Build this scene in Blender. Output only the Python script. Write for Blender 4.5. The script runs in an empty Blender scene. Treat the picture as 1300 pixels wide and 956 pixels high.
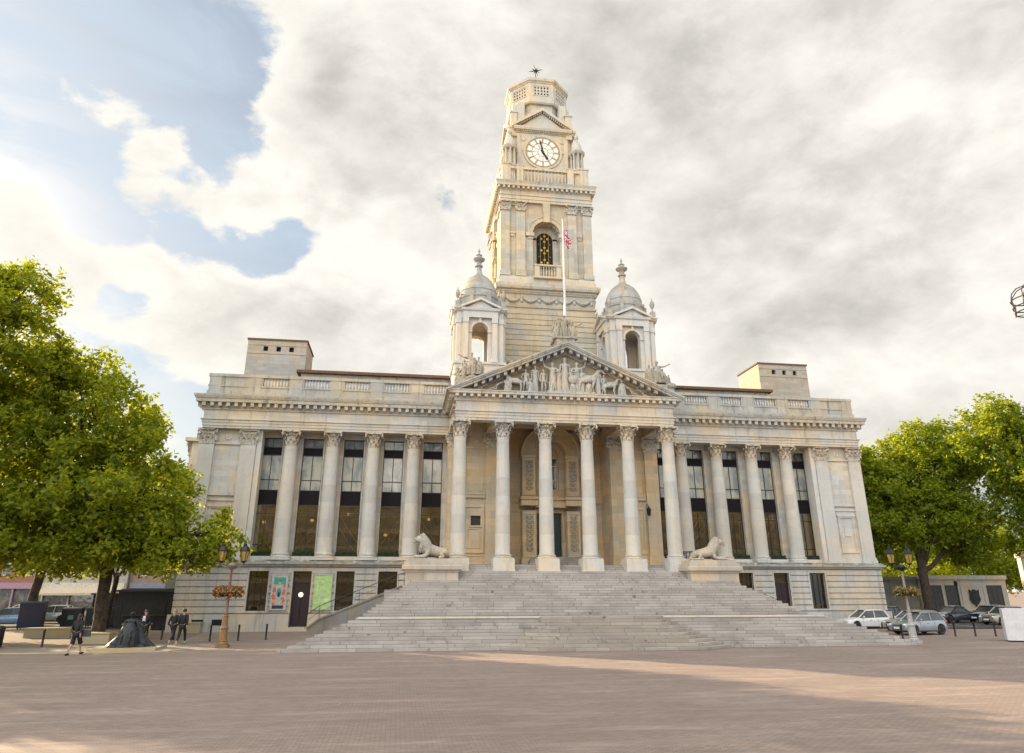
import bpy, bmesh, math, random
import numpy as np
from mathutils import Vector, Matrix
R = math.radians
PI = math.pi
SC = bpy.context.scene
COL = SC.collection
random.seed(7)
RNG = np.random.default_rng(11)


# ------------------------------------------------------------------ objects
def link(o, parent=None):
    COL.objects.link(o)
    if parent is not None:
        o.parent = parent
    return o


def tag(o, label=None, cat=None, group=None, kind=None):
    if label:
        o['label'] = label
    if cat:
        o['category'] = cat
    if group:
        o['group'] = group
    if kind:
        o['kind'] = kind
    return o


def empty(name, loc=(0, 0, 0), rz=0.0, parent=None, **k):
    o = bpy.data.objects.new(name, None)
    o.empty_display_size = 0.2
    o.location = loc
    o.rotation_euler = (0, 0, rz)
    link(o, parent)
    return tag(o, **k)


KIDS = {}


def copy_tree(o, loc=None, rz=None, label=None, parent=None, scale=None):
    c = o.copy()
    COL.objects.link(c)
    if parent is not None:
        c.parent = parent
    for ch in [x for x in list(SC.objects) if x.parent == o]:
        copy_tree(ch, parent=c)
    if loc is not None:
        c.location = loc
    if rz is not None:
        c.rotation_euler = (0, 0, rz)
    if label:
        c['label'] = label
    if scale:
        c.scale = scale
    return c


class MB:
    """collects shapes into one mesh"""
    def __init__(self):
        self.v = []
        self.f = []
        self.m = []
        self.T = None
        self.mi = 0

    def add(self, vs, fs, mi=None):
        n = len(self.v)
        if self.T is not None:
            vs = [tuple(self.T @ Vector(p)) for p in vs]
        self.v.extend(vs)
        self.f.extend([tuple(i + n for i in f) for f in fs])
        self.m.extend([self.mi if mi is None else mi] * len(fs))
        return self

    def box(self, x0, x1, y0, y1, z0, z1, mi=None):
        if x0 > x1: x0, x1 = x1, x0
        if y0 > y1: y0, y1 = y1, y0
        if z0 > z1: z0, z1 = z1, z0
        vs = [(x0, y0, z0), (x1, y0, z0), (x1, y1, z0), (x0, y1, z0), (x0, y0, z1), (x1, y0, z1), (x1, y1, z1), (x0, y1, z1)]
        fs = [(0, 3, 2, 1), (4, 5, 6, 7), (0, 1, 5, 4), (1, 2, 6, 5), (2, 3, 7, 6), (3, 0, 4, 7)]
        return self.add(vs, fs, mi)

    def prism(self, poly, axis, a, b, mi=None):
        """poly: 2-D points; axis 'y': (x,z) swept in y; 'x': (y,z); 'z': (x,y)"""
        n = len(poly)
        if axis == 'y':
            g = lambda p, t: (p[0], t, p[1])
        elif axis == 'x':
            g = lambda p, t: (t, p[0], p[1])
        else:
            g = lambda p, t: (p[0], p[1], t)
        vs = [g(p, a) for p in poly] + [g(p, b) for p in poly]
        fs = [tuple(range(n)), tuple(range(2 * n - 1, n - 1, -1))]
        for i in range(n):
            j = (i + 1) % n
            fs.append((i, i + n, j + n, j))
        return self.add(vs, fs, mi)

    def lathe(self, prof, cx=0, cy=0, n=24, cap=True, a0=0.0, a1=2 * PI, rot=0.0, mi=None, ex=1.0, ey=1.0):
        full = abs(a1 - a0 - 2 * PI) < 1e-6
        k = n if full else n + 1
        vs = []
        for r, z in prof:
            for i in range(k):
                a = a0 + (a1 - a0) * i / n + rot
                vs.append((cx + r * ex * math.cos(a), cy + r * ey * math.sin(a), z))
        fs = []
        for j in range(len(prof) - 1):
            for i in range(n):
                i2 = (i + 1) % k
                fs.append((j * k + i, j * k + i2, (j + 1) * k + i2, (j + 1) * k + i))
        if cap and full:
            if prof[0][0] > 1e-5:
                fs.append(tuple(range(k - 1, -1, -1)))
            if prof[-1][0] > 1e-5:
                b = (len(prof) - 1) * k
                fs.append(tuple(range(b, b + k)))
        return self.add(vs, fs, mi)

    def tube(self, pts, rad, n=8, cap=True, mi=None):
        pts = [Vector(p) for p in pts]
        if not hasattr(rad, '__len__'):
            rad = [rad] * len(pts)
        vs = []
        up = Vector((0, 0, 1))
        d0 = (pts[1] - pts[0]).normalized()
        u = d0.cross(up)
        if u.length < 1e-3:
            u = Vector((1, 0, 0))
        u.normalize()
        for i, p in enumerate(pts):
            if i == 0: d = pts[1] - pts[0]
            elif i == len(pts) - 1: d = pts[-1] - pts[-2]
            else: d = (pts[i + 1] - pts[i]).normalized() + (pts[i] - pts[i - 1]).normalized()
            d.normalize()
            u = (u - d * u.dot(d))
            if u.length < 1e-4: u = d.orthogonal()
            u.normalize()
            w = d.cross(u)
            for k in range(n):
                a = 2 * PI * k / n
                q = p + (u * math.cos(a) + w * math.sin(a)) * rad[i]
                vs.append(tuple(q))
        fs = []
        for j in range(len(pts) - 1):
            for k in range(n):
                k2 = (k + 1) % n
                fs.append((j * n + k, j * n + k2, (j + 1) * n + k2, (j + 1) * n + k))
        if cap:
            fs.append(tuple(range(n - 1, -1, -1)))
            b = (len(pts) - 1) * n
            fs.append(tuple(range(b, b + n)))
        return self.add(vs, fs, mi)

    def ell(self, c, r, n=12, m=8, mi=None, rot=None):
        vs = [(0, 0, -1)]
        for j in range(1, m):
            t = -PI / 2 + PI * j / m
            for i in range(n):
                a = 2 * PI * i / n
                vs.append((math.cos(a) * math.cos(t), math.sin(a) * math.cos(t), math.sin(t)))
        vs.append((0, 0, 1))
        out = []
        for p in vs:
            q = Vector((p[0] * r[0], p[1] * r[1], p[2] * r[2]))
            if rot is not None: q = rot @ q
            out.append((q[0] + c[0], q[1] + c[1], q[2] + c[2]))
        fs = []
        for i in range(n):
            fs.append((0, 1 + (i + 1) % n, 1 + i))
        for j in range(m - 2):
            for i in range(n):
                i2 = (i + 1) % n
                fs.append((1 + j * n + i, 1 + j * n + i2, 1 + (j + 1) * n + i2, 1 + (j + 1) * n + i))
        L = len(vs) - 1
        b = 1 + (m - 2) * n
        for i in range(n):
            fs.append((b + i, b + (i + 1) % n, L))
        return self.add(out, fs, mi)

    def mould(self, path, prof, closed=False, mi=None):
        """sweep a profile [(out, z)] along a plan path [(x, y)]; 'out' is to the right of travel"""
        P = [Vector((p[0], p[1])) for p in path]
        n = len(P)
        nor = []
        for i in range(n):
            if closed or 0 < i < n - 1:
                a = (P[i] - P[i - 1]).normalized(); b = (P[(i + 1) % n] - P[i]).normalized()
                na = Vector((a.y, -a.x)); nb = Vector((b.y, -b.x))
                m = na + nb
                m = m / max(1e-6, m.dot(na)) if m.length > 1e-6 else na
            elif i == 0:
                b = (P[1] - P[0]).normalized(); m = Vector((b.y, -b.x))
            else:
                a = (P[-1] - P[-2]).normalized(); m = Vector((a.y, -a.x))
            nor.append(m)
        k = len(prof)
        vs = []
        for i in range(n):
            for o, z in prof:
                q = P[i] + nor[i] * o
                vs.append((q.x, q.y, z))
        fs = []
        rng = n if closed else n - 1
        for i in range(rng):
            j = (i + 1) % n
            for t in range(k):
                t2 = (t + 1) % k
                fs.append((i * k + t, j * k + t, j * k + t2, i * k + t2))
        if not closed:
            fs.append(tuple(range(k - 1, -1, -1)))
            fs.append(tuple(range((n - 1) * k, n * k)))
        return self.add(vs, fs, mi)

    def wall(self, x0, x1, z0, z1, y0, y1, ops, mi=None):
        """upright slab in the xz plane from y0 to y1 with rectangular openings (xa, xb, za, zb)"""
        xs = sorted(set([x0, x1] + [min(max(v, x0), x1) for o in ops for v in o[:2]]))
        for a, b in zip(xs[:-1], xs[1:]):
            if b - a < 1e-5: continue
            xm = (a + b) / 2
            hs = sorted([(o[2], o[3]) for o in ops if o[0] < xm < o[1]])
            z = z0
            for za, zb in hs:
                if za > z + 1e-5: self.box(a, b, y0, y1, z, za, mi)
                z = max(z, zb)
            if z < z1 - 1e-5: self.box(a, b, y0, y1, z, z1, mi)
        return self

    def arch(self, cx, zs, r0, r1, y0, y1, n=16, a0=0.0, a1=PI, mi=None):
        """arch ring in the xz plane"""
        vs = []
        for i in range(n + 1):
            a = a0 + (a1 - a0) * i / n
            c, s = math.cos(a), math.sin(a)
            for r, y in ((r0, y0), (r1, y0), (r1, y1), (r0, y1)):
                vs.append((cx + r * c, y, zs + r * s))
        fs = []
        for i in range(n):
            for t in range(4):
                t2 = (t + 1) % 4
                fs.append((i * 4 + t, i * 4 + t2, (i + 1) * 4 + t2, (i + 1) * 4 + t))
        fs.append((0, 1, 2, 3)); fs.append((n * 4 + 3, n * 4 + 2, n * 4 + 1, n * 4))
        return self.add(vs, fs, mi)

    def spandrel(self, cx, zs, r, w, zt, y0, y1, n=16, mi=None):
        """fills between an arch of radius r and a rectangle half-width w up to zt"""
        top = []
        for i in range(n + 1):
            a = PI * i / n
            c, s = math.cos(a), math.sin(a)
            # outer point on rectangle border
            k = min(w / abs(c) if abs(c) > 1e-6 else 1e9, (zt - zs) / s if s > 1e-6 else 1e9)
            top.append(((cx + r * c, zs + r * s), (cx + k * c, zs + k * s)))
        ac = math.atan2(zt - zs, w)
        for i in range(n):
            (p0, q0), (p1, q1) = top[i], top[i + 1]
            a, b = PI * i / n, PI * (i + 1) / n
            poly = [p0, q0]
            if a < ac < b: poly.append((cx + w, zt))
            if a < PI - ac < b: poly.append((cx - w, zt))
            poly += [q1, p1]
            self.prism(poly, 'y', y0, y1, mi)
        return self

    def merge(self, other, M=None):
        vs = other.v if M is None else [tuple(M @ Vector(p)) for p in other.v]
        n = len(self.v)
        self.v.extend(vs)
        self.f.extend([tuple(i + n for i in f) for f in other.f])
        self.m.extend(other.m)
        return self

    def mesh(self, name, mats, smooth=None):
        me = bpy.data.meshes.new(name)
        me.from_pydata(self.v, [], self.f)
        if not isinstance(mats, (list, tuple)): mats = [mats]
        for m in mats: me.materials.append(m)
        if len(mats) > 1:
            me.polygons.foreach_set('material_index', self.m)
        bm = bmesh.new(); bm.from_mesh(me)
        bmesh.ops.recalc_face_normals(bm, faces=bm.faces)
        bm.to_mesh(me); bm.free()
        if smooth is not None:
            me.shade_smooth()
            me.set_sharp_from_angle(angle=R(smooth))
        me.update()
        return me

    def build(self, name, mats, parent=None, smooth=None, world=True, **k):
        o = bpy.data.objects.new(name, self.mesh(name, mats, smooth))
        link(o, parent)
        if parent is not None and world:
            W = world_mat(parent)
            o.matrix_parent_inverse = W.inverted()
        return tag(o, **k)


def world_mat(o):
    M = o.matrix_basis.copy()
    if o.parent is not None:
        M = world_mat(o.parent) @ o.matrix_parent_inverse @ M
    return M


def inst(name, me, parent, loc=(0, 0, 0), rz=0.0, scale=None, world=True, **k):
    o = bpy.data.objects.new(name, me)
    link(o, parent)
    if parent is not None and world:
        o.matrix_parent_inverse = world_mat(parent).inverted()
    o.location = loc
    o.rotation_euler = (0, 0, rz)
    if scale: o.scale = scale
    return tag(o, **k)


def skin_mb(joints, edges, sub=2, smooth=True):
    """joints: [(x,y,z,r) or (x,y,z,rx,ry)], grows a continuous body; returns an MB"""
    me = bpy.data.meshes.new('tmp_skin')
    me.from_pydata([j[:3] for j in joints], edges, [])
    o = bpy.data.objects.new('tmp_skin', me)
    COL.objects.link(o)
    mod = o.modifiers.new('Skin', 'SKIN')
    mod.use_smooth_shade = True
    if not me.skin_vertices:
        bm = bmesh.new(); bm.from_mesh(me); bm.verts.layers.skin.verify(); bm.to_mesh(me); bm.free()
    for i, j in enumerate(joints):
        sv = me.skin_vertices[0].data[i]
        sv.radius = (j[3], j[4] if len(j) > 4 else j[3])
        sv.use_root = (i == 0)
    s = o.modifiers.new('Sub', 'SUBSURF'); s.levels = sub; s.render_levels = sub
    dg = bpy.context.evaluated_depsgraph_get()
    dg.update()
    ev = o.evaluated_get(dg).to_mesh()
    mb = MB()
    mb.add([tuple(v.co) for v in ev.vertices], [tuple(p.vertices) for p in ev.polygons])
    o.evaluated_get(dg).to_mesh_clear()
    bpy.data.objects.remove(o); bpy.data.meshes.remove(me)
    return mb
# ------------------------------------------------------------------ materials
def new_mat(name):
    m = bpy.data.materials.new(name)
    m.use_nodes = True
    nt = m.node_tree
    nt.nodes.clear()
    out = nt.nodes.new('ShaderNodeOutputMaterial')
    b = nt.nodes.new('ShaderNodeBsdfPrincipled')
    nt.links.new(b.outputs[0], out.inputs[0])
    return m, nt, b, out


class NG:
    """tiny node-graph writer"""
    def __init__(self, nt): self.nt = nt
    def n(self, t, ins=None, **props):
        x = self.nt.nodes.new(t)
        for k, v in props.items(): setattr(x, k, v)
        for k, v in (ins or {}).items():
            s = x.inputs[k]
            if hasattr(v, 'links') or isinstance(v, bpy.types.NodeSocket): self.nt.links.new(v, s)
            else: s.default_value = v
        return x
    def math(self, op, a, b=None, c=None, clamp=False):
        x = self.nt.nodes.new('ShaderNodeMath'); x.operation = op; x.use_clamp = clamp
        for i, v in enumerate((a, b, c)):
            if v is None: continue
            if isinstance(v, bpy.types.NodeSocket): self.nt.links.new(v, x.inputs[i])
            else: x.inputs[i].default_value = v
        return x.outputs[0]
    def mix(self, fac, a, b, blend='MIX'):
        x = self.nt.nodes.new('ShaderNodeMix'); x.data_type = 'RGBA'; x.blend_type = blend
        for i, v in ((0, fac), (6, a), (7, b)):
            if isinstance(v, bpy.types.NodeSocket): self.nt.links.new(v, x.inputs[i])
            else: x.inputs[i].default_value = v if i == 0 else (v[0], v[1], v[2], 1)
        return x.outputs[2]
    def ramp(self, fac, a, b):
        x = self.nt.nodes.new('ShaderNodeMapRange'); x.interpolation_type = 'SMOOTHSTEP'
        x.inputs[1].default_value = a; x.inputs[2].default_value = b
        self.nt.links.new(fac, x.inputs[0])
        return x.outputs[0]
    def noise(self, vec, scale, detail=4, rough=0.55, dist=0.0):
        x = self.n('ShaderNodeTexNoise', {'Scale': scale, 'Detail': detail, 'Roughness': rough, 'Distortion': dist})
        if vec is not None: self.nt.links.new(vec, x.inputs['Vector'])
        return x.outputs[0]
    def vmul(self, vec, s):
        x = self.n('ShaderNodeVectorMath', operation='MULTIPLY'); self.nt.links.new(vec, x.inputs[0]); x.inputs[1].default_value = s
        return x.outputs[0]


def mul(c, k): return (c[0] * k, c[1] * k, c[2] * k)


def stone(name, base, warm=(1.1, 0.98, 0.8), cool=(0.92, 0.96, 1.0), joints=None, streak=0.35, grime=0.5, bump=0.25, joint_dark=0.8, rough=0.88, soot_and_shade=0.0):
    m, nt, b, out = new_mat(name)
    g = NG(nt)
    geo = g.n('ShaderNodeNewGeometry')
    pos = geo.outputs['Position']
    sp = g.n('ShaderNodeSeparateXYZ', {0: pos})
    big = g.noise(pos, 0.35, 3)
    mid = g.noise(pos, 2.2, 5, 0.6)
    fine = g.noise(pos, 14, 4, 0.6)
    w = (base[0] * warm[0], base[1] * warm[1], base[2] * warm[2])
    c = (base[0] * cool[0], base[1] * cool[1], base[2] * cool[2])
    col = g.mix(g.ramp(big, 0.38, 0.62), w, c)
    col = g.mix(g.math('MULTIPLY', g.ramp(mid, 0.45, 0.75), 0.35), col, mul(base, 0.72))
    # rain streaks: noise drawn out down the wall
    sv = g.vmul(pos, (2.6, 2.6, 0.16))
    st = g.noise(sv, 1.0, 5, 0.65)
    col = g.mix(g.math('MULTIPLY', g.ramp(st, 0.52, 0.72), streak), col, (base[0] * 0.38, base[1] * 0.38, base[2] * 0.37))
    st2 = g.noise(g.vmul(pos, (0.9, 0.9, 0.35)), 1.0, 6, 0.7)
    col = g.mix(g.math('MULTIPLY', g.ramp(st2, 0.5, 0.66), streak * 0.55), col, (base[0] * 0.55, base[1] * 0.57, base[2] * 0.6))
    if soot_and_shade:
        sn = g.noise(pos, 6.5, 4, 0.7)
        col = g.mix(g.math('MULTIPLY', g.ramp(sn, 0.5, 0.62), soot_and_shade), col, (0.10, 0.085, 0.065))
    if joints:
        cx = g.math('ADD', sp.outputs[0], sp.outputs[1])
        cv = g.n('ShaderNodeCombineXYZ', {0: cx, 1: sp.outputs[2]})
        br = g.n('ShaderNodeTexBrick', {'Vector': cv.outputs[0], 'Scale': 1.0, 'Mortar Size': 0.012, 'Mortar Smooth': 0.3, 'Brick Width': joints[0], 'Row Height': joints[1], 'Bias': 0.0})
        br.inputs['Color1'].default_value = (1, 1, 1, 1)
        br.inputs['Color2'].default_value = (0.80, 0.81, 0.82, 1)
        br.inputs['Mortar'].default_value = (joint_dark, joint_dark * 0.97, joint_dark * 0.92, 1)
        col = g.mix(1.0, col, br.outputs[0], 'MULTIPLY')
    # soot and lichen settled on upward faces
    nz = g.n('ShaderNodeSeparateXYZ', {0: geo.outputs['Normal']}).outputs[2]
    up = g.math('MULTIPLY', g.ramp(nz, 0.3, 0.8), g.ramp(mid, 0.3, 0.55))
    col = g.mix(g.math('MULTIPLY', up, grime), col, (0.11, 0.115, 0.1))
    nt.links.new(col, b.inputs['Base Color'])
    b.inputs['Roughness'].default_value = rough
    bp = g.n('ShaderNodeBump', {'Strength': bump, 'Distance': 0.03, 'Height': g.math('ADD', fine, mid)})
    nt.links.new(bp.outputs[0], b.inputs['Normal'])
    return m


def plain(name, col, rough=0.6, metal=0.0, var=0.15, scale=6.0, coat=0.0, bump=0.0, spec=0.5):
    m, nt, b, out = new_mat(name)
    g = NG(nt)
    tc = g.n('ShaderNodeTexCoord')
    nz = g.noise(tc.outputs['Object'], scale, 4, 0.6)
    c = g.mix(g.ramp(nz, 0.3, 0.7), mul(col, 1 - var), mul(col, 1 + var))
    nt.links.new(c, b.inputs['Base Color'])
    b.inputs['Roughness'].default_value = rough
    b.inputs['Metallic'].default_value = metal
    b.inputs['Coat Weight'].default_value = coat
    b.inputs['Specular IOR Level'].default_value = spec
    if bump:
        bp = g.n('ShaderNodeBump', {'Strength': bump, 'Distance': 0.02, 'Height': nz})
        nt.links.new(bp.outputs[0], b.inputs['Normal'])
    return m


def leafmat(name, c1, c2, trans=0.45, tint=(0.55, 0.6, 0.02)):
    m, nt, b, out = new_mat(name)
    g = NG(nt)
    geo = g.n('ShaderNodeNewGeometry')
    n1 = g.noise(geo.outputs['Position'], 0.45, 3)
    n2 = g.noise(geo.outputs['Position'], 3.5, 3)
    rp = geo.outputs['Random Per Island']
    f = g.math('ADD', g.math('MULTIPLY', rp, 0.5), g.math('MULTIPLY', g.math('ADD', n1, n2), 0.25))
    col = g.mix(g.ramp(f, 0.25, 0.75), c1, c2)
    nt.links.new(col, b.inputs['Base Color'])
    b.inputs['Roughness'].default_value = 0.55
    b.inputs['Specular IOR Level'].default_value = 0.3
    tr = g.n('ShaderNodeBsdfTranslucent', {'Color': g.mix(0.5, col, tint)})
    mx = g.n('ShaderNodeMixShader', {0: trans, 1: b.outputs[0], 2: tr.outputs[0]})
    nt.links.new(mx.outputs[0], out.inputs[0])
    return m


def glass(name, c1, c2, rough=0.04, spec=1.0, scale=(1, 1, 1), warm=None, warmth=0.0):
    """window pane: interior, warm light and reflections painted as noise tones under a reflecting coat"""
    m, nt, b, out = new_mat(name)
    g = NG(nt)
    geo = g.n('ShaderNodeNewGeometry')
    v = g.vmul(geo.outputs['Position'], scale)
    n1 = g.noise(v, 1.3, 4, 0.6, 0.4)
    col = g.mix(g.ramp(n1, 0.4, 0.62), c1, c2)
    if warm:
        n2 = g.noise(g.vmul(geo.outputs['Position'], (2.5, 2.5, 1.1)), 1.7, 3, 0.7, 1.2)
        col = g.mix(g.math('MULTIPLY', g.ramp(n2, 0.57, 0.66), warmth), col, warm)
    nt.links.new(col, b.inputs['Base Color'])
    b.inputs['Roughness'].default_value = 0.5
    b.inputs['Coat Weight'].default_value = 1.0
    b.inputs['Coat Roughness'].default_value = rough
    b.inputs['Coat IOR'].default_value = 1.6
    n3 = g.noise(geo.outputs['Position'], 0.9, 2)
    bp = g.n('ShaderNodeBump', {'Strength': 0.12, 'Distance': 0.06, 'Height': n3})
    nt.links.new(bp.outputs[0], b.inputs['Coat Normal'])
    return m


M = {}
M['stone'] = stone('portland_stone', (0.61, 0.58, 0.53), joints=(1.1, 0.42), joint_dark=.86)
M['stone_plain'] = stone('portland_stone_plain', (0.61, 0.585, 0.54), streak=0.4)
M['stone_frieze'] = stone('frieze_stone', (0.62, 0.59, 0.535), joints=(1.6, 0.9), streak=0.6, joint_dark=.88)
M['stone_col'] = stone('column_stone', (0.60, 0.575, 0.525), warm=(1.05, 1.0, 0.93), cool=(0.93, 0.96, 0.98), joints=(40, 1.35), streak=0.28, joint_dark=0.88)
M['stone_cap'] = stone('capital_stone', (0.56, 0.52, 0.455), streak=0.5, bump=0.6, soot_and_shade=0.75)  # dark speckle puts shade contrast among the leaves into the colour
M['stone_porch'] = stone('porch_stone', (0.62, 0.51, 0.36), joints=(1.3, 0.55), streak=0.15, grime=0.2)
M['stone_tower'] = stone('tower_stone', (0.56, 0.505, 0.41), joints=(1.2, 0.5), streak=0.35)
M['stone_tower_plain'] = stone('tower_stone_plain', (0.56, 0.51, 0.42), streak=0.55)
M['stone_dome'] = stone('dome_stone', (0.44, 0.425, 0.39), streak=0.6, joints=(1.2, 0.35))
M['stone_base'] = stone('rusticated_stone', (0.57, 0.545, 0.50), joints=(1.6, 20), streak=0.65, grime=0.6)
M['stone_parapet'] = stone('parapet_stone', (0.49, 0.47, 0.425), joints=(1.5, 0.6), streak=0.8, grime=0.8)
M['stone_cornice'] = stone('cornice_stone', (0.50, 0.475, 0.42), streak=0.75, grime=0.8, soot_and_shade=.3)
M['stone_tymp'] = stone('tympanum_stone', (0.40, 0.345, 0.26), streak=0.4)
M['stone_carve'] = stone('carved_stone', (0.50, 0.475, 0.42), streak=0.5, bump=0.5, soot_and_shade=0.35)
M['stone_carve_dark'] = stone('weathered_carving', (0.40, 0.385, 0.345), streak=0.6, soot_and_shade=.6, bump=0.6)
M['stone_box'] = stone('rooftop_stone', (0.42, 0.40, 0.37), joints=(0.9, 0.3), streak=0.3)
M['stone_lion'] = stone('lion_stone', (0.50, 0.455, 0.375), streak=0.5, bump=0.5, soot_and_shade=.2, grime=0.25)
M['stone_pedestal'] = stone('pedestal_stone', (0.58, 0.50, 0.41), joints=(1.3, 0.5), streak=0.4, grime=0.35)
M['stone_grey'] = stone('grey_weathered_shaded_stone', (0.27, 0.26, 0.245), joints=(1.6, 0.6), streak=0.6, grime=0.4)
M['roof_edge'] = plain('brown_roof_edge', (0.15, 0.085, 0.055), 0.8, spec=.2)
M['lead'] = plain('lead_roof', (0.16, 0.165, 0.17), 0.6)
M['dark'] = plain('dark_interior', (0.012, 0.012, 0.014), 0.9)
M['frame_dark'] = plain('dark_window_frame', (0.022, 0.02, 0.02), 0.45)
M['panel_dark'] = plain('dark_spandrel_panel', (0.016, 0.013, 0.016), 0.7, spec=.15)
M['pane_upper'] = glass('upper_pane', (0.50, 0.47, 0.36), (0.22, 0.25, 0.25), scale=(0.8, 0.8, 0.35))  # pale and dark patches paint reflected sky and trees into the panes
M['pane_top'] = glass('top_pane', (0.13, 0.125, 0.1), (0.05, 0.05, 0.05))
def clear_glass(name, tint=(.8, .8, .74), ior=1.5):
    m, nt, b, out = new_mat(name)
    g = NG(nt)
    nt.nodes.remove(b)
    geo = g.n('ShaderNodeNewGeometry')
    n3 = g.noise(geo.outputs['Position'], 0.9, 2)
    bp = g.n('ShaderNodeBump', {'Strength': 0.03, 'Distance': 0.06, 'Height': n3})
    fr = g.n('ShaderNodeFresnel', {'IOR': ior, 'Normal': bp.outputs[0]})
    gl = g.n('ShaderNodeBsdfGlossy', {'Color': (.95, .97, 1, 1), 'Roughness': .02, 'Normal': bp.outputs[0]})
    tr = g.n('ShaderNodeBsdfTransparent', {'Color': (*tint, 1)})
    mx = g.n('ShaderNodeMixShader', {0: g.math('ADD', fr.outputs[0], 0.06), 1: tr.outputs[0], 2: gl.outputs[0]})
    nt.links.new(mx.outputs[0], out.inputs[0])
    return m


def lit(name, col, e):
    m, nt, b, out = new_mat(name)
    b.inputs['Base Color'].default_value = (*col, 1)
    b.inputs['Emission Color'].default_value = (*col, 1)
    b.inputs['Emission Strength'].default_value = e
    return m


M['pane_lower'] = clear_glass('lower_pane')
M['room_wall'] = plain('olive_room_wall', (0.30, 0.25, 0.11), 0.8, var=.3, scale=1.2)
M['room_lamp'] = lit('warm_room_lamp', (0.9, 0.6, 0.2), .3)
M['room_ceiling'] = lit('glowing_room_ceiling', (0.75, 0.5, 0.16), 0.35)  # emission stands in for lamplight on the ceilings and brightens the rooms
M['stair_rail'] = plain('pale_stair_rail', (0.55, 0.45, 0.28), 0.5)
M['pane_ground'] = clear_glass('ground_pane', (.55, .56, .52))
M['pane_shop'] = glass('shop_pane', (0.03, 0.03, 0.03), (0.12, 0.10, 0.07), warm=(0.35, 0.24, 0.08), warmth=0.5)
M['pane_dark'] = glass('dark_pane', (0.02, 0.02, 0.02), (0.03, 0.03, 0.03))
M['attic_glass'] = glass('attic_glass', (0.10, 0.14, 0.17), (0.22, 0.25, 0.27))
M['door_dark'] = plain('dark_painted_door', (0.03, 0.014, 0.02), 0.4)
M['door_green'] = plain('green_black_door', (0.015, 0.035, 0.035), 0.35)
M['iron'] = plain('black_iron', (0.018, 0.018, 0.02), 0.45, 0.3)
M['bronze'] = plain('dark_bronze', (0.022, 0.026, 0.03), 0.5, 0.2, var=0.4)
M['gold'] = plain('gilding', (0.50, 0.34, 0.05), 0.45, 0.3)
M['white'] = plain('white_paint', (0.8, 0.8, 0.78), 0.5, var=0.04)
M['clock_glass'] = plain('opal_glass', (0.78, 0.75, 0.66), 0.3, var=0.1, scale=3)
M['hedge'] = leafmat('box_hedge_leaves', (0.01, 0.035, 0.012), (0.02, 0.07, 0.02), 0.1)


def steps_mat(nm='granite_steps', BASE_A=(0.36, 0.33, 0.30), BASE_B=(0.48, 0.445, 0.41)):
    m, nt, b, out = new_mat(nm)
    g = NG(nt)
    geo = g.n('ShaderNodeNewGeometry')
    pos = geo.outputs['Position']
    sp = g.n('ShaderNodeSeparateXYZ', {0: pos})
    zz = g.math('SUBTRACT', sp.outputs[2], 1.385)
    rz = g.math('ADD', 0.1585, g.math('MULTIPLY', g.math('GREATER_THAN', zz, 0.0), 0.00356))
    zr = g.math('DIVIDE', zz, rz)
    row = g.math('CEIL', g.math('SUBTRACT', zr, 0.02))
    off = g.math('MULTIPLY', g.math('FRACT', g.math('MULTIPLY', g.math('SINE', g.math('MULTIPLY', row, 12.9898)), 43758.5)), 1.9)
    cv = g.n('ShaderNodeCombineXYZ', {0: g.math('ADD', sp.outputs[0], off), 1: g.math('MULTIPLY', row, 1.0)})
    br = g.n('ShaderNodeTexBrick', {'Vector': cv.outputs[0], 'Scale': 1.0, 'Mortar Size': 0.0, 'Brick Width': 1.9, 'Row Height': 1.0})
    br.offset = 0.0
    # joint lines between the blocks of one step
    xx = g.math('DIVIDE', g.math('ADD', sp.outputs[0], off), 1.9)
    fr = g.math('FRACT', xx)
    jn = g.math('LESS_THAN', fr, 0.012)
    cell = g.n('ShaderNodeTexWhiteNoise', {'Vector': g.n('ShaderNodeCombineXYZ', {0: g.math('FLOOR', xx), 1: row}).outputs[0]}).outputs[0]
    base = g.mix(cell, BASE_A, BASE_B)
    n1 = g.noise(pos, 0.5, 5, 0.65)
    n2 = g.noise(pos, 9, 5, 0.7)
    n3 = g.noise(pos, 2.6, 5, 0.7)
    col = g.mix(g.math('MULTIPLY', g.ramp(n1, 0.42, 0.7), 0.5), base, (0.23, 0.215, 0.20))
    col = g.mix(g.math('MULTIPLY', g.ramp(n3, 0.56, 0.72), 0.45), col, (0.17, 0.15, 0.135))
    col = g.mix(g.math('MULTIPLY', n2, 0.25), col, (0.22, 0.21, 0.2))
    # spilled stains running over several treads
    n5 = g.noise(g.vmul(pos, (0.8, 0.45, 0.45)), 1.0, 5, 0.7, 0.6)
    col = g.mix(g.math('MULTIPLY', g.ramp(n5, 0.57, 0.68), 0.6), col, (0.15, 0.135, 0.12))
    n6 = g.noise(pos, 1.7, 3, 0.5)
    col = g.mix(g.math('MULTIPLY', g.ramp(n6, 0.7, 0.74), 0.7), col, (0.08, 0.07, 0.06))
    col = g.mix(jn, col, (0.1, 0.095, 0.09))
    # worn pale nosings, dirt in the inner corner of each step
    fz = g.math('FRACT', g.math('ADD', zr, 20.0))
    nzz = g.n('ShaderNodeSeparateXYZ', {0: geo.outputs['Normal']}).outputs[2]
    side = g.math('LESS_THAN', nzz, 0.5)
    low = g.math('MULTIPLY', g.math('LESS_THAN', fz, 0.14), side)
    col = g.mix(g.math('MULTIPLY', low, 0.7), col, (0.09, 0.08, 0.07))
    nt.links.new(col, b.inputs['Base Color'])
    b.inputs['Roughness'].default_value = 0.85
    bp = g.n('ShaderNodeBump', {'Strength': 0.3, 'Distance': 0.02, 'Height': n2})
    nt.links.new(bp.outputs[0], b.inputs['Normal'])
    return m


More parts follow.
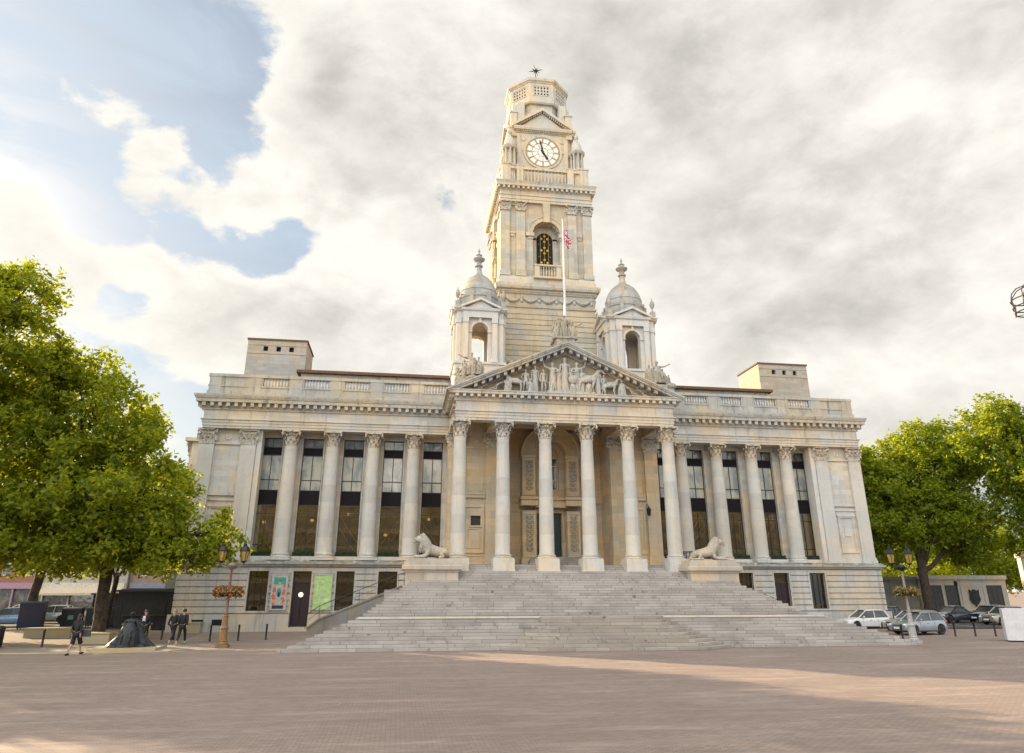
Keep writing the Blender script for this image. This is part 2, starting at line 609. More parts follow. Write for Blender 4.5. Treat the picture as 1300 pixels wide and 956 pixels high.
def paving(name, c1, c2, bw, bh, mortar, rot=0.0, var=0.5, stain=0.5):
    m, nt, b, out = new_mat(name)
    g = NG(nt)
    geo = g.n('ShaderNodeNewGeometry')
    pos = geo.outputs['Position']
    mp = g.n('ShaderNodeMapping', {'Vector': pos}); mp.inputs['Rotation'].default_value = (0, 0, rot)
    br = g.n('ShaderNodeTexBrick', {'Vector': mp.outputs[0], 'Scale': 1.0, 'Mortar Size': mortar, 'Brick Width': bw, 'Row Height': bh, 'Bias': 0.0})
    br.inputs['Color1'].default_value = (*c1, 1); br.inputs['Color2'].default_value = (*c2, 1)
    br.inputs['Mortar'].default_value = (c1[0] * .4, c1[1] * .4, c1[2] * .4, 1)
    n1 = g.noise(pos, 0.13, 5, 0.6)
    n2 = g.noise(pos, 1.1, 5, 0.65)
    n3 = g.noise(pos, 0.9, 2, 0.5)
    n4 = g.noise(g.vmul(pos, (0.25, 1.6, 1)), 1.0, 4, 0.6)
    col = g.mix(g.math('MULTIPLY', g.ramp(n1, 0.35, 0.68), 0.55), br.outputs[0], mul(c1, 0.7))
    col = g.mix(g.math('MULTIPLY', g.ramp(n2, 0.5, 0.72), stain), col, mul(c2, 0.5))
    col = g.mix(g.math('MULTIPLY', g.ramp(n4, 0.5, 0.7), 0.3), col, mul(c2, 1.35))
    nt.links.new(col, b.inputs['Base Color'])
    spx = g.n('ShaderNodeSeparateXYZ', {0: pos})
    if stain > .4 and bw < .5:
        # courses of darker brick marking out large bays
        for ax_ in (0, 1):
            fr = g.math('FRACT', g.math('DIVIDE', g.math('ADD', spx.outputs[ax_], 1000.0), 6.0))
            band = g.math('LESS_THAN', fr, 0.055)
            col = g.mix(g.math('MULTIPLY', band, 0.12), col, mul(c1, 0.6))
        cell = g.n('ShaderNodeTexWhiteNoise', {'Vector': g.n('ShaderNodeCombineXYZ', {0: g.math('FLOOR', g.math('DIVIDE', spx.outputs[0], 0.22)), 1: g.math('FLOOR', g.math('DIVIDE', spx.outputs[1], 0.11))}).outputs[0]}).outputs[0]
        col = g.mix(g.math('MULTIPLY', cell, 0.35), col, mul(c2, 0.62))
        gum = g.n('ShaderNodeTexVoronoi', {'Vector': pos, 'Scale': 1.1})
        col = g.mix(g.math('MULTIPLY', g.math('LESS_THAN', gum.outputs[0], 0.035), 0.6), col, (0.09, 0.08, 0.075))
        tr_ = g.noise(g.vmul(pos, (0.09, 0.9, 1)), 1.0, 6, 0.75)
        col = g.mix(g.math('MULTIPLY', g.ramp(tr_, 0.46, 0.62), 0.5), col, mul(c2, 0.6))
        tw_ = g.noise(g.vmul(pos, (0.12, 0.7, 1)), 1.3, 6, 0.75)
        col = g.mix(g.math('MULTIPLY', g.ramp(tw_, 0.52, 0.66), 0.35), col, mul(c2, 1.35))
    nt.links.new(col, b.inputs['Base Color'])
    b.inputs['Roughness'].default_value = 0.78
    h = g.math('ADD', br.outputs[1], g.math('MULTIPLY', n2, -0.6))
    bp = g.n('ShaderNodeBump', {'Strength': 0.35, 'Distance': -0.01, 'Height': h})
    nt.links.new(bp.outputs[0], b.inputs['Normal'])
    return m


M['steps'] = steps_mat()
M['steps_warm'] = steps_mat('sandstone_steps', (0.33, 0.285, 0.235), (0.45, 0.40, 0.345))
M['plaza'] = paving('red_brick_paving', (0.24, 0.18, 0.15), (0.34, 0.265, 0.225), 0.22, 0.11, 0.007, rot=0.0)
M['slabs'] = paving('pale_slab_paving', (0.27, 0.23, 0.185), (0.34, 0.295, 0.24), 0.9, 0.6, 0.012)
M['asphalt'] = plain('asphalt', (0.055, 0.053, 0.05), 0.9, var=0.25, scale=1.5)
M['kerb'] = stone('kerb_stone', (0.42, 0.37, 0.25), streak=0.1, grime=0.1)
M['bark'] = plain('plane_tree_bark', (0.062, 0.046, 0.034), 0.95, var=0.45, scale=5, bump=0.6)
M['leaf_l'] = leafmat('plane_leaves', (0.05, 0.105, 0.012), (0.24, 0.29, 0.025), 0.58, (.8, .8, .02))
M['leaf_r'] = leafmat('lime_leaves', (0.05, 0.11, 0.012), (0.21, 0.28, 0.025), 0.58, (.8, .8, .02))
M['leaf_d'] = leafmat('dark_leaves', (0.03, 0.055, 0.012), (0.07, 0.10, 0.02), 0.3)
# numbers for light and sky
SUNP = (21.0, 48.0)
EXPO = 1.1
GZ0 = -0.2
SKY_OFF = (7.3, 2.2, 1.4)
CL_BRIGHT = (0.485, 0.468, 0.43)
CL_GREY = (0.272, 0.262, 0.242)
SKY_FILL = (1.85, 1.79, 1.7)  # added fill: unseen sky behind the camera, made brighter for the facade
CL_GLOW = (0.50, 0.475, 0.42)
SKYK = 0.052
HAZE_F, HAZE_C = 0.6, (0.30, 0.355, 0.41)
SKY_BLOBS = [
    (-0.388, 0.716, 0.581, 15.0, -0.16),
    (-0.266, 0.789, 0.553, 6.1, -0.08),
    (-0.211, 0.763, 0.610, 5.0, -0.10),
    (-0.202, 0.880, 0.430, 4.1, -0.16),
    (-0.284, 0.864, 0.416, 2.3, -0.08),
    (-0.422, 0.756, 0.500, 6.2, -0.08),
    (0.256, 0.751, 0.608, 3.3, -0.14),
    (-0.338, 0.873, 0.351, 3.1, -0.10),
    (-0.397, 0.814, 0.423, 3.2, -0.08),
    (0.031, 0.854, 0.519, 2.5, -0.06),
    (-0.452, 0.794, 0.407, 3.6, 0.12),
    (-0.318, 0.819, 0.477, 4.4, 0.18),
    (-0.231, 0.854, 0.466, 4.7, 0.16),
    (-0.115, 0.860, 0.497, 3.6, 0.10),
    (0.104, 0.751, 0.652, 17.2, 0.16),
    (0.472, 0.740, 0.479, 30.0, 0.20),
    (0.520, 0.640, 0.565, 20.0, 0.06),
    (-0.146, 0.769, 0.623, 5.0, 0.06),
    (-0.086, 0.818, 0.569, 5.4, 0.07),
    (-0.273, 0.902, 0.334, 6.4, 0.14),
    (-0.046, 0.932, 0.359, 12.3, 0.10),
    (-0.418, 0.836, 0.355, 3.7, 0.12),
]
# ------------------------------------------------------------------ classical pieces (shared meshes)
def capital_mb(r, h, w):
    """Corinthian capital, neck radius r, height h, abacus half-width w; base at z=0"""
    mb = MB()
    mb.lathe([(r * 1.02, 0), (r * 1.12, 0.03 * h), (r * 1.12, 0.07 * h), (r * 0.9, 0.1 * h), (r * 0.88, 0.5 * h), (r * 0.96, 0.75 * h), (r * 1.15, 0.86 * h)], n=20)
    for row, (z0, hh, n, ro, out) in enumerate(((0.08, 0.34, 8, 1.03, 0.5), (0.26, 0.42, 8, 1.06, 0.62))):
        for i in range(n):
            a = 2 * PI * (i + 0.5 * row) / n
            T = Matrix.Rotation(a, 4, 'Z')
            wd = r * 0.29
            pts = []
            for t, o, k in ((0, 0.0, 1.0), (0.4, 0.06, 1.1), (0.72, 0.16, 1.0), (0.92, 0.5, 0.75), (1.0, 0.9, 0.5), (0.88, 1.12, 0.3)):
                x = r * ro + r * out * o
                z = h * (z0 + hh * t)
                pts.append((x, z, wd * k))
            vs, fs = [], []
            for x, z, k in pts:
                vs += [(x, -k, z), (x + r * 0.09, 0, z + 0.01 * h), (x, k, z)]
            for j in range(len(pts) - 1):
                fs += [(j * 3, j * 3 + 1, j * 3 + 4, j * 3 + 3), (j * 3 + 1, j * 3 + 2, j * 3 + 5, j * 3 + 4)]
            mb.T = T
            mb.add(vs, fs)
            mb.T = None
    # corner volutes and small centre spirals
    for i in range(4):
        a = PI / 4 + i * PI / 2
        T = Matrix.Rotation(a, 4, 'Z')
        mb.T = T
        s = w * 1.3
        mb.tube([(r * 1.05, 0, h * 0.55), (r * 1.2, 0, h * 0.72), (s * 0.92, 0, h * 0.86), (s * 1.03, 0, h * 0.8), (s * 1.0, 0, h * 0.7), (s * 0.9, 0, h * 0.72)], [0.09 * r, 0.12 * r, 0.15 * r, 0.15 * r, 0.14 * r, 0.12 * r], 6)
        mb.T = Matrix.Rotation(a + PI / 4, 4, 'Z')
        for sg in (-1, 1):
            mb.tube([(r * 1.08, sg * r * 0.35, h * 0.5), (r * 1.2, sg * r * 0.26, h * 0.74), (r * 1.3, sg * r * 0.1, h * 0.8), (r * 1.27, sg * r * 0.14, h * 0.7)], 0.08 * r, 5)
        mb.ell((w * 0.94, 0, h * 0.93), (r * 0.16, r * 0.2, h * 0.08), 8, 5)
        mb.T = None
    # abacus with hollowed sides and cut corners
    poly = []
    for i in range(4):
        a = -PI / 4 + i * PI / 2
        ca, sa = math.cos(i * PI / 2), math.sin(i * PI / 2)
        for u, v in ((1.0, -0.86), (0.9, -0.55), (0.84, 0), (0.9, 0.55), (1.0, 0.86)):
            poly.append((w * (u * ca - v * sa), w * (u * sa + v * ca)))
    mb.prism(poly, 'z', h * 0.88, h * 0.995)
    return mb


def shaft_mb(r0, r1, h, n=32):
    prof = []
    for i in range(13):
        t = i / 12
        e = r0 - (r0 - r1) * (t ** 1.6)
        prof.append((e, h * t))
    prof = [(r0 * 1.05, 0)] + [(r0, 0.12)] + prof[1:-1] + [(r1, h - 0.1), (r1 * 1.05, h - 0.05), (r1 * 1.05, h)]
    return MB().lathe(prof, n=n)


def base_mb(r, h, pl):
    """attic base: square plinth then tori"""
    mb = MB()
    mb.box(-pl, pl, -pl, pl, 0, h * 0.35)
    mb.lathe([(r * 1.3, h * 0.35), (r * 1.36, h * 0.45), (r * 1.32, h * 0.56), (r * 1.16, h * 0.6), (r * 1.12, h * 0.72), (r * 1.2, h * 0.78), (r * 1.22, h * 0.86), (r * 1.16, h * 0.94), (r * 1.04, h)], n=28)
    return mb


def flat_capital_mb(w, d, h):
    """pilaster capital: half-width w, projecting d towards -y, height h"""
    mb = MB()
    mb.box(-w, w, -d, 0.0, 0, h * 0.86)
    mb.box(-w * 1.06, w * 1.06, -d - 0.04, 0.0, 0, h * 0.07)
    for row, (z0, hh, n) in enumerate(((0.08, 0.36, 3), (0.24, 0.44, 4))):
        for i in range(n):
            x = -w + 2 * w * (i + 0.5) / n if row == 0 else -w + 2 * w * i / (n - 1)
            wd = w * 0.3
            vs, fs = [], []
            for t, o, k in ((0, 0.01, 1.0), (0.45, 0.03, 1.1), (0.75, 0.08, 1.0), (0.95, 0.2, 0.7), (0.9, 0.28, 0.35)):
                z = h * (z0 + hh * t); y = -d - o * w * 1.3
                vs += [(x - wd * k, y, z), (x, y - 0.03, z), (x + wd * k, y, z)]
            for j in range(4):
                fs += [(j * 3, j * 3 + 1, j * 3 + 4, j * 3 + 3), (j * 3 + 1, j * 3 + 2, j * 3 + 5, j * 3 + 4)]
            mb.add(vs, fs)
    for sg in (-1, 1):
        mb.tube([(sg * w * 0.6, -d - 0.02, h * 0.5), (sg * w * 0.95, -d - 0.1, h * 0.78), (sg * w * 1.2, -d - 0.16, h * 0.82), (sg * w * 1.18, -d - 0.15, h * 0.7)], w * 0.14, 6)
    mb.ell((0, -d - 0.13, h * 0.92), (w * 0.2, 0.07, h * 0.09), 8, 5)
    mb.box(-w * 1.25, w * 1.25, -d - 0.17, 0.0, h * 0.88, h)
    return mb


def baluster_mb(h, r=0.09):
    p = [(1.0, 0), (1.0, .06), (.62, .1), (.6, .14), (.95, .28), (1.0, .36), (.8, .5), (.5, .66), (.45, .8), (.7, .86), (.6, .9), (1.0, .94), (1.0, 1.0)]
    return MB().lathe([(r * a, h * b) for a, b in p], n=10)


def urn_mb(h, r):
    p = [(.5, 0), (.5, .06), (.2, .1), (.18, .2), (.6, .3), (.95, .48), (1.0, .6), (.75, .66), (.8, .7), (.5, .74), (.35, .82), (.15, .9), (.2, .94), (.05, 1)]
    return MB().lathe([(r * a, h * b) for a, b in p], n=14)


CAP = capital_mb(0.47, 1.25, 0.73).mesh('capital', M['stone_cap'], 40)
WSH = shaft_mb(0.60, 0.50, 8.3).mesh('column', M['stone_col'], 30)
WBASE = base_mb(0.6, 0.5, 0.84).mesh('base', M['stone_plain'], 30)
PSH = shaft_mb(0.555, 0.46, 8.55).mesh('column', M['stone_col'], 30)
PBASE = base_mb(0.555, 0.42, 0.76).mesh('base', M['stone_plain'], 30)
PCAP = flat_capital_mb(0.6, 0.22, 1.25).mesh('capital', M['stone_cap'], 40)

# ------------------------------------------------------------------ figures
def ell_ring(mb, c, r, n): pass


def figure_skin(J, hands=False):
    """J maps joint name -> (x,y,z); grows one continuous human body, facing -y"""
    V, E = [], []
    idx = {}
    def add(nm, p, r, r2=None):
        idx[nm] = len(V); V.append((p[0], p[1], p[2], r, r2 if r2 else r)); return idx[nm]
    order = [('pelvis', .125, .1), ('belly', .12, .095), ('chest', .145, .105), ('neck0', .065, .06), ('neck', .052, .052), ('head0', .07, .08), ('head1', .082, .096), ('head2', .062, .075)]
    last = None
    for nm, a, b in order:
        i = add(nm, J[nm], a, b)
        if last is not None: E.append((last, i))
        last = i
    for s in 'LR':
        ch = idx['chest']
        pr = ch
        for nm, r in (('sh', .065), ('el', .042), ('wr', .03), ('pa', .036), ('fi', .016)):
            i = add(nm + s, J[nm + s], r)
            E.append((pr, i)); pr = i
        pr = idx['pelvis']
        for nm, r in (('hip', .09), ('kn', .058), ('an', .04), ('he', .042), ('to', .03)):
            i = add(nm + s, J[nm + s], r)
            E.append((pr, i)); pr = i
    mb = skin_mb(V, E, 2)
    # face and ears
    h = Vector(J['head1'])
    f = Vector(J.get('face', (0, -1, 0)))
    sd = f.cross(Vector((0, 0, 1))).normalized()
    mb.ell(tuple(h + f * 0.105 - Vector((0, 0, .015))), (.014, .018, .022), 6, 5)
    for s in (-1, 1):
        mb.ell(tuple(h + sd * s * 0.084 - Vector((0, 0, .02))), (.012, .02, .03), 6, 5)
    if hands:
        for s in 'LR':
            pa, fi, wr = Vector(J['pa' + s]), Vector(J['fi' + s]), Vector(J['wr' + s])
            d = (fi - wr).normalized(); sdv = d.cross(Vector((1, 0, 0))).normalized()
            for k, (o, ln) in enumerate(((-.026, .07), (-.009, .08), (.009, .075), (.026, .06))):
                p0 = pa + sdv * o
                mb.tube([p0, p0 + d * ln * 0.5 + Vector((0, -.004, 0)), p0 + d * ln + Vector((0, -.014, 0))], [.0095, .009, .007], 6)
            p0 = wr + d * 0.03 + sdv * 0.025
            mb.tube([p0, p0 + d * .035 + sdv * .022, p0 + d * .065 + sdv * .025], [.011, .01, .008], 6)
    return mb


def base_pose(**kw):
    J = dict(pelvis=(0, 0, .96), belly=(0, 0, 1.1), chest=(0, 0, 1.3), neck0=(0, 0, 1.44), neck=(0, 0, 1.5), head0=(0, -.012, 1.57), head1=(0, -.01, 1.65), head2=(0, .005, 1.72))
    for s, k in (('L', -1), ('R', 1)):
        J['sh' + s] = (k * .185, 0, 1.41); J['el' + s] = (k * .23, .02, 1.12); J['wr' + s] = (k * .25, -.05, .87); J['pa' + s] = (k * .25, -.07, .8); J['fi' + s] = (k * .25, -.09, .74)
        J['hip' + s] = (k * .095, 0, .9); J['kn' + s] = (k * .1, -.02, .5); J['an' + s] = (k * .1, .02, .09); J['he' + s] = (k * .1, .02, .05); J['to' + s] = (k * .115, -.16, .03)
    J.update(kw)
    return J


def robe(mb, r0=.3, top=1.25, y=0.0):
    n = 20
    prof = [(r0, 0), (r0 * .9, .25), (r0 * .82, .6), (.15, .92), (.16, top)]
    vs, fs = [], []
    for r, z in prof:
        for i in range(n):
            a = 2 * PI * i / n
            rr = r * (1 + .11 * math.sin(6 * a + 3 * z) + .05 * math.sin(11 * a)) if z < top else r
            vs.append((rr * math.cos(a), y + rr * .72 * math.sin(a), z))
    for j in range(len(prof) - 1):
        for i in range(n):
            fs.append((j * n + i, j * n + (i + 1) % n, (j + 1) * n + (i + 1) % n, (j + 1) * n + i))
    fs.append(tuple(range(n - 1, -1, -1))); fs.append(tuple(range((len(prof) - 1) * n, len(prof) * n)))
    mb.add(vs, fs)
    return mb


def seated_pose(**kw):
    J = base_pose(pelvis=(0, .1, .52), belly=(0, .08, .68), chest=(0, .04, .9), neck0=(0, .02, 1.04), neck=(0, .01, 1.1), head0=(0, -.01, 1.17), head1=(0, -.01, 1.25), head2=(0, .01, 1.32))
    for s, k in (('L', -1), ('R', 1)):
        J['sh' + s] = (k * .185, .03, 1.01); J['el' + s] = (k * .26, -.02, .74); J['wr' + s] = (k * .18, -.26, .64); J['pa' + s] = (k * .16, -.32, .62); J['fi' + s] = (k * .15, -.38, .6)
        J['hip' + s] = (k * .1, .04, .5); J['kn' + s] = (k * .14, -.38, .52); J['an' + s] = (k * .13, -.36, .1); J['he' + s] = (k * .13, -.36, .06); J['to' + s] = (k * .14, -.54, .03)
    J.update(kw)
    return J


def rot_mb(mb, Mx):
    o = MB(); o.merge(mb, Mx); return o


FIG = {}
FIG['stand'] = robe(figure_skin(base_pose()), .21, 1.15)
FIG['armup'] = robe(figure_skin(base_pose(elL=(-.42, -.05, 1.5), wrL=(-.5, -.08, 1.78), paL=(-.51, -.09, 1.85), fiL=(-.52, -.09, 1.92), elR=(.33, -.05, 1.2), wrR=(.15, -.22, 1.15), paR=(.1, -.25, 1.17), fiR=(.05, -.26, 1.18))), .23, 1.15)
FIG['nude'] = figure_skin(base_pose(knL=(-.14, -.08, .5), anL=(-.17, .05, .09), heL=(-.17, .05, .05), elL=(-.3, .05, 1.15), wrL=(-.2, -.1, 1.0)))
FIG['seat'] = robe(figure_skin(seated_pose()), .34, .6, -.12)
FIG['seatarm'] = robe(figure_skin(seated_pose(elR=(.42, -.05, 1.0), wrR=(.62, -.12, 1.1), paR=(.68, -.13, 1.12), fiR=(.74, -.14, 1.14))), .34, .6, -.12)
_rec = figure_skin(base_pose(knL=(-.1, -.3, .62), anL=(-.1, -.05, .3), heL=(-.1, 0, .28), toL=(-.1, -.12, .2), elR=(.3, .12, 1.1), wrR=(.28, -.05, .95)))
FIG['recline'] = rot_mb(_rec, Matrix.Translation((-.9, 0, .2)) @ Matrix.Rotation(R(62), 4, 'Y') @ Matrix.Rotation(R(90), 4, 'Z'))


def horse_mb():
    V = [(0, 0, 1.1, .26, .3), (-.35, 0, 1.12, .25, .28), (.4, 0, 1.1, .24, .28), (-.62, 0, 1.35, .16, .2), (-.85, 0, 1.72, .1, .13), (-1.05, 0, 1.72, .09, .1), (-1.3, 0, 1.5, .06, .07)]
    E = [(0, 1), (0, 2), (1, 3), (3, 4), (4, 5), (5, 6)]
    for x, k in ((-.45, 1), (.5, 2)):
        for s in (-1, 1):
            b = len(V)
            V += [(x, s * .16, .85, .11), (x + (.06 if k == 2 else -.12 * s), s * .16, .48, .06), (x, s * .16, .1, .045)]
            E += [(k, b), (b, b + 1), (b + 1, b + 2)]
    b = len(V); V += [(.72, 0, 1.05, .06), (.82, 0, .6, .05)]; E += [(2, b), (b, b + 1)]
    return skin_mb(V, E, 2)


FIG['horse'] = horse_mb()


def lion_mb():
    """lion lying with raised head, facing -x, about 3 m long"""
    V = [(0, 0, .52, .36, .38), (-.45, 0, .6, .38, .42), (.55, 0, .5, .38, .38), (1.0, 0, .42, .34, .36),
         (-.72, 0, .92, .42, .46), (-.85, 0, 1.25, .38, .40), (-1.2, 0, 1.38, .25, .28), (-1.52, 0, 1.27, .16, .18)]
    E = [(0, 1), (0, 2), (2, 3), (1, 4), (4, 5), (5, 6), (6, 7)]
    for s in (-1, 1):
        b = len(V)
        V += [(-.55, s * .33, .42, .2), (-.72, s * .36, .16, .15), (-1.25, s * .34, .13, .12), (-1.6, s * .34, .12, .14)]
        E += [(1, b), (b, b + 1), (b + 1, b + 2), (b + 2, b + 3)]
        b = len(V)
        V += [(.9, s * .34, .44, .28), (.5, s * .46, .34, .2), (.75, s * .5, .12, .12), (.3, s * .52, .1, .12)]
        E += [(3, b), (b, b + 1), (b + 1, b + 2), (b + 2, b + 3)]
    b = len(V)
    V += [(1.35, .1, .2, .09), (1.38, .45, .09, .07), (.95, .66, .09, .06), (.6, .7, .1, .1)]
    E += [(3, b), (b, b + 1), (b + 1, b + 2), (b + 2, b + 3)]
    mb = skin_mb(V, E, 2)
    rnd = random.Random(3)
    # mane: ruff round the face, then locks down neck, shoulders and breast
    for ring_ in range(7):
        t = ring_ / 6
        cx = -.98 + .5 * t; cz = 1.3 - .5 * t; rr = .38 + .12 * math.sin(PI * (.25 + .6 * t))
        for k in range(22):
            a = 2 * PI * k / 22 + ring_ * .4
            y = rr * .92 * math.sin(a); z = cz + rr * math.cos(a) * (.78 if math.cos(a) > 0 else 1)
            x = cx + .1 * math.cos(a) + rnd.uniform(-.04, .04)
            dz = -.12 - .1 * rnd.random()
            mb.tube([(x - .06, y * .9, z + .04), (x + .02, y * 1.06, z - .02), (x + .12, y * 1.04, z + dz)], [.08, .1, .03], 6)
    for k in range(26):
        x = -.95 + rnd.uniform(-.12, .15); y = rnd.uniform(-.3, .3); z = rnd.uniform(.5, 1.0)
        mb.tube([(x - .02, y, z + .1), (x - .1, y, z), (x - .06, y, z - .16)], [.06, .075, .015], 5)
    for s in (-1, 1):
        mb.ell((-1.02, s * .27, 1.62), (.06, .08, .09), 8, 6)      # ear
        mb.ell((-1.42, s * .1, 1.44), (.06, .05, .035), 6, 5)      # brow
        mb.ell((-1.46, s * .1, 1.39), (.02, .03, .018), 6, 5)     # eye
        mb.ell((-1.6, s * .07, 1.17), (.09, .075, .07), 8, 6)    # jowl
    mb.ell((-1.68, 0, 1.3), (.05, .07, .04), 8, 6)                # nose
    mb.ell((-1.46, 0, 1.33), (.2, .07, .08), 8, 6)                 # bridge
    mb.ell((-1.57, 0, 1.07), (.1, .09, .05), 8, 6)                # chin
    for s in (-1, 1):
        for k in range(4):
            mb.ell((-1.72, s * .34 + (k - 1.5) * .066, .08), (.08, .036, .08), 6, 5)
    return mb
# ------------------------------------------------------------------ the town hall
HALL = empty('town_hall', (0, 58, 0), label='pale stone classical town hall with columned portico, clock tower and two domed turrets', cat='town hall')
CX = [11.58, 14.86, 18.14, 21.42]
BAYS = [9.94, 13.22, 16.5, 19.78, 23.06]
PB, PA = 24.69, 27.88
YC = 59.16          # colonnade centre line
YW = 60.05          # wall behind the colonnade


def build(mb, name, mat, smooth=None, parent=None, **k):
    return mb.build(name, mat, parent or HALL, smooth, **k)


def glaze(parent, x0, x1, z0, z1, y, mat, name='pane'):
    return MB().box(x0, x1, y, y + .03, z0, z1).build(name, mat, parent)


# ---- ground storey
for sg in (-1, 1):
    ops = []
    gw = []
    if sg < 0:
        gw = [(-23.42, -22.0, 1.42, 4.24, 'w'), (-20.2, -18.85, .3, 4.24, 'd'), (-17.0, -15.65, 1.42, 4.24, 'w'), (-13.85, -12.4, 1.42, 4.24, 'w')]
    else:
        gw = [(12.4, 13.85, 1.42, 4.24, 'w'), (15.6, 16.85, 1.42, 4.24, 'w'), (18.7, 20.05, .3, 4.24, 'd'), (21.9, 23.3, 1.42, 4.24, 'w')]
    a, b = (-28.5, -9.3) if sg < 0 else (9.3, 28.5)
    core = MB()
    core.wall(a, b, 0, 4.57, 58.62, 59.2, [g[:4] for g in gw])
    # channelled courses standing proud of the wall
    z = 1.26
    nc = 7
    ch = (4.5 - 1.26) / nc
    for k in range(nc):
        core.wall(a - .06 if sg < 0 else a, b if sg < 0 else b + .06, z + .035, z + ch - .035, 58.5, 58.66, [(g[0] - .12, g[1] + .12, g[2], 4.5) for g in gw])
        z += ch
    for g in gw:   # plain architrave round each opening
        core.wall(g[0] - .12, g[1] + .12, max(1.25, g[2] - .08), 4.48, 58.52, 58.68, [g[:4]])
    # plinth
    po = [g[:4] for g in gw if g[4] == 'd']
    core.wall(a - .25 if sg < 0 else a, b if sg < 0 else b + .25, -.3, 1.2, 58.25, 58.66, po)
    for v in ((-27.0, -26.2), (-25.6, -24.9)) if sg < 0 else ():
        core.box(v[0], v[1], 58.235, 58.3, .45, .85, 1)
    build(core, 'ground_wall', [M['stone_base'], M['dark']])
    # outer end walls
    e = MB()
    xo = sg * 28.5
    e.box(xo, xo - sg * .5, 59.2, 92, -.3, 4.57)
    e.box(xo + sg * .25, xo - sg * .5, 59.2, 92, -.3, 1.2)
    build(e, 'end_wall', M['stone_base'])
    for g in gw:
        x0, x1, z0, z1, t = g
        fr = MB()
        if t == 'w':
            fr.wall(x0, x1, z0, z1, 58.84, 58.93, [(x0 + .07, x1 - .07, z0 + .08, z1 - .07)])
            xm = (x0 + x1) / 2
            for xx in (x0 + (x1 - x0) / 3, x0 + 2 * (x1 - x0) / 3): fr.box(xx - .015, xx + .015, 58.85, 58.9, z0, z1)
            for zz in (z0 + .65, z0 + 1.35, z0 + 2.1): fr.box(x0, x1, 58.85, 58.9, zz - .018, zz + .018)
            w = build(fr, 'window', M['frame_dark'])
            glaze(w, x0 + .05, x1 - .05, z0 + .05, z1 - .05, 58.92, M['pane_ground'])
        else:
            fr.wall(x0, x1, z0, z1, 58.84, 58.95, [(x0 + .07, x1 - .07, z0, z1 - .07)])
            fr.box(x0, x1, 58.84, 58.95, 3.38, 3.46)
            xm = (x0 + x1) / 2
            d = build(fr, 'door', M['frame_dark'])
            lf = MB()
            for s in (-1, 1):
                xa, xb = sorted((xm + s * .012, xm + s * ((x1 - x0) / 2 - .07)))
                lf.box(xa, xb, 58.9, 58.95, z0, 3.38)
                for za, zb in ((.5, 1.15), (1.3, 2.1), (2.25, 3.2)):
                    lf.box(xa + .08, xb - .08, 58.885, 58.9, za, zb)
            lf.build('door_leaf', M['door_dark'], d)
            glaze(d, x0 + .05, x1 - .05, 3.46, z1 - .05, 58.93, M['pane_ground'], 'fanlight')
            hd = MB()
            hd.tube([(xm - .06, 58.88, 1.2), (xm - .06, 58.84, 1.25), (xm - .06, 58.84, 1.55), (xm - .06, 58.88, 1.6)], .015, 6)
            hd.build('handle', M['iron'], d)

# ledge course between ground storey and colonnade
lp = [(0, 4.55), (.12, 4.57), (.16, 4.68), (.34, 4.74), (.36, 4.86), (.3, 4.9), (.1, 5.05), (0, 5.06)]
for sg in (-1, 1):
    led = MB()
    led.mould([(-28.55, 92), (-28.55, 58.55), (-12.0, 58.55)] if sg < 0 else [(12.0, 58.55), (28.55, 58.55), (28.55, 92)], lp)
    led.box(sg * 8.9, sg * 28.5, 58.54, 60.6, 4.6, 5.05)
    build(led, 'ledge', M['stone_parapet'])
    for bx in BAYS:
        build(MB().box(sg * bx - .95, sg * bx + .95, 59.35, 60.04, 5.05, 5.36), 'window_sill', M['stone_plain'])

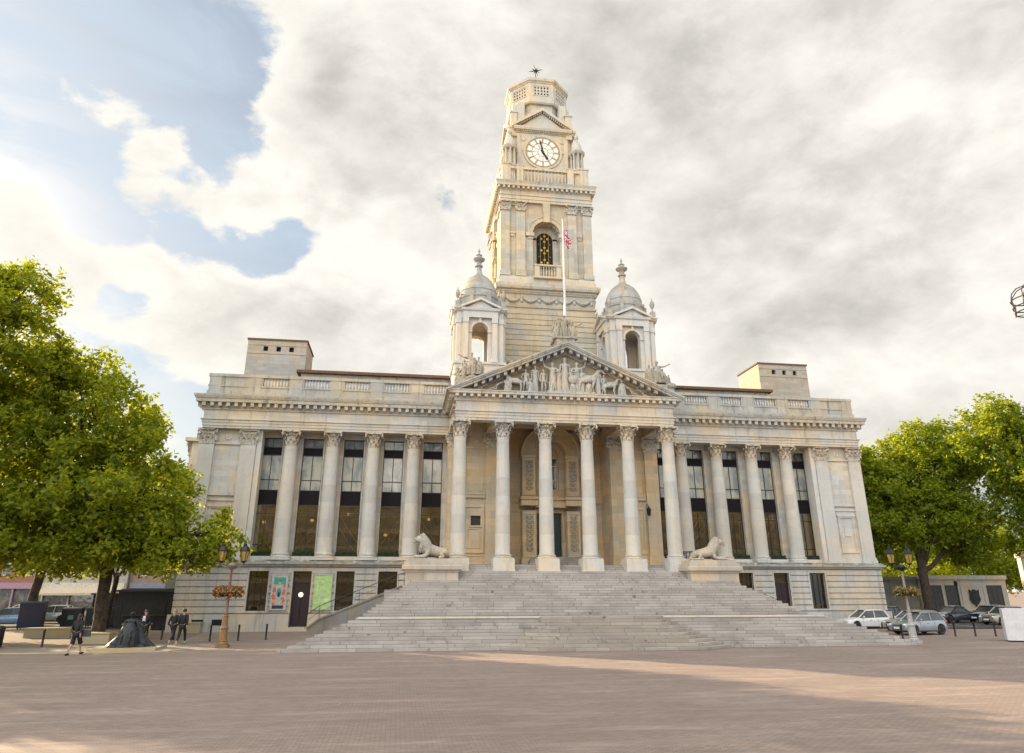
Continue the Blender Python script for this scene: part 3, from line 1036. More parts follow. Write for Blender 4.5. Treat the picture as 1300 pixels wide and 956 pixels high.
# ---- colonnade walls
for sg in (-1, 1):
    w = MB()
    ops = [(sg * bx - .82, sg * bx + .82, 5.4, 14.72) for bx in BAYS]
    a, b = sorted((sg * 8.75, sg * 24.2))
    w.wall(a, b, 5.05, 15.1, YW, 60.75, ops)
    # raised architrave round every window
    for o in ops:
        w.wall(o[0] - .1, o[1] + .1, 5.36, 14.82, YW - .05, YW + .02, [o])
    build(w, 'wall', M['stone'])
    # end pavilion
    p = MB()
    a, b = sorted((sg * 24.15, sg * 28.4))
    p.box(a, b, 59.05, 60.75, 5.05, 15.1)
    xi, xe = sg * 28.4, sg * 27.9
    p.box(sg * 28.4, sg * 27.6, 60.75, 92, 5.05, 15.1)
    c0, c1 = sorted((sg * (PB + .62), sg * (PA - .55)))
    # string, framed panels with plaque
    p.box(c0, c1, 58.93, 59.06, 13.85, 14.0)
    p.box(c0, c1, 58.9, 59.06, 9.85, 10.05)
    p.box(c0, c1, 58.95, 59.06, 9.45, 9.6)
    p.wall(c0 + .25, c1 - .25, 5.9, 9.0, 58.97, 59.06, [(c0 + .42, c1 - .42, 6.05, 8.85)])
    p.box(c0 + .15, c1 - .15, 58.9, 59.06, 8.98, 9.16)
    cm = (c0 + c1) / 2
    p.box(cm - .28, cm + .28, 58.96, 59.055, 7.3, 8.2)
    p.lathe([(.0, 0), (.26, .0), (.3, .04), (.2, .08), (0, .1)], n=16) if False else None
    p.T = Matrix.Translation((cm, 59.06, 14.5)) @ Matrix.Rotation(R(90), 4, 'X')
    p.lathe([(.24, 0), (.3, .05), (.2, .08), (.12, .05), (.08, .1), (0.01, .12)], n=18)
    p.T = None
    # wall base moulding
    p.box(a - (.03 if sg < 0 else 0), b + (.03 if sg > 0 else 0), 58.98, 59.06, 5.05, 5.5)
    build(p, 'pavilion_wall', M['stone'])
    for px_ in (PB, PA):
        q = MB()
        hw = .58
        q.box(sg * px_ - hw, sg * px_ + hw, 58.82, 59.1, 5.5, 13.85)
        q.box(sg * px_ - hw - .12, sg * px_ + hw + .12, 58.72, 59.1, 5.05, 5.3)
        q.box(sg * px_ - hw - .07, sg * px_ + hw + .07, 58.76, 59.1, 5.3, 5.5)
        pil = build(q, 'pilaster', M['stone_col'])
        inst('capital', PCAP, pil, (sg * px_, 59.04, 13.85))
    # inner respond beside the last window
    q = MB()
    q.box(sg * (PB - .6), sg * (PB - 1.0), 58.95, 60.05, 5.05, 15.1)
    build(q, 'reveal', M['stone_plain'])
    for cx in CX:
        col = inst('column', WSH, HALL, (sg * cx, YC, 5.55))
        inst('base', WBASE, col, (sg * cx, YC, 5.055))
        inst('capital', CAP, col, (sg * cx, YC, 13.85), random.choice((0, PI / 2)))

# left side projecting bay and its pilasters (sunlit return)
sb = MB()
sb.box(-30.45, -28.4, 64.2, 78, 5.05, 15.0); sb.box(-31.0, -28.4, 63.9, 78.2, 15.0, 15.3)
sb.box(-30.85, -28.7, 64.0, 78.2, -.3, 5.05)
build(sb, 'side_bay', M['stone'])
for yy in (65.0, 68.4, 73.8, 77.2):
    q = MB(); q.box(-30.65, -30.4, yy - .5, yy + .5, 5.1, 13.9)
    pil = build(q, 'pilaster', M['stone_col'])
    inst('capital', PCAP, pil, (-30.5, yy, 13.8), -PI / 2)

# ---- long windows of the wings (one mesh set, copied)
def wing_window():
    f = MB()
    H = .82
    y0, y1 = 60.33, 60.42
    zs = [5.4, 6.25, 8.67, 9.35, 10.5, 11.33, 13.33, 13.98, 14.72]
    f.wall(-H, H, 5.4, 14.72, y0, y1, [(-H + .06, H - .06, 5.46, 14.66)])
    for z in (6.25, 8.67, 9.35, 10.5, 11.33, 13.33, 13.98):
        f.box(-H, H, y0 + .003, y1 - .01, z - .03, z + .03)
    f.box(-.03, .03, y0 + .005, y1 - .012, 5.4, 9.35)
    f.box(-.03, .03, y0 + .005, y1 - .012, 10.5, 13.33)
    f.box(-.025, .025, y0 + .005, y1 - .012, 13.98, 14.7)
    me = f.mesh('window', M['frame_dark'])
    sp = MB().box(-H + .03, H - .03, y0 + .04, y0 + .07, 9.35, 10.5).mesh('spandrel_panel', M['panel_dark'])
    sp2 = MB().box(-H + .03, H - .03, y0 + .04, y0 + .07, 13.33, 13.98).mesh('spandrel_panel', M['panel_dark'])
    def pn(a, b):
        m = MB()
        for xa, xb in ((-H + .05, -.02), (.02, H - .05)): m.box(xa, xb, y0 + .05, y0 + .08, a, b)
        return m
    lo = pn(5.45, 6.25).merge(pn(6.25, 8.67)).merge(pn(8.67, 9.35)).mesh('lower_pane', M['pane_lower'])
    up = pn(10.5, 11.33).merge(pn(11.33, 13.33)).mesh('upper_pane', M['pane_upper'])
    tp = pn(13.98, 14.7).mesh('top_pane', M['pane_top'])
    return me, sp, sp2, lo, up, tp


WW = wing_window()
for sg in (-1, 1):
    for bx in BAYS:
        w = inst('window', WW[0], HALL, (sg * bx, 0, 0))
        for nm, me in zip(('spandrel_panel', 'spandrel_panel', 'lower_pane', 'upper_pane', 'top_pane'), WW[1:]):
            inst(nm, me, w, (sg * bx, 0, 0))

# ---- rooms behind the lower glass: warm back wall, stair flights, lamps and a ceiling with its own glow
rnd = random.Random(12)
for sg in (-1, 1):
    x0, x1 = sorted((sg * 8.9, sg * 24.1))
    rm = MB()
    rm.box(x0, x1, 64.0, 64.1, 5.1, 10.3); rm.box(x0, x1, 60.8, 64.0, 5.05, 5.15)
    rm.box(x0, x1, 60.8, 64.0, 9.95, 10.05)
    room = build(rm, 'room', M['room_wall'])
    MB().box(x0, x1, 61.2, 63.8, 9.8, 9.9).build('room_ceiling', M['room_ceiling'], room)
    sr = MB()
    for k, bx in enumerate(BAYS):
        xc = sg * bx; d_ = 1 if k % 2 else -1
        sr.tube([(xc - d_ * 1.5, 62.6, 5.3), (xc + d_ * 1.3, 62.6, 9.3)], .05, 6)
        sr.tube([(xc - d_ * .9, 62.2, 5.3), (xc + d_ * 1.5, 62.2, 8.6)], .04, 6)
        for q in range(5):
            xx = xc - d_ * 1.5 + d_ * 2.8 * (q + .5) / 5; zz = 5.3 + 4.0 * (q + .5) / 5
            sr.tube([(xx, 62.6, zz - .75), (xx, 62.6, zz)], .025, 5)
    sr.build('stair_rail', M['stair_rail'], room)
    for k, bx in enumerate(BAYS):
        xc = sg * bx + rnd.uniform(-.5, .5)
        lp_ = MB(); zl = rnd.uniform(7.2, 9.3)
        lp_.ell((xc, 61.9 + rnd.uniform(0, 1.2), zl), (.16, .05, .12), 8, 6)
        lp_.build('room_lamp', M['room_lamp'], room, 50)
    # ground storey room
    gx0, gx1 = sorted((sg * 9.4, sg * 28.3))
    gm = MB()
    gm.box(gx0, gx1, 62.5, 62.6, .2, 4.5); gm.box(gx0, gx1, 59.2, 62.5, .1, .2)
    gr_ = build(gm, 'ground_room', M['room_wall'])
    MB().box(gx0, gx1, 59.2, 62.5, 4.38, 4.5).build('room_ceiling', M['room_ceiling'], gr_)
    br_ = MB()
    for k in range(26):
        xx = gx0 + .4 + k * (gx1 - gx0) / 26
        br_.tube([(xx, 59.3, 4.36), (xx + rnd.uniform(-.7, .9), 62.3, 4.36)], .045, 5)
    for k in range(8):
        xx = gx0 + 1 + k * 2.3
        br_.box(xx, xx + rnd.uniform(.3, .7), 60.5, 61.0, .2, rnd.uniform(1.6, 2.6))
    br_.build('ceiling_beams', M['frame_dark'], gr_)

# ---- entablature and cornice
FP = [(-28.3, 92), (-28.3, 58.52), (-8.6, 58.52)]
PPATH = [(-8.6, 58.52), (-8.6, 52.7), (8.6, 52.7), (8.6, 58.52)]
FPR = [(8.6, 58.52), (28.3, 58.52), (28.3, 92)]
ent = [(-.9, 15.08), (0, 15.08), (0, 15.26), (.05, 15.27), (.05, 15.5), (.1, 15.51), (.1, 15.7), (.2, 15.74), (.2, 15.8), (.02, 15.83), (.02, 16.5), (.16, 16.56), (.16, 16.62), (-.9, 16.62)]
e = MB()
e.mould(FP, ent); e.mould(PPATH, ent); e.mould(FPR, ent)
e.box(-28.2, -8.8, 59.3, 60.7, 15.09, 16.6); e.box(8.8, 28.2, 59.3, 60.7, 15.09, 16.6)
build(e, 'entablature', M['stone_frieze'])


def blocks_along(mb, path, w, pitch, o0, o1, z0, z1):
    """rows of small blocks (modillions or dentils) along a path"""
    for (ax, ay), (bx, by) in zip(path[:-1], path[1:]):
        L = math.hypot(bx - ax, by - ay)
        ux, uy = (bx - ax) / L, (by - ay) / L
        nx, ny = uy, -ux
        n = max(1, int(round((L + 2 * o1 * 0.5) / pitch)))
        for i in range(n + 1):
            t = -o1 * 0.0 + L * i / n
            cx, cy = ax + ux * t, ay + uy * t
            p = []
            for s, o in ((-w / 2, o0), (w / 2, o0), (w / 2, o1), (-w / 2, o1)):
                p.append((cx + ux * s + nx * o, cy + uy * s + ny * o))
            mb.prism(p, 'z', z0, z1)


c = MB()
cor = [(.0, 16.6), (.12, 16.61), (.18, 16.74), (.18, 17.06), (.6, 17.08), (.62, 17.32), (.68, 17.36), (.76, 17.54), (.79, 17.66), (0.1, 17.74), (-.3, 17.74), (-.3, 16.6)]
c.mould([(p[0], p[1]) for p in FP], cor)
blocks_along(c, FP, .26, .635, .1, .54, 16.76, 17.085)
build(c, 'cornice', M['stone_cornice'])
c = MB()
c.mould(FPR, cor)
blocks_along(c, FPR, .26, .635, .1, .54, 16.76, 17.085)
build(c, 'cornice', M['stone_cornice'])
c = MB()
pcor = [(.0, 16.6), (.12, 16.61), (.15, 16.7), (.15, 17.02), (.62, 17.03), (.64, 17.2), (.7, 17.24), (.7, 17.3), (-.2, 17.34), (-.2, 16.6)]
c.mould(PPATH, pcor)
blocks_along(c, PPATH, .24, .57, .1, .55, 16.8, 17.035)
blocks_along(c, PPATH, .07, .125, .05, .18, 16.62, 16.76)
build(c, 'cornice', M['stone_frieze'])

# ---- parapet with baluster bays
def parapet(sg):
    mb = MB()
    a, b = 8.9, 28.25
    yf, yb = 58.55, 58.95
    ops = [(sg * bx - 1.0, sg * bx + 1.0, 18.62, 19.32) for bx in BAYS]
    x0, x1 = sorted((sg * a, sg * b))
    mb.wall(x0, x1, 17.7, 19.32, yf, yb, ops)
    xo = sg * b
    mb.box(xo, xo - sg * .4, yb, 92, 17.7, 19.32)
    # coping, base course, pedestals proud
    for z0, z1, o in ((19.32, 19.56, .09), (18.5, 18.62, .06), (17.7, 18.12, .1)):
        mb.wall(x0 - (o if sg < 0 else 0), x1 + (o if sg > 0 else 0), z0, z1, yf - o, yb + o, [])
        mb.box(xo + sg * o, xo - sg * (.4 + o), yb + o, 92, z0, z1)
    for bx in [9.94 - 1.64] + [q + 1.64 for q in BAYS]:
        mb.box(sg * bx - .5, sg * bx + .5, yf - .05, yb + .05, 18.12, 19.34)
    mb.box(sg * 28.25, sg * 27.3, yf - .05, yb + .05, 18.12, 19.34)
    o = build(mb, 'parapet', M['stone_parapet'])
    bm = MB()
    for k in range(8):
        bb = baluster_mb(.72, .092)
        bm.merge(bb, Matrix.Translation((-.875 + .25 * k, -.06, 0)))
    me = bm.mesh('balusters', M['stone_plain'], 40)
    for bx in BAYS:
        inst('balusters', me, o, (sg * bx, 58.75, 18.61))


parapet(-1); parapet(1)

# ---- roofs
rf = MB()
rf.box(-28.3, 28.3, 58.9, 92, 16.5, 17.6)
build(rf, 'flat_roof', M['lead'])
at = MB()
at.box(-21.5, 21.5, 60.9, 84, 17.5, 20.55)
attic = build(at, 'attic_wall', M['stone_parapet'])
for sg in (-1, 1):
    MB().box(sg * 9.2, sg * 21.3, 60.86, 60.9, 18.2, 20.1).build('attic_glazing', M['attic_glass'], attic)
ed = MB()
ed.box(-21.85, 21.85, 60.55, 84.2, 20.55, 20.8)
build(ed, 'roof_edge', M['roof_edge'], parent=attic)
for sg in (-1, 1):
    b_ = MB()
    x0, x1 = sorted((sg * 21.38, sg * 26.43))
    ops = [(x0 + 1.35 + k * 1.1, x0 + 1.75 + k * 1.1, 22.75, 23.2) for k in range(3)]
    b_.wall(x0, x1, 17.5, 23.75, 61.9, 62.3, ops)
    b_.box(x0, x1, 62.3, 66.2, 17.5, 23.75)
    b_.wall(x0 + .05, x1 - .05, 23.28, 23.36, 61.86, 61.92, [])
    b_.wall(x0 + .05, x1 - .05, 22.5, 22.58, 61.86, 61.92, [])
    bo = build(b_, 'rooftop_block', M['stone_box'])
    MB().box(x0 - .08, x1 + .08, 61.82, 66.28, 23.75, 23.9).build('roof_edge', M['roof_edge'], bo)
    v = MB()
    for o in ops: v.box(o[0], o[1], 62.18, 62.295, o[2], o[3])
    v.build('vent', M['dark'], bo)

# ---- portico
for k in range(6):
    x = (k - 2.5) * 3.286
    pd = MB()
    pd.box(x - .78, x + .78, 52.52, 54.08, 4.0, 4.9)
    pd.box(x - .82, x + .82, 52.48, 54.12, 4.0, 4.25)
    col = inst('column', PSH, HALL, (x, 53.3, 5.31))
    pd.build('plinth', M['stone_plain'], col)
    inst('base', PBASE, col, (x, 53.3, 4.9))
    inst('capital', CAP, col, (x, 53.3, 13.85), (k % 2) * PI / 2)
pf = MB()
pf.box(-8.9, 8.9, 53.6, 60.7, 2.0, 4.65)
pf.box(-8.9, 8.9, 53.3, 53.6, 2.0, 4.48)
pf.box(-8.9, 8.9, 53.0, 53.3, 2.0, 4.315)
pf.box(-9.0, 9.0, 52.0, 53.0, 2.0, 4.142)
for k in range(5):
    pf.box(-1.75 - .1 * (4 - k), 1.75 + .1 * (4 - k), 57.9 + .34 * k, 60.9, 4.6, 4.65 + .16 * (k + 1))
build(pf, 'porch_floor', M['steps'])
# walls inside the porch
pw = MB()
for sg in (-1, 1):
    a, b = sorted((sg * 4.6, sg * 8.8))
    so = [(sg * 6.5 - .4, sg * 6.5 + .4, 7.7, 8.45)]
    pw.wall(a, b, 4.6, 16.6, 57.6, 58.1, so)
    pw.box(a, b, 58.1, 60.8, 4.6, 16.6)
    # framed niche panel, string and skirting
    a2, b2 = sorted((sg * 5.75, sg * 7.6))
    pw.wall(a2 + .1, b2 - .1, 5.6, 9.3, 57.52, 57.62, [(a2 + .25, b2 - .25, 5.9, 9.1)])
    pw.wall(a2 + .4, b2 - .4, 5.95, 7.5, 57.55, 57.62, [(a2 + .5, b2 - .5, 6.05, 7.4)])
    pw.wall(so[0][0] - .12, so[0][1] + .12, 7.58, 8.57, 57.5, 57.62, so)
    pw.box(a2, b2, 57.42, 57.62, 9.85, 10.2)
    pw.box(a2, b2, 57.36, 57.62, 10.1, 10.18)
    pw.box(a2, b2, 57.5, 57.62, 13.8, 13.95)
    pw.box(a, b, 57.5, 57.65, 4.62, 5.35); pw.box(a, b, 57.46, 57.65, 5.35, 5.43)
    pw.wall(a2 + .15, b2 - .15, 10.4, 13.6, 57.57, 57.62, [(a2 + .27, b2 - .27, 10.52, 13.48)])
    # small roundel high on the wall
    pw.T = Matrix.Translation((sg * 6.5, 57.6, 14.5)) @ Matrix.Rotation(R(90), 4, 'X')
    pw.lathe([(.2, 0), (.24, .04), (.14, .06), (.05, .1), (0.01, .1)], n=16)
    pw.T = None
    pw.box(sg * 4.6 - (.02 if sg > 0 else 0), sg * 4.6 + (.02 if sg < 0 else 0), 57.7, 60.6, 9.85, 10.15)
# back wall of the middle recess
pw.wall(-4.6, 4.6, 4.6, 16.6, 60.4, 60.9, [(-1.07, 1.07, 5.45, 9.02), (-.88, .88, 10.9, 13.75)])
pw.box(-4.6, -2.6, 60.32, 60.42, 9.1, 9.25); pw.box(2.6, 4.6, 60.32, 60.42, 9.1, 9.25)
pw.box(-4.6, -2.6, 60.28, 60.42, 9.85, 10.1); pw.box(2.6, 4.6, 60.28, 60.42, 9.85, 10.1)
pw.box(-4.6, -2.6, 60.3, 60.42, 4.65, 5.4); pw.box(2.6, 4.6, 60.3, 60.42, 4.65, 5.4)
porch = build(pw, 'porch_wall', M['stone_porch'])
for sg in (-1, 1):
    v = MB().box(sg * 6.5 - .4, sg * 6.5 + .4, 57.8, 57.9, 7.7, 8.45)
    v.build('small_window', M['pane_dark'], porch)
    for px_ in (5.17, 8.2):
        q = MB()
        q.box(sg * px_ - .55, sg * px_ + .55, 57.3, 57.62, 5.43, 13.85)
        q.box(sg * px_ - .68, sg * px_ + .68, 57.2, 57.62, 4.62, 5.1)
        q.box(sg * px_ - .62, sg * px_ + .62, 57.24, 57.62, 5.1, 5.43)
        pil = build(q, 'pilaster', M['stone_porch'])
        inst('capital', PCAP, pil, (sg * px_, 57.52, 13.85))
        MB().box(sg * px_ - .6, sg * px_ + .6, 53.8, 57.6, 15.1, 15.7).build('ceiling_beam', M['stone_porch'], pil)
    # outer respond column on the wing line
    col = inst('column', WSH, HALL, (sg * 8.3, 58.95, 5.55))
    inst('base', WBASE, col, (sg * 8.3, 58.95, 5.055))
    inst('capital', CAP, col, (sg * 8.3, 58.95, 13.85))
cl = MB()
cl.box(-8.8, 8.8, 53.65, 60.9, 16.3, 16.58)
build(cl, 'porch_ceiling', M['stone_porch'])
# carved doorway: pilasters below and above, arch over the window
dw = MB()
for sg in (-1, 1):
    a, b = sorted((sg * 1.3, sg * 2.45))
    for z0, z1 in ((5.3, 9.1), (10.25, 13.55)):
        dw.box(a, b, 59.3, 60.42, z0, z1)
        dw.wall(a + .04, b - .04, z0 + .1, z1 - .05, 59.22, 59.31, [(a + .22, b - .22, z0 + .45, z1 - .3)])
    dw.box(a - .08, b + .08, 59.15, 60.42, 4.65, 5.3)
    dw.box(a - .06, b + .06, 59.12, 60.42, 13.5, 13.72)
    dw.box(a - .12, b + .12, 58.95, 60.42, 9.5, 10.0)
    dw.box(a - .2, b + .2, 58.8, 60.42, 9.98, 10.2)
dw.box(-1.3, 1.3, 59.4, 60.42, 9.4, 10.0)
dw.box(-1.3, 1.3, 59.2, 60.42, 9.98, 10.2)
dw.wall(-1.3, 1.3, 5.45, 9.3, 60.2, 60.42, [(-1.07, 1.07, 5.45, 9.02)])
dw.wall(-1.3, 1.3, 10.2, 13.72, 60.2, 60.42, [(-.88, .88, 10.9, 13.72)])
dw.arch(0, 13.72, 1.5, 2.45, 59.25, 60.42, 28)
dw.arch(0, 13.72, 2.4, 2.56, 59.15, 60.42, 28)
dw.arch(0, 13.72, 1.32, 1.52, 59.2, 60.42, 28)
dw.arch(0, 13.72, .86, 1.3, 60.1, 60.42, 24)
for k in range(13):    # carved coffers in the arch
    a = PI * (k + .5) / 13
    dw.T = Matrix.Translation((1.97 * math.cos(a), 59.24, 13.72 + 1.97 * math.sin(a))) @ Matrix.Rotation(-a + PI / 2, 4, 'Y')
    dw.wall(-.19, .19, -.32, .32, -.05, .02, [(-.13, .13, -.25, .25)])
    dw.ell((0, -.01, 0), (.09, .05, .16), 8, 5)
    dw.T = None
dwo = build(dw, 'carved_doorway', M['stone_porch'], 30)
# relief scrolls on the four panels
rl = MB()
rnd = random.Random(5)
for sg in (-1, 1):
    cxp = sg * 1.875
    for z0, z1 in ((5.85, 8.75), (10.75, 13.2)):
        z = z0; k = 0
        while z < z1 - .1:
            for s in (-1, 1):
                rl.tube([(cxp, 59.29, z), (cxp + s * .17, 59.25, z + .08), (cxp + s * .24, 59.25, z + .22), (cxp + s * .12, 59.23, z + .3), (cxp + s * .1, 59.24, z + .2)], [.03, .045, .05, .045, .03], 5)
            rl.ell((cxp, 59.27, z + .12), (.07 + .04 * (k % 2), .05, .12), 7, 5)
            z += .36; k += 1
    rl.T = Matrix.Translation((cxp, 59.22, 11.95)) @ Matrix.Rotation(R(90), 4, 'X')
    rl.lathe([(.2, -.02), (.32, .0), (.36, .06), (.28, .07), (.2, .02), (.1, .08), (0.01, .1)], n=18)
    rl.T = None
rl.build('carving', M['stone_carve_dark'], dwo, 40)
dr = MB()
for s in (-1, 1):
    a, b = sorted((s * .015, s * 1.05))
    dr.box(a, b, 60.55, 60.62, 5.45, 9.0)
    for k in range(4):
        dr.wall(a + .1, b - .1, 5.65 + k * .82, 6.33 + k * .82, 60.52, 60.56, [(a + .2, b - .2, 5.73 + k * .82, 6.25 + k * .82)])
door = build(dr, 'door', M['door_green'])
MB().tube([(.12, 60.52, 6.9), (.12, 60.46, 6.95), (.12, 60.46, 7.3), (.12, 60.52, 7.35)], .02, 6).build('handle', M['gold'], door)
wf = MB()
wf.arch(0, 13.72, .72, .9, 60.5, 60.6, 20)
wf.wall(-.9, .9, 10.9, 13.75, 60.5, 60.6, [(-.78, .78, 11.0, 13.76)])
for z in (11.75, 13.0, 13.7): wf.box(-.8, .8, 60.5, 60.58, z - .05, z + .05)
for x in (-.28, .28): wf.box(x - .035, x + .035, 60.5, 60.58, 10.95, 14.45)
aw = build(wf, 'arched_window', M['stone_plain'])
MB().box(-.85, .85, 60.6, 60.63, 10.9, 14.5).build('pane', glass('stained_pane', (0.02, 0.018, 0.012), (0.12, 0.08, 0.03), warm=(0.7, 0.42, 0.05), warmth=0.9, scale=(2, 2, 2)), aw)

# wall lanterns in the porch
for x in (-7.75, 7.55):
    s = 1 if x > 0 else -1
    ln = MB()
    ln.tube([(x, 57.3, 9.4), (x, 56.9, 9.5), (x, 56.8, 9.25)], .03, 6)
    ln.lathe([(.03, .0), (.14, .08), (.2, .5), (.23, .52), (.1, .68), (.02, .8)], x, 56.75, 6)
    ln.T = None
    for i in range(len(ln.v)):
        if ln.v[i][2] < 2: ln.v[i] = (ln.v[i][0], ln.v[i][1], ln.v[i][2] + 8.55)
    build(ln, 'wall_lantern', M['iron'])

# ---- pediment
AP = 21.5
def rake(z_off, sg):
    return [(sg * 9.45, 17.32 + z_off), (0, AP + z_off)]


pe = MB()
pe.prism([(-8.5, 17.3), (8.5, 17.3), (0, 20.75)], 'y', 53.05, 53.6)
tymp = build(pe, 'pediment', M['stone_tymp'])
rk = MB()
sl = (AP - 17.34) / 9.38
for sg in (-1, 1):
    def band(t0, t1, y0, y1, xe=9.38):
        z = lambda x, t: AP - sl * x - t
        xa = xe
        pts = [(0, AP - t1), (0, AP - t0), (sg * xa, z(xa, t0)), (sg * xa, z(xa, t1))]
        # cut by the horizontal cornice
        rk.prism(pts, 'y', y0, y1)
    band(0.0, .14, 51.9, 60.2, 9.4)
    band(.14, .26, 51.97, 53.7, 9.32)
    band(.26, .44, 52.05, 53.7, 9.15)
    band(.44, .8, 52.86, 53.65, 8.5)
    n = 15
    for k in range(n):
        x = 0.35 + k * .57
        if AP - sl * x - .75 < 17.35: continue
        w = .12
        z = lambda x, t: AP - sl * x - t
        rk.prism([(sg * (x - w), z(x - w, .43)), (sg * (x + w), z(x + w, .43)), (sg * (x + w), z(x + w, .72)), (sg * (x - w), z(x - w, .72))], 'y', 52.18, 52.9)
rk.build('raking_cornice', M['stone_parapet'], tymp)

def place_fig(kind, x, y, z, h, rz=0.0, name='figure', parent=None, mat='stone_carve', flip=False):
    s = h / 1.75
    if kind in ('seat', 'seatarm'): s = h / 1.35
    if kind == 'recline': s = h / 1.1
    if kind == 'horse': s = h / 1.85
    T = Matrix.Translation((x, y, z)) @ Matrix.Rotation(rz, 4, 'Z') @ Matrix.Scale(s, 4)
    if flip: T = T @ Matrix.Scale(-1, 4, (1, 0, 0))
    return rot_mb(FIG[kind], T)


PF = [('seat', -2.9, 1.15, .4, False), ('nude', .4, 2.2, .2, True), ('stand', 1.25, 2.2, -.2, False), ('nude', 3.05, 1.75, .2, False), ('seat', -4.75, 1.2, .4, False), ('stand', -.6, 2.1, .1, True), ('seat', .45, 1.2, 0, True), ('recline', -6.6, .62, 0, False), ('recline', -5.4, .95, 0, False), ('horse', -4.1, 1.6, 0, False), ('nude', -3.25, 1.95, 0, False), ('stand', -2.5, 2.3, .2, False),
      ('nude', -1.85, 2.0, .3, True), ('armup', -1.1, 2.6, -.2, False), ('seat', -1.3, 1.2, .9, False), ('stand', -.1, 3.05, 0, False), ('armup', .85, 2.7, .2, True),
      ('horse', 1.65, 2.2, 0, True), ('stand', 2.55, 2.15, 0, True), ('horse', 3.5, 1.55, 0, True), ('seatarm', 4.5, 1.4, -.4, True),
      ('recline', 5.1, .95, 0, True), ('recline', 6.1, .7, 0, True), ('seat', 1.75, 1.2, -.3, False)]
for kind, x, h, rz, fl in PF:
    place_fig(kind, x, 52.62 if kind != 'seat' else 52.5, 17.33, h, rz, flip=fl).build('relief_figure', M['stone_carve'], tymp, 60)
sh = MB(); sh.T = Matrix.Translation((.45, 52.3, 18.5)) @ Matrix.Rotation(R(90), 4, 'X')
sh.lathe([(0.01, .12), (.2, .09), (.34, .03), (.36, 0), (.34, -.02)], n=16); sh.T = None
sh.build('shield', M['stone_carve'], tymp, 40)
pl = MB(); pl.box(-1.6, 2.2, 52.2, 53.05, 17.32, 17.5); pl.build('relief_base', M['stone_carve'], tymp)
# ------------------------------------------------------------------ clock tower
TX, TY = 0.0, 63.6
def sq(h): return [(TX - h, TY - h), (TX + h, TY - h), (TX + h, TY + h), (TX - h, TY + h)]


t = MB()
t.box(-4.42, 4.42, TY - 4.42, TY + 4.42, 16, 30.3)
z = 19.0
while z < 27.0:     # channelled courses
    t.mould(sq(4.42), [(-.2, z + .03), (.05, z + .03), (.05, z + .43), (-.2, z + .43)], True)
    z += .5
t.mould(sq(4.42), [(-.2, 27.15), (.1, 27.15), (.14, 27.3), (.04, 27.38), (-.2, 27.38)], True)
tower = build(t, 'clock_tower', M['stone_tower'])

s = MB()
for side in range(4):
    s.T = Matrix.Translation((TX, TY, 0)) @ Matrix.Rotation(side * PI / 2, 4, 'Z')
    for k in range(5):      # swags of cloth between bosses
        x0 = -4.1 + k * 1.64; x1 = x0 + 1.64
        pts = [(x0 + (x1 - x0) * u, -4.47 - .08 * math.sin(PI * u), 28.25 - .52 * math.sin(PI * u)) for u in [i / 8 for i in range(9)]]
        s.tube(pts, [.05, .09, .12, .14, .15, .14, .12, .09, .05], 6)
    for k in range(6):
        x0 = -4.1 + k * 1.64
        s.ell((x0, -4.5, 28.2), (.16, .13, .22), 8, 6)
        s.ell((x0, -4.48, 27.85), (.12, .09, .25), 8, 6)
        s.ell((x0 - .12, -4.47, 27.95), (.06, .06, .25), 6, 5); s.ell((x0 + .12, -4.47, 27.95), (.06, .06, .25), 6, 5)
    s.T = None
s.build('swag_frieze', M['stone_carve'], tower, 50)

l = MB()
l.mould(sq(4.42), [(-.3, 28.5), (.1, 28.5), (.16, 28.6), (.16, 28.82), (.42, 28.9), (.5, 29.1), (.52, 29.32), (.4, 29.42), (.15, 29.55), (.1, 30.0), (.0, 30.3), (-.3, 30.3)], True)
for side in range(4):
    l.T = Matrix.Translation((TX, TY, 0)) @ Matrix.Rotation(side * PI / 2, 4, 'Z')
    for k in range(44): l.box(-4.5 + .205 * k, -4.4 + .205 * k, -4.7, -4.5, 28.64, 28.8)
    l.T = None
l.build('ledge', M['stone_tower_plain'], tower)

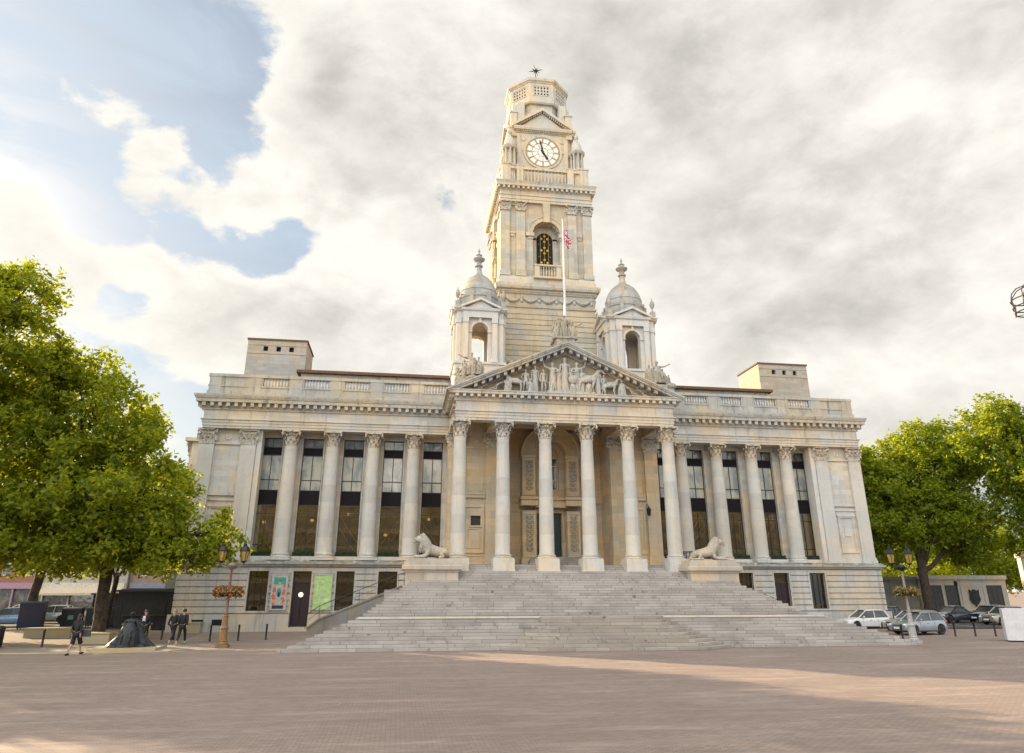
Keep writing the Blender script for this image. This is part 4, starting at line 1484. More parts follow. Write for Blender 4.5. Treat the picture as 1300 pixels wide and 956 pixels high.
# belfry stage
b = MB()
H = 4.18
for side in range(4):
    b.T = Matrix.Translation((TX, TY, 0)) @ Matrix.Rotation(side * PI / 2, 4, 'Z')
    rr = 1.32
    # side blocks, spandrel over the arch
    b.box(-H, -rr, -H, -H + 1.5, 30.3, 34.9); b.box(rr, H - 1.5, -H, -H + 1.5, 30.3, 34.9)
    b.spandrel(0, 34.9, rr, H if False else 2.6, 38.1, -H, -H + 1.5, 20)
    b.box(-H, -2.6, -H, -H + 1.5, 34.9, 38.1); b.box(2.6, H - 1.5, -H, -H + 1.5, 34.9, 38.1)
    b.arch(0, 34.9, rr, 1.72, -H - .16, -H + .02, 22)
    b.arch(0, 34.9, 1.72, 1.85, -H - .22, -H + .02, 22)
    for k in range(9):     # coffered soffit blocks
        a = PI * (k + .5) / 9
        b.T = Matrix.Translation((TX, TY, 0)) @ Matrix.Rotation(side * PI / 2, 4, 'Z') @ Matrix.Translation((1.3 * math.cos(a), -H + .55, 34.9 + 1.3 * math.sin(a))) @ Matrix.Rotation(-a + PI / 2, 4, 'Y')
        b.wall(-.19, .19, -.06, .06, -.3, .35, []) if False else b.box(-.17, .17, -.3, .3, -.07, .05)
        b.T = Matrix.Translation((TX, TY, 0)) @ Matrix.Rotation(side * PI / 2, 4, 'Z')
    # key stone, imposts, back wall with inner opening
    b.prism([(-.26, 36.0), (.26, 36.0), (.36, 38.05), (-.36, 38.05)], 'y', -H - .42, -H + .3)
    for sg in (-1, 1):
        xa, xb = sorted((sg * rr - sg * .12, sg * 2.0))
        b.box(xa, xb, -H - .24, -H + .8, 34.55, 34.9)
        b.box(sg * rr - sg * .05, sg * 1.75, -H - .1, -H + .4, 34.3, 34.56)
        # inner jambs
        xa, xb = sorted((sg * .8, sg * 1.4))
        b.box(xa, xb, -H + .9, -H + 1.45, 31.2, 34.9)
    b.spandrel(0, 34.7, .8, 1.4, 36.3, -H + .9, -H + 1.45, 16)
    b.box(-1.4, 1.4, -H + .02, -H + 1.45, 30.3, 31.25)
    # paired pilasters with bases
    for x in (-3.98, -2.5, 2.5, 3.98):
        b.box(x - .42, x + .42, -4.42, -4.1, 30.75, 37.1)
        b.box(x - .5, x + .5, -4.5, -4.1, 30.3, 30.75)
    for sg in (-1, 1):     # little corbel and sunk panel between each pair
        b.box(sg * 3.24 - .28, sg * 3.24 + .28, -4.32, -4.1, 34.75, 34.95)
        b.box(sg * 3.24 - .2, sg * 3.24 + .2, -4.26, -4.1, 34.45, 34.76)
        b.box(sg * 3.24 - .34, sg * 3.24 + .34, -4.3, -4.1, 37.75, 38.1)
    b.T = None
b.box(-2.2, 2.2, TY - 2.2, TY + 2.2, 30.3, 30.9)
belfry = b.build('belfry', M['stone_tower'], tower)
TCAP = flat_capital_mb(0.43, 0.18, 1.0).mesh('capital', M['stone_cap'], 40)
for side in range(4):
    A = side * PI / 2
    for x in (-3.98, -2.5, 2.5, 3.98):
        p = Matrix.Rotation(A, 4, 'Z') @ Vector((x, -4.3, 37.1))
        inst('capital', TCAP, tower, (TX + p.x, TY + p.y, p.z), A)
# the dark belfry window with its gilded quatrefoils, and its balcony
for side in (0, 3):
    S_ = Matrix.Translation((TX, TY, 0)) @ Matrix.Rotation(side * PI / 2, 4, 'Z')
    bw = MB(); bw.T = S_; bw.box(-.95, .95, -3.2, -3.1, 31.25, 36.2)
    bwo = bw.build('belfry_window', M['dark'], tower)
    gq = MB(); gq.T = S_
    for zc in (32.35, 33.65, 34.9):
        for dx, dz in ((-.3, 0), (.3, 0), (0, .3), (0, -.3)):
            gq.ell((dx, -3.24, zc + dz), (.13, .04, .13), 8, 6)
        for dx, dz in ((-.55, .65), (.55, .65)):
            gq.ell((dx, -3.24, zc + dz), (.05, .03, .05), 6, 5)
    for x in (-.4, 0, .4): gq.box(x - .012, x + .012, -3.23, -3.21, 31.3, 35.6)
    gq.build('gilded_tracery', M['gold'], bwo, 50)
    bc = MB(); bc.T = S_
    bc.box(-1.35, 1.35, -4.85, -4.1, 30.05, 30.25)
    for sg in (-1, 1):
        bc.box(sg * .78, sg * 1.25, -4.75, -4.45, 30.25, 31.35)
        bc.box(sg * 1.1, sg * 1.25, -4.5, -4.1, 30.25, 31.35)
    bc.box(-1.3, 1.3, -4.8, -4.4, 31.3, 31.45)
    balc = bc.build('balcony', M['stone_tower_plain'], tower)
    bl = MB()
    for k in range(6): bl.merge(baluster_mb(1.05, .09), S_ @ Matrix.Translation((-.65 + .26 * k, -4.6, 30.25)))
    bl.build('balusters', M['stone_tower_plain'], balc, 40)

# upper entablature
l = MB()
l.mould(sq(4.35), [(-.6, 38.08), (.12, 38.08), (.12, 38.35), (.17, 38.36), (.17, 38.7), (.25, 38.74), (.25, 38.82), (.1, 38.85), (.1, 39.25), (.2, 39.35), (.2, 39.6), (.52, 39.62), (.54, 39.85), (.66, 40.1), (.0, 40.2), (-.6, 40.2)], True)
for side in range(4):
    l.T = Matrix.Translation((TX, TY, 0)) @ Matrix.Rotation(side * PI / 2, 4, 'Z')
    for k in range(20): l.box(-4.76 + .475 * k, -4.54 + .475 * k, -4.83, -4.5, 39.36, 39.63)
    l.T = None
l.box(-4.3, 4.3, TY - 4.3, TY + 4.3, 38.1, 40.25)
l.build('cornice', M['stone_tower_plain'], tower)

# balustrade of the clock stage
bs = MB(); segs = []
for side in range(4):
    T = Matrix.Translation((TX, TY, 0)) @ Matrix.Rotation(side * PI / 2, 4, 'Z')
    bs.T = T
    bs.box(-4.3, -3.45, -4.35, -3.5, 40.2, 42.35); bs.box(-4.36, -3.39, -4.41, -3.44, 42.3, 42.45)
    for sg in (-1, 1): bs.box(sg * 2.2, sg * 2.85, -4.33, -3.85, 40.2, 42.3); bs.box(sg * 2.15, sg * 2.9, -4.36, -3.8, 42.2, 42.32)
    bs.box(-3.5, 3.5, -4.28, -3.95, 40.2, 40.55); bs.box(-3.5, 3.5, -4.3, -3.92, 41.85, 42.1)
    bs.T = None
    if side in (0, 3):
        bb = MB()
        for k in range(13): bb.merge(baluster_mb(1.32, .085), T @ Matrix.Translation((-2.04 + .34 * k, -4.12, 40.54)))
        segs.append(bb)
        for sg in (-1, 1):
            bb = MB()
            for k in range(2): bb.merge(baluster_mb(1.32, .085), T @ Matrix.Translation((sg * (3.02 + .27 * k), -4.12, 40.54)))
            segs.append(bb)
bso = bs.build('balustrade', M['stone_tower_plain'], tower)
for bb in segs: bb.build('balusters', M['stone_tower_plain'], bso, 40)

# clock stage: Greek-cross body
c = MB()
c.box(-2.62, 2.62, TY - 3.12, TY + 3.12, 40.2, 46.9); c.box(-3.12, 3.12, TY - 2.62, TY + 2.62, 40.2, 46.899)
c.box(-2.9, 2.9, TY - 2.9, TY + 2.9, 40.2, 46.6)
for side in range(4):
    c.T = Matrix.Translation((TX, TY, 0)) @ Matrix.Rotation(side * PI / 2, 4, 'Z')
    c.wall(-2.62, -2.2, 42.3, 46.6, -3.17, -3.1, []); c.wall(2.2, 2.62, 42.3, 46.6, -3.17, -3.1, [])
    c.arch(0, 44.72, 2.0, 2.16, -3.2, -3.1, 32, 0, PI)
    c.arch(0, 44.72, 1.78, 1.98, -3.24, -3.1, 40, 0, 2 * PI)
    for sg in (-1, 1):    # spandrel roundels
        c.T = Matrix.Translation((TX, TY, 0)) @ Matrix.Rotation(side * PI / 2, 4, 'Z') @ Matrix.Translation((sg * 2.02, -3.12, 46.28)) @ Matrix.Rotation(R(90), 4, 'X')
        c.lathe([(.33, 0), (.36, .06), (.24, .08), (.2, .04), (.01, .05)], n=16)
        c.T = Matrix.Translation((TX, TY, 0)) @ Matrix.Rotation(side * PI / 2, 4, 'Z')
    # entablature with dentils, then the pediment
    c.mould([(-2.62, -2.4), (-2.62, -3.12), (2.62, -3.12), (2.62, -2.4)], [(-.2, 46.88), (.1, 46.9), (.1, 47.1), (.35, 47.14), (.42, 47.36), (.42, 47.5), (-.2, 47.5)])
    for k in range(26): c.box(-2.68 + .21 * k, -2.57 + .21 * k, -3.36, -3.2, 46.98, 47.12)
    c.prism([(-2.5, 47.45), (2.5, 47.45), (0, 49.45)], 'y', -3.15, -2.0)
    for sg in (-1, 1):
        c.prism([(0, 49.55), (0, 49.95), (sg * 3.12, 47.72), (sg * 3.12, 47.42)], 'y', -3.55, -2.0)
        for k in range(12):
            x = sg * (.15 + k * .2); zt = 49.5 - abs(x) * .72
            c.box(x - .05, x + .05, -3.4, -3.1, zt - .1, zt + .05)
    c.T = None
clock = c.build('clock_stage', M['stone_tower_plain'], tower)
for side, nm in ((0, 'clock_face'), (3, 'clock_face')):
    T = Matrix.Translation((TX, TY, 0)) @ Matrix.Rotation(side * PI / 2, 4, 'Z') @ Matrix.Translation((0, -3.16, 44.72)) @ Matrix.Rotation(R(90), 4, 'X')
    f = MB(); f.T = T
    f.lathe([(1.74, 0.0), (1.74, .05), (0.01, .05)], n=48)
    f.T = None
    f.build(nm, M['clock_glass'], tower)
    f = MB(); f.T = T
    for r0, r1 in ((1.66, 1.75), (1.08, 1.14), (.5, .53)):
        f.lathe([(r0, .05), (r0, .085), (r1, .085), (r1, .05)], n=48, cap=False)
    for k in range(12):
        a = k * PI / 6
        f.T = T @ Matrix.Rotation(a + PI / 12 * 0, 4, 'Z')
        f.box(-.07, .07, 1.16, 1.66, .05, .09)
        f.box(-.015, .015, .53, 1.08, .05, .075)
    for k in range(60):
        f.T = T @ Matrix.Rotation(k * PI / 30, 4, 'Z')
        f.box(-.015, .015, 1.58, 1.66, .05, .09)
    f.T = None
    f.build('clock_numerals', plain('aged_gilding', (0.34, 0.25, 0.12), 0.5, 0.2), tower)
    for ang, ln, w in ((-(2 / 60) * 2 * PI * -1 , 1.5, .075), (-(4 + 58 / 60) / 12 * 2 * PI, 1.05, .1)):
        h = MB(); h.T = T @ Matrix.Rotation(ang, 4, 'Z')
        h.prism([(-w, -.3), (w, -.3), (w * .8, ln * .6), (w * 1.6, ln * .72), (0, ln), (-w * 1.6, ln * .72), (-w * .8, ln * .6)], 'z', .1, .13)
        h.lathe([(.13, .09), (.13, .15), (.01, .16)], n=16)
        h.T = None
        h.build('clock_hand', M['iron'], tower)
# corner tempietti
for sx in (-1, 1):
    for sy in (-1, 1):
        ct = MB()
        x, y = TX + sx * 3.45, TY + sy * 3.45
        ct.lathe([(.72, 40.2), (.72, 42.3), (.78, 42.35), (.78, 42.5), (.4, 42.5), (.36, 44.4), (.7, 44.4), (.8, 44.5), (.84, 44.7), (.62, 44.75), (.6, 44.95), (.5, 45.5), (.34, 45.9), (.16, 46.1), (.12, 46.3), (.24, 46.5), (.24, 46.7), (.1, 46.9), (.02, 47.2)], x, y, 16)
        for k in range(8):
            a = k * PI / 4
            ct.lathe([(.12, 42.5), (.1, 42.6), (.09, 44.3), (.13, 44.42)], x + .58 * math.cos(a), y + .58 * math.sin(a), 7)
        ct.build('corner_turret', M['stone_tower_plain'], tower, 35)
# attic above the pediments and the octagonal lantern parapet
a_ = MB()
octp = lambda ap: [(TX + ap / math.cos(PI / 8) * math.cos(PI / 8 + k * PI / 4), TY + ap / math.cos(PI / 8) * math.sin(PI / 8 + k * PI / 4)) for k in range(8)]
a_.prism(octp(2.75), 'z', 46.5, 50.85)
for side in range(4):
    a_.T = Matrix.Translation((TX, TY, 0)) @ Matrix.Rotation(side * PI / 2, 4, 'Z')
    for sg in (-1, 1): a_.box(sg * 1.8, sg * 2.55, -3.0, -2.2, 47.4, 50.75)
    a_.box(-3.25, -2.6, -3.1, -2.4, 46.5, 49.3); a_.box(-3.33, -2.55, -3.18, -2.3, 49.3, 49.48)
    a_.T = None
a_.build('tower_attic', M['stone_tower_plain'], tower)
o = MB()
for k in range(8):
    A = k * PI / 4
    o.T = Matrix.Translation((TX, TY, 0)) @ Matrix.Rotation(A, 4, 'Z')
    hw = 3.06 * math.tan(PI / 8)
    hs = []
    for i in range(5):
        for j in range(3):
            xx = -.66 + .33 * i; zz = 51.95 + .38 * j
            hs.append((xx - .09, xx + .09, zz - .11, zz + .11))
    o.wall(-hw, hw, 51.5, 53.3, -3.06, -2.86, hs)
    o.wall(-.92, .92, 51.7, 53.0, -3.1, -3.05, [(-.84, .84, 51.78, 52.92)])
    o.T = None
o.mould(octp(3.06), [(-.3, 50.75), (-.05, 50.75), (.05, 50.9), (.06, 51.5), (-.3, 51.5)], True)
o.mould(octp(3.06), [(-.3, 53.28), (.05, 53.28), (.1, 53.4), (.22, 53.5), (.24, 53.8), (.1, 53.9), (-.3, 53.9)], True)
o.build('octagonal_parapet', M['stone_tower_plain'], tower)
MB().prism(octp(2.6), 'z', 50.8, 53.2).build('dark_core', M['dark'], tower)  # dark block added so the parapet holes read as shaded
v = MB()
v.tube([(0, TY, 53), (0, TY, 57.6)], [.07, .04], 8)
for k in range(8):
    a = k * PI / 4 + .3
    ln = .85 if k % 2 == 0 else .5
    v.tube([(0, TY, 57.5), (ln * .4 * math.cos(a), TY, 57.5 + ln * .4 * math.sin(a)), (ln * math.cos(a), TY, 57.5 + ln * math.sin(a))], [.09, .06, .012], 6)
v.ell((0, TY, 57.5), (.16, .16, .16), 8, 6)
v.lathe([(.1, 55.3), (.3, 55.5), (.1, 55.7)], 0, TY, 12)
v.build('weather_vane', M['iron'], tower, 40)

# ------------------------------------------------------------------ domed turrets
def turret(sg):
    X, Y = sg * 6.6, 57.4
    t = MB()
    h = 1.92
    sqr = lambda hh: [(X - hh, Y - hh), (X + hh, Y - hh), (X + hh, Y + hh), (X - hh, Y + hh)]
    t.box(X - h - .15, X + h + .15, Y - h - .15, Y + h + .15, 17, 20.4)
    t.mould(sqr(h + .15), [(-.2, 20.3), (.12, 20.35), (.12, 20.55), (-.2, 20.62)], True)
    for side in range(4):
        t.T = Matrix.Translation((X, Y, 0)) @ Matrix.Rotation(side * PI / 2, 4, 'Z')
        t.box(-h, -.68, -h, -h + .6, 20.5, 23.35); t.box(.68, h - .6, -h, -h + .6, 20.5, 23.35)
        t.spandrel(0, 23.35, .68, 1.25, 24.45, -h, -h + .6, 14)
        t.box(-h, -1.25, -h, -h + .6, 23.35, 24.45); t.box(1.25, h - .6, -h, -h + .6, 23.35, 24.45)
        t.arch(0, 23.35, .68, .86, -h - .1, -h + .01, 16)
        for s in (-1, 1):
            xa, xb = sorted((s * .66, s * .98))
            t.box(xa, xb, -h - .1, -h + .3, 23.18, 23.36)
            t.box(s * 1.0, s * 1.42, -h - .28, -h + .02, 20.5, 24.0)       # front pilasters
            t.box(s * .96, s * 1.46, -h - .34, -h + .02, 23.95, 24.4)
            t.box(s * .95, s * 1.47, -h - .33, -h + .02, 20.5, 20.8)
            t.box(s * 1.62, s * 1.94, -h - .06, -h + .02, 20.5, 24.0)
            t.box(s * 1.58, s * 1.98, -h - .12, -h + .02, 23.95, 24.4)
        t.box(-.1, .1, -h - .2, -h, 24.0, 24.42)
        # projecting entablature and small pediment on each face
        t.mould([(-1.46, -h + .1), (-1.46, -h - .3), (1.46, -h - .3), (1.46, -h + .1)], [(-.15, 24.4), (.02, 24.4), (.02, 24.95), (.14, 25.0), (.2, 25.2), (-.15, 25.25)])
        t.prism([(-1.35, 25.2), (1.35, 25.2), (0, 25.95)], 'y', -h - .25, -h + .6)
        for s in (-1, 1):
            t.prism([(0, 25.95), (0, 26.15), (s * 1.72, 25.36), (s * 1.72, 25.18)], 'y', -h - .52, -h + .6)
        t.T = None
    t.mould(sqr(h), [(-.4, 24.4), (.04, 24.4), (.04, 24.95), (.2, 25.02), (.36, 25.2), (.36, 25.28), (-.4, 25.32)], True)
    t.box(X - h + .3, X + h - .3, Y - h + .3, Y + h - .3, 24.4, 25.4)
    to = build(t, 'domed_turret', M['stone_plain'])
    d = MB()
    d.lathe([(1.75, 25.3), (1.75, 26.6), (1.82, 26.65), (1.82, 26.8), (1.68, 26.85), (1.66, 27.0), (1.62, 27.35), (1.66, 27.4), (1.62, 27.5), (1.52, 27.9), (1.36, 28.25), (1.1, 28.65), (.78, 28.95), (.5, 29.15), (.34, 29.35), (.26, 29.7), (.24, 30.05)], X, Y, 32)
    for k in range(8):
        a = k * PI / 4 + PI / 8
        d.T = Matrix.Translation((X, Y, 0)) @ Matrix.Rotation(a, 4, 'Z')
        d.box(1.6, 2.0, -.16, .16, 25.3, 26.7)
        d.box(1.55, 1.84, -.2, .2, 26.6, 27.05)
        d.T = None
    d.build('dome', M['stone_dome'], to, 40)
    f = MB()
    f.lathe([(.26, 30.0), (.36, 30.08), (.36, 30.18), (.22, 30.25), (.24, 30.5), (.5, 30.7), (.55, 30.82), (.3, 30.92), (.22, 31.1), (.3, 31.2), (.12, 31.35), (.06, 31.5), (.12, 31.62), (.08, 31.72), (.01, 31.95)], X, Y, 16)
    f.build('finial', M['stone_dome'], to, 40)
    for sx in (-1, 1):
        for sy in (-1, 1):
            u = urn_mb(1.35, .22).mesh('urn', M['stone_dome'], 40) if 'UM' not in globals() else globals()['UM']
            globals()['UM'] = u
            pb = MB().box(X + sx * 1.95 - .2, X + sx * 1.95 + .2, Y + sy * 1.95 - .2, Y + sy * 1.95 + .2, 25.28, 25.85)
            p = pb.build('pedestal', M['stone_dome'], to)
            inst('urn', u, p, (X + sx * 1.95, Y + sy * 1.95, 25.85))
    # scroll bracket at the foot
    sc = MB()
    sc.tube([(X - sg * 2.1, Y - 1.2, 20.4), (X - sg * 2.6, Y - 1.2, 20.5), (X - sg * 2.75, Y - 1.2, 20.95), (X - sg * 2.35, Y - 1.2, 21.1), (X - sg * 2.3, Y - 1.2, 20.8)], [.3, .3, .26, .2, .14], 8)
    sc.build('scroll', M['stone_carve_dark'], to, 50)


turret(-1); turret(1)

# ------------------------------------------------------------------ sculpture standing on the pediment
def on_rake(x): return AP - sl * abs(x)


def group_side(sg, lab):
    X = sg * 7.55
    t = empty('sculpture_group', (X, 53.0, on_rake(8.6) + .1), label=lab, cat='sculpture')
    b = MB()
    z0 = on_rake(9.2)
    b.prism([(X - 1.3, on_rake(abs(X - 1.3)) - .05), (X + 1.3, on_rake(abs(X + 1.3)) - .05), (X + 1.1, on_rake(abs(X)) + .25), (X - 1.1, on_rake(abs(X)) + .25)], 'y', 52.3, 53.7)
    for k in range(9): b.ell((X + random.uniform(-1.1, 1.1), 52.6 + random.uniform(-.2, .7), on_rake(abs(X)) + random.uniform(.0, .3)), (random.uniform(.25, .5), .35, random.uniform(.15, .3)), 8, 6)
    b.build('rock_base', M['stone_carve_dark'], t, 50)
    zz = on_rake(abs(X)) + .3
    for kind, dx, h, rz, fl, dz in (('seatarm', .05, 2.0, 0, sg < 0, .1), ('recline', sg * .75, 1.1, 0, sg > 0, -.15), ('seat', -sg * .6, 1.6, -sg * .6, False, .15), ('nude', sg * 1.0, 1.15, .5, False, -.2), ('seat', sg * .5, 1.35, .4, True, .1)):
        place_fig(kind, X + dx, 52.85, zz + dz, h, rz, flip=fl).build('figure', M['stone_carve_dark'], t, 60)
    if sg < 0:
        q = MB(); q.tube([(X + .8, 52.8, zz), (X + .8, 52.8, zz + 1.1)], .02, 5); q.build('staff', M['stone_carve_dark'], t)
    return t


group_side(-1, 'weathered stone group of seated figures on the left slope of the pediment')
group_side(1, 'weathered stone group of seated figures on the right slope of the pediment')
t = empty('sculpture_group', (0, 53.0, AP), label='weathered stone figures standing round the flagpole foot on the pediment peak', cat='sculpture')
b = MB()
b.box(-.75, .75, 52.4, 54.2, AP - .3, AP + .5); b.box(-.9, .9, 52.3, 54.3, AP + .42, AP + .56)
b.build('plinth', M['stone_carve_dark'], t)
for kind, dx, h, rz, fl in (('armup', 0.1, 2.2, 0, False), ('seat', -.7, 1.6, .5, False), ('seatarm', .75, 1.7, -.4, False), ('stand', -.45, 1.95, .4, True), ('stand', .5, 1.9, -.5, False)):
    place_fig(kind, dx, 53.1, AP + .5, h, rz, flip=fl).build('figure', M['stone_carve_dark'], t, 60)
wq = MB()
for s in (-1, 1):
    for k in range(4):
        wq.tube([(s * .2, 53.3, AP + 1.8), (s * (.5 + .12 * k), 53.35, AP + 2.1 - .12 * k), (s * (.75 + .08 * k), 53.35, AP + 1.7 - .2 * k)], [.09, .07, .03], 6)
wq.build('wing', M['stone_carve_dark'], t, 50)

# ------------------------------------------------------------------ flagpole
FPX, FPY = 0.55, 54.8
t = empty('flagpole', (FPX, FPY, AP), label='white flagpole rising above the pediment in front of the tower, flying the union flag', cat='flagpole')
p = MB()
p.tube([(FPX, FPY, AP - .6), (FPX, FPY, AP + 4), (FPX, FPY, 33.95)], [.13, .11, .06], 10)
p.ell((FPX, FPY, 34.0), (.1, .1, .1), 8, 6)
p.build('pole', plain('white_pole', (0.72, 0.68, 0.62), 0.5), t, 40)
# flag hanging in folds
NU, NV = 36, 20
mr, mw, mb_ = plain('flag_red', (0.6, 0.03, 0.04), 0.8), plain('flag_white', (0.8, 0.78, 0.76), 0.8), plain('flag_blue', (0.03, 0.05, 0.25), 0.8)
fl = MB()
def fpos(u, v):
    # u along the fly, v down the hoist; the cloth droops
    x = .1 + .62 * u * (1 - .25 * v) + .10 * math.sin(9 * u + 2 * v) * u
    y = .28 * math.sin(11 * u + 1.5 * v) * min(1, u * 2)
    z = -1.25 * v - 1.35 * u ** 1.25
    return (FPX + x, FPY + y, 33.3 + z)
vs = [fpos(i / NU, j / NV) for j in range(NV + 1) for i in range(NU + 1)]
for j in range(NV):
    for i in range(NU):
        u, v = (i + .5) / NU * 2 - 1, (j + .5) / NV - .5   # x -1..1, y -.5...5
        d1, d2 = abs(v * 2 - u) / 2.236, abs(v * 2 + u) / 2.236
        mi = 2
        if min(d1, d2) < .14: mi = 1
        if min(d1, d2) < .05: mi = 0
        if abs(u) < .17 or abs(v) < .17: mi = 1
        if abs(u) < .1 or abs(v) < .1: mi = 0
        a = j * (NU + 1) + i
        fl.f.append((a, a + 1, a + NU + 2, a + NU + 1)); fl.m.append(mi)
fl.v = vs
fo = fl.build('flag', [mr, mw, mb_], t, 70)

# ------------------------------------------------------------------ front steps
def ring(z, yf, xl, xr, cf, cl_, cr):
    """plan outline of one tread: front line yf, half width at front, flanks narrowing towards the porch"""
    pts = [(xl, yf), ]
    if cf is not None:
        pts += [(cl_ - .8, yf), (cl_, cf), (cr, cf), (cr + .8, yf)]
    pts += [(xr, yf)]
    yb = 58.3
    return pts


ST = empty('front_steps', (0, 46, GZ0), label='broad flight of worn grey stone steps climbing to the portico', cat='steps')
RISE = (1.385 - GZ0) / 10
RISE2 = (4.14 - 1.385) / 17
lower = MB(); mid_ = MB()
for k in range(10):
    z0, z1 = GZ0 + k * RISE, GZ0 + (k + 1) * RISE
    yf = 41.1 + .415 * k
    hw = 18.27 - .403 * k
    pr = 1.35 - .105 * k
    ci = 4.4 - .12 * k
    co_ = ci + 1.5 * pr
    sl_ = .9
    yb = 46.0
    mid_.prism([(-co_, yf + .003), (-ci, yf - pr), (ci, yf - pr), (co_, yf + .003), (co_ - .4, yf + .42), (.4 - co_, yf + .42)], 'z', z0 + .003 if k else -.6, z1 + .003)
    pts = [(-hw, yf), (hw, yf), (hw - sl_ * (yb - yf) * .6, yb), (-hw + sl_ * (yb - yf) * .6, yb)]
    lower.prism(pts, 'z', z0 if k else -.6, z1)
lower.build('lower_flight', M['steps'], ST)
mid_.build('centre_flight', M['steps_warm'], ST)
MB().box(-14.5, 14.5, 44.8, 45.25, 1.3, 1.398).build('landing_edge', M['stone_plain'], ST)
up = MB()
for k in range(17):
    z1 = 1.385 + (k + 1) * RISE2
    yf = 46.35 + .358 * k
    hw = 14.3 - .232 * k
    up.prism([(-hw, yf), (hw, yf), (hw - .6 * (52.4 - yf), 52.4), (-hw + .6 * (52.4 - yf), 52.4)], 'z', z1 - RISE2 - .02, z1 if k < 16 else 4.137)
up.box(-10.2, 10.2, 47, 54, -.2, 1.5)
up.prism([(-13.2, 50), (13.2, 50), (12.0, 53.6), (-12.0, 53.6)], 'z', -.2, 2.9)
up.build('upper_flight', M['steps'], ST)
for sg in (-1, 1):
    # flight turning down along the building front, with its sloping wall and handrail
    w = MB()
    w.prism([(sg * 18.45, -.5), (sg * 18.45, .42), (sg * 17.7, 1.0), (sg * 12.3, 3.1), (sg * 11.8, 3.3), (sg * 11.8, -.5)], 'y', 54.75, 55.1)
    w.prism([(sg * 18.5, .42), (sg * 17.72, 1.02), (sg * 12.3, 3.12), (sg * 11.9, 3.25), (sg * 11.9, 3.12), (sg * 12.3, 2.98), (sg * 17.68, .9), (sg * 18.5, .3)], 'y', 54.68, 55.17)
    w.build('side_wall', M['stone_grey'], ST)
    sf = MB()
    for k in range(17):
        x = 18.2 - .37 * k
        x0, x1 = sorted((sg * x, sg * 11.6))
        sf.box(x0, x1, 55.1, 58.3, -.3 + .18 * k, -.3 + .18 * (k + 1))
    sf.build('side_flight', M['steps'], ST)
    h = MB()
    hp = [Vector((sg * x, 54.92, z + .85)) for x, z in ((18.6, .35), (17.7, 1.0), (15.0, 2.05), (12.3, 3.1), (11.7, 3.25))]
    h.tube([tuple(hp[0] - Vector((0, 0, .5)))] + [tuple(q) for q in hp], .024, 8)
    h.tube([tuple(q - Vector((0, 0, .4))) for q in hp], .012, 6)
    for q in hp: h.tube([tuple(q), tuple(q - Vector((0, 0, .9)))], .016, 6)
    h.build('handrail', M['iron'], ST, 40)
    # lion pedestal
    x0, x1 = sorted((sg * 8.05, sg * 12.1))
    p = MB()
    p.box(x0 + .25, x1 - .25, 50.75, 53.4, 0, 4.1)
    p.box(x0 + .1, x1 - .1, 50.6, 53.5, 0, 3.2)
    p.mould([(x0 + .25, 53.4), (x0 + .25, 50.75), (x1 - .25, 50.75), (x1 - .25, 53.4)] , [(-.3, 4.02), (.05, 4.02), (.1, 4.12), (.26, 4.2), (.28, 4.42), (.24, 4.5), (-.3, 4.5)])
    p.box(x0 + .1, x1 - .1, 50.6, 53.3, 4.44, 4.72)
    p.box(x0 + .25, x1 - .3, 50.75, 53.1, 4.7, 4.92)
    p.build('pedestal', M['stone_pedestal'], ST)
LM = lion_mb()
LMe = rot_mb(LM, Matrix.Diagonal((.86, 1, .98, 1))).mesh('lion_statue', M['stone_lion'], 60)
a = inst('lion_statue', LMe, None, (-10.0, 51.75, 4.92), .18)
tag(a, 'pale stone lion lying on the pedestal left of the portico, facing left', 'lion statue', 'stone lions flanking the steps')
a = inst('lion_statue', LMe, None, (9.95, 51.75, 4.92), PI - .18)
tag(a, 'pale stone lion lying on the pedestal right of the portico, facing right', 'lion statue', 'stone lions flanking the steps')
# iron railings behind each pedestal
for sg, lab in ((-1, 'short black iron railing beside the left corner column of the portico'), (1, 'short black iron railing beside the right corner column of the portico')):
    g = MB()
    x0, x1 = sorted((sg * 8.85, sg * 10.3))
    for k in range(13):
        x = x0 + (x1 - x0) * k / 12
        g.tube([(x, 54.8, 4.6), (x, 54.8, 5.75)], .02, 5)
    for z in (4.75, 5.7): g.box(x0 - .05, x1 + .05, 54.77, 54.83, z - .02, z + .02)
    for k in range(9):
        y = 54.8 + .4 * k
        g.tube([(sg * 10.3, y, 4.6), (sg * 10.3, y, 5.75)], .02, 5)
    g.box(sg * 10.28, sg * 10.33, 54.8, 58.2, 5.68, 5.72)
    g.build('railing', M['iron'], None, label=lab, cat='railing')
tr = MB()
tr.box(-11.3, -8.9, 53.3, 58.4, 0, 4.6); tr.box(8.9, 11.3, 53.3, 58.4, 0, 4.6)
build(tr, 'side_terrace', M['stone_pedestal'])
# ------------------------------------------------------------------ ground
def gz(y):
    if y < 46: return GZ0
    if y > 58: return 0.0
    t = (y - 46) / 12
    return GZ0 * (1 - t)


gr = MB()
ys = [-60, 0, 20, 46, 49, 52, 55, 58, 62, 200, 1500]
xs = [-1500, -200, -60, 0, 60, 200, 1500]
for y in ys:
    for x in xs: gr.v.append((x, y, gz(y)))
for j in range(len(ys) - 1):
    for i in range(len(xs) - 1):
        a = j * len(xs) + i
        gr.f.append((a, a + 1, a + len(xs) + 1, a + len(xs))); gr.m.append(0)
tag(gr.build('plaza', M['plaza']), kind='structure')
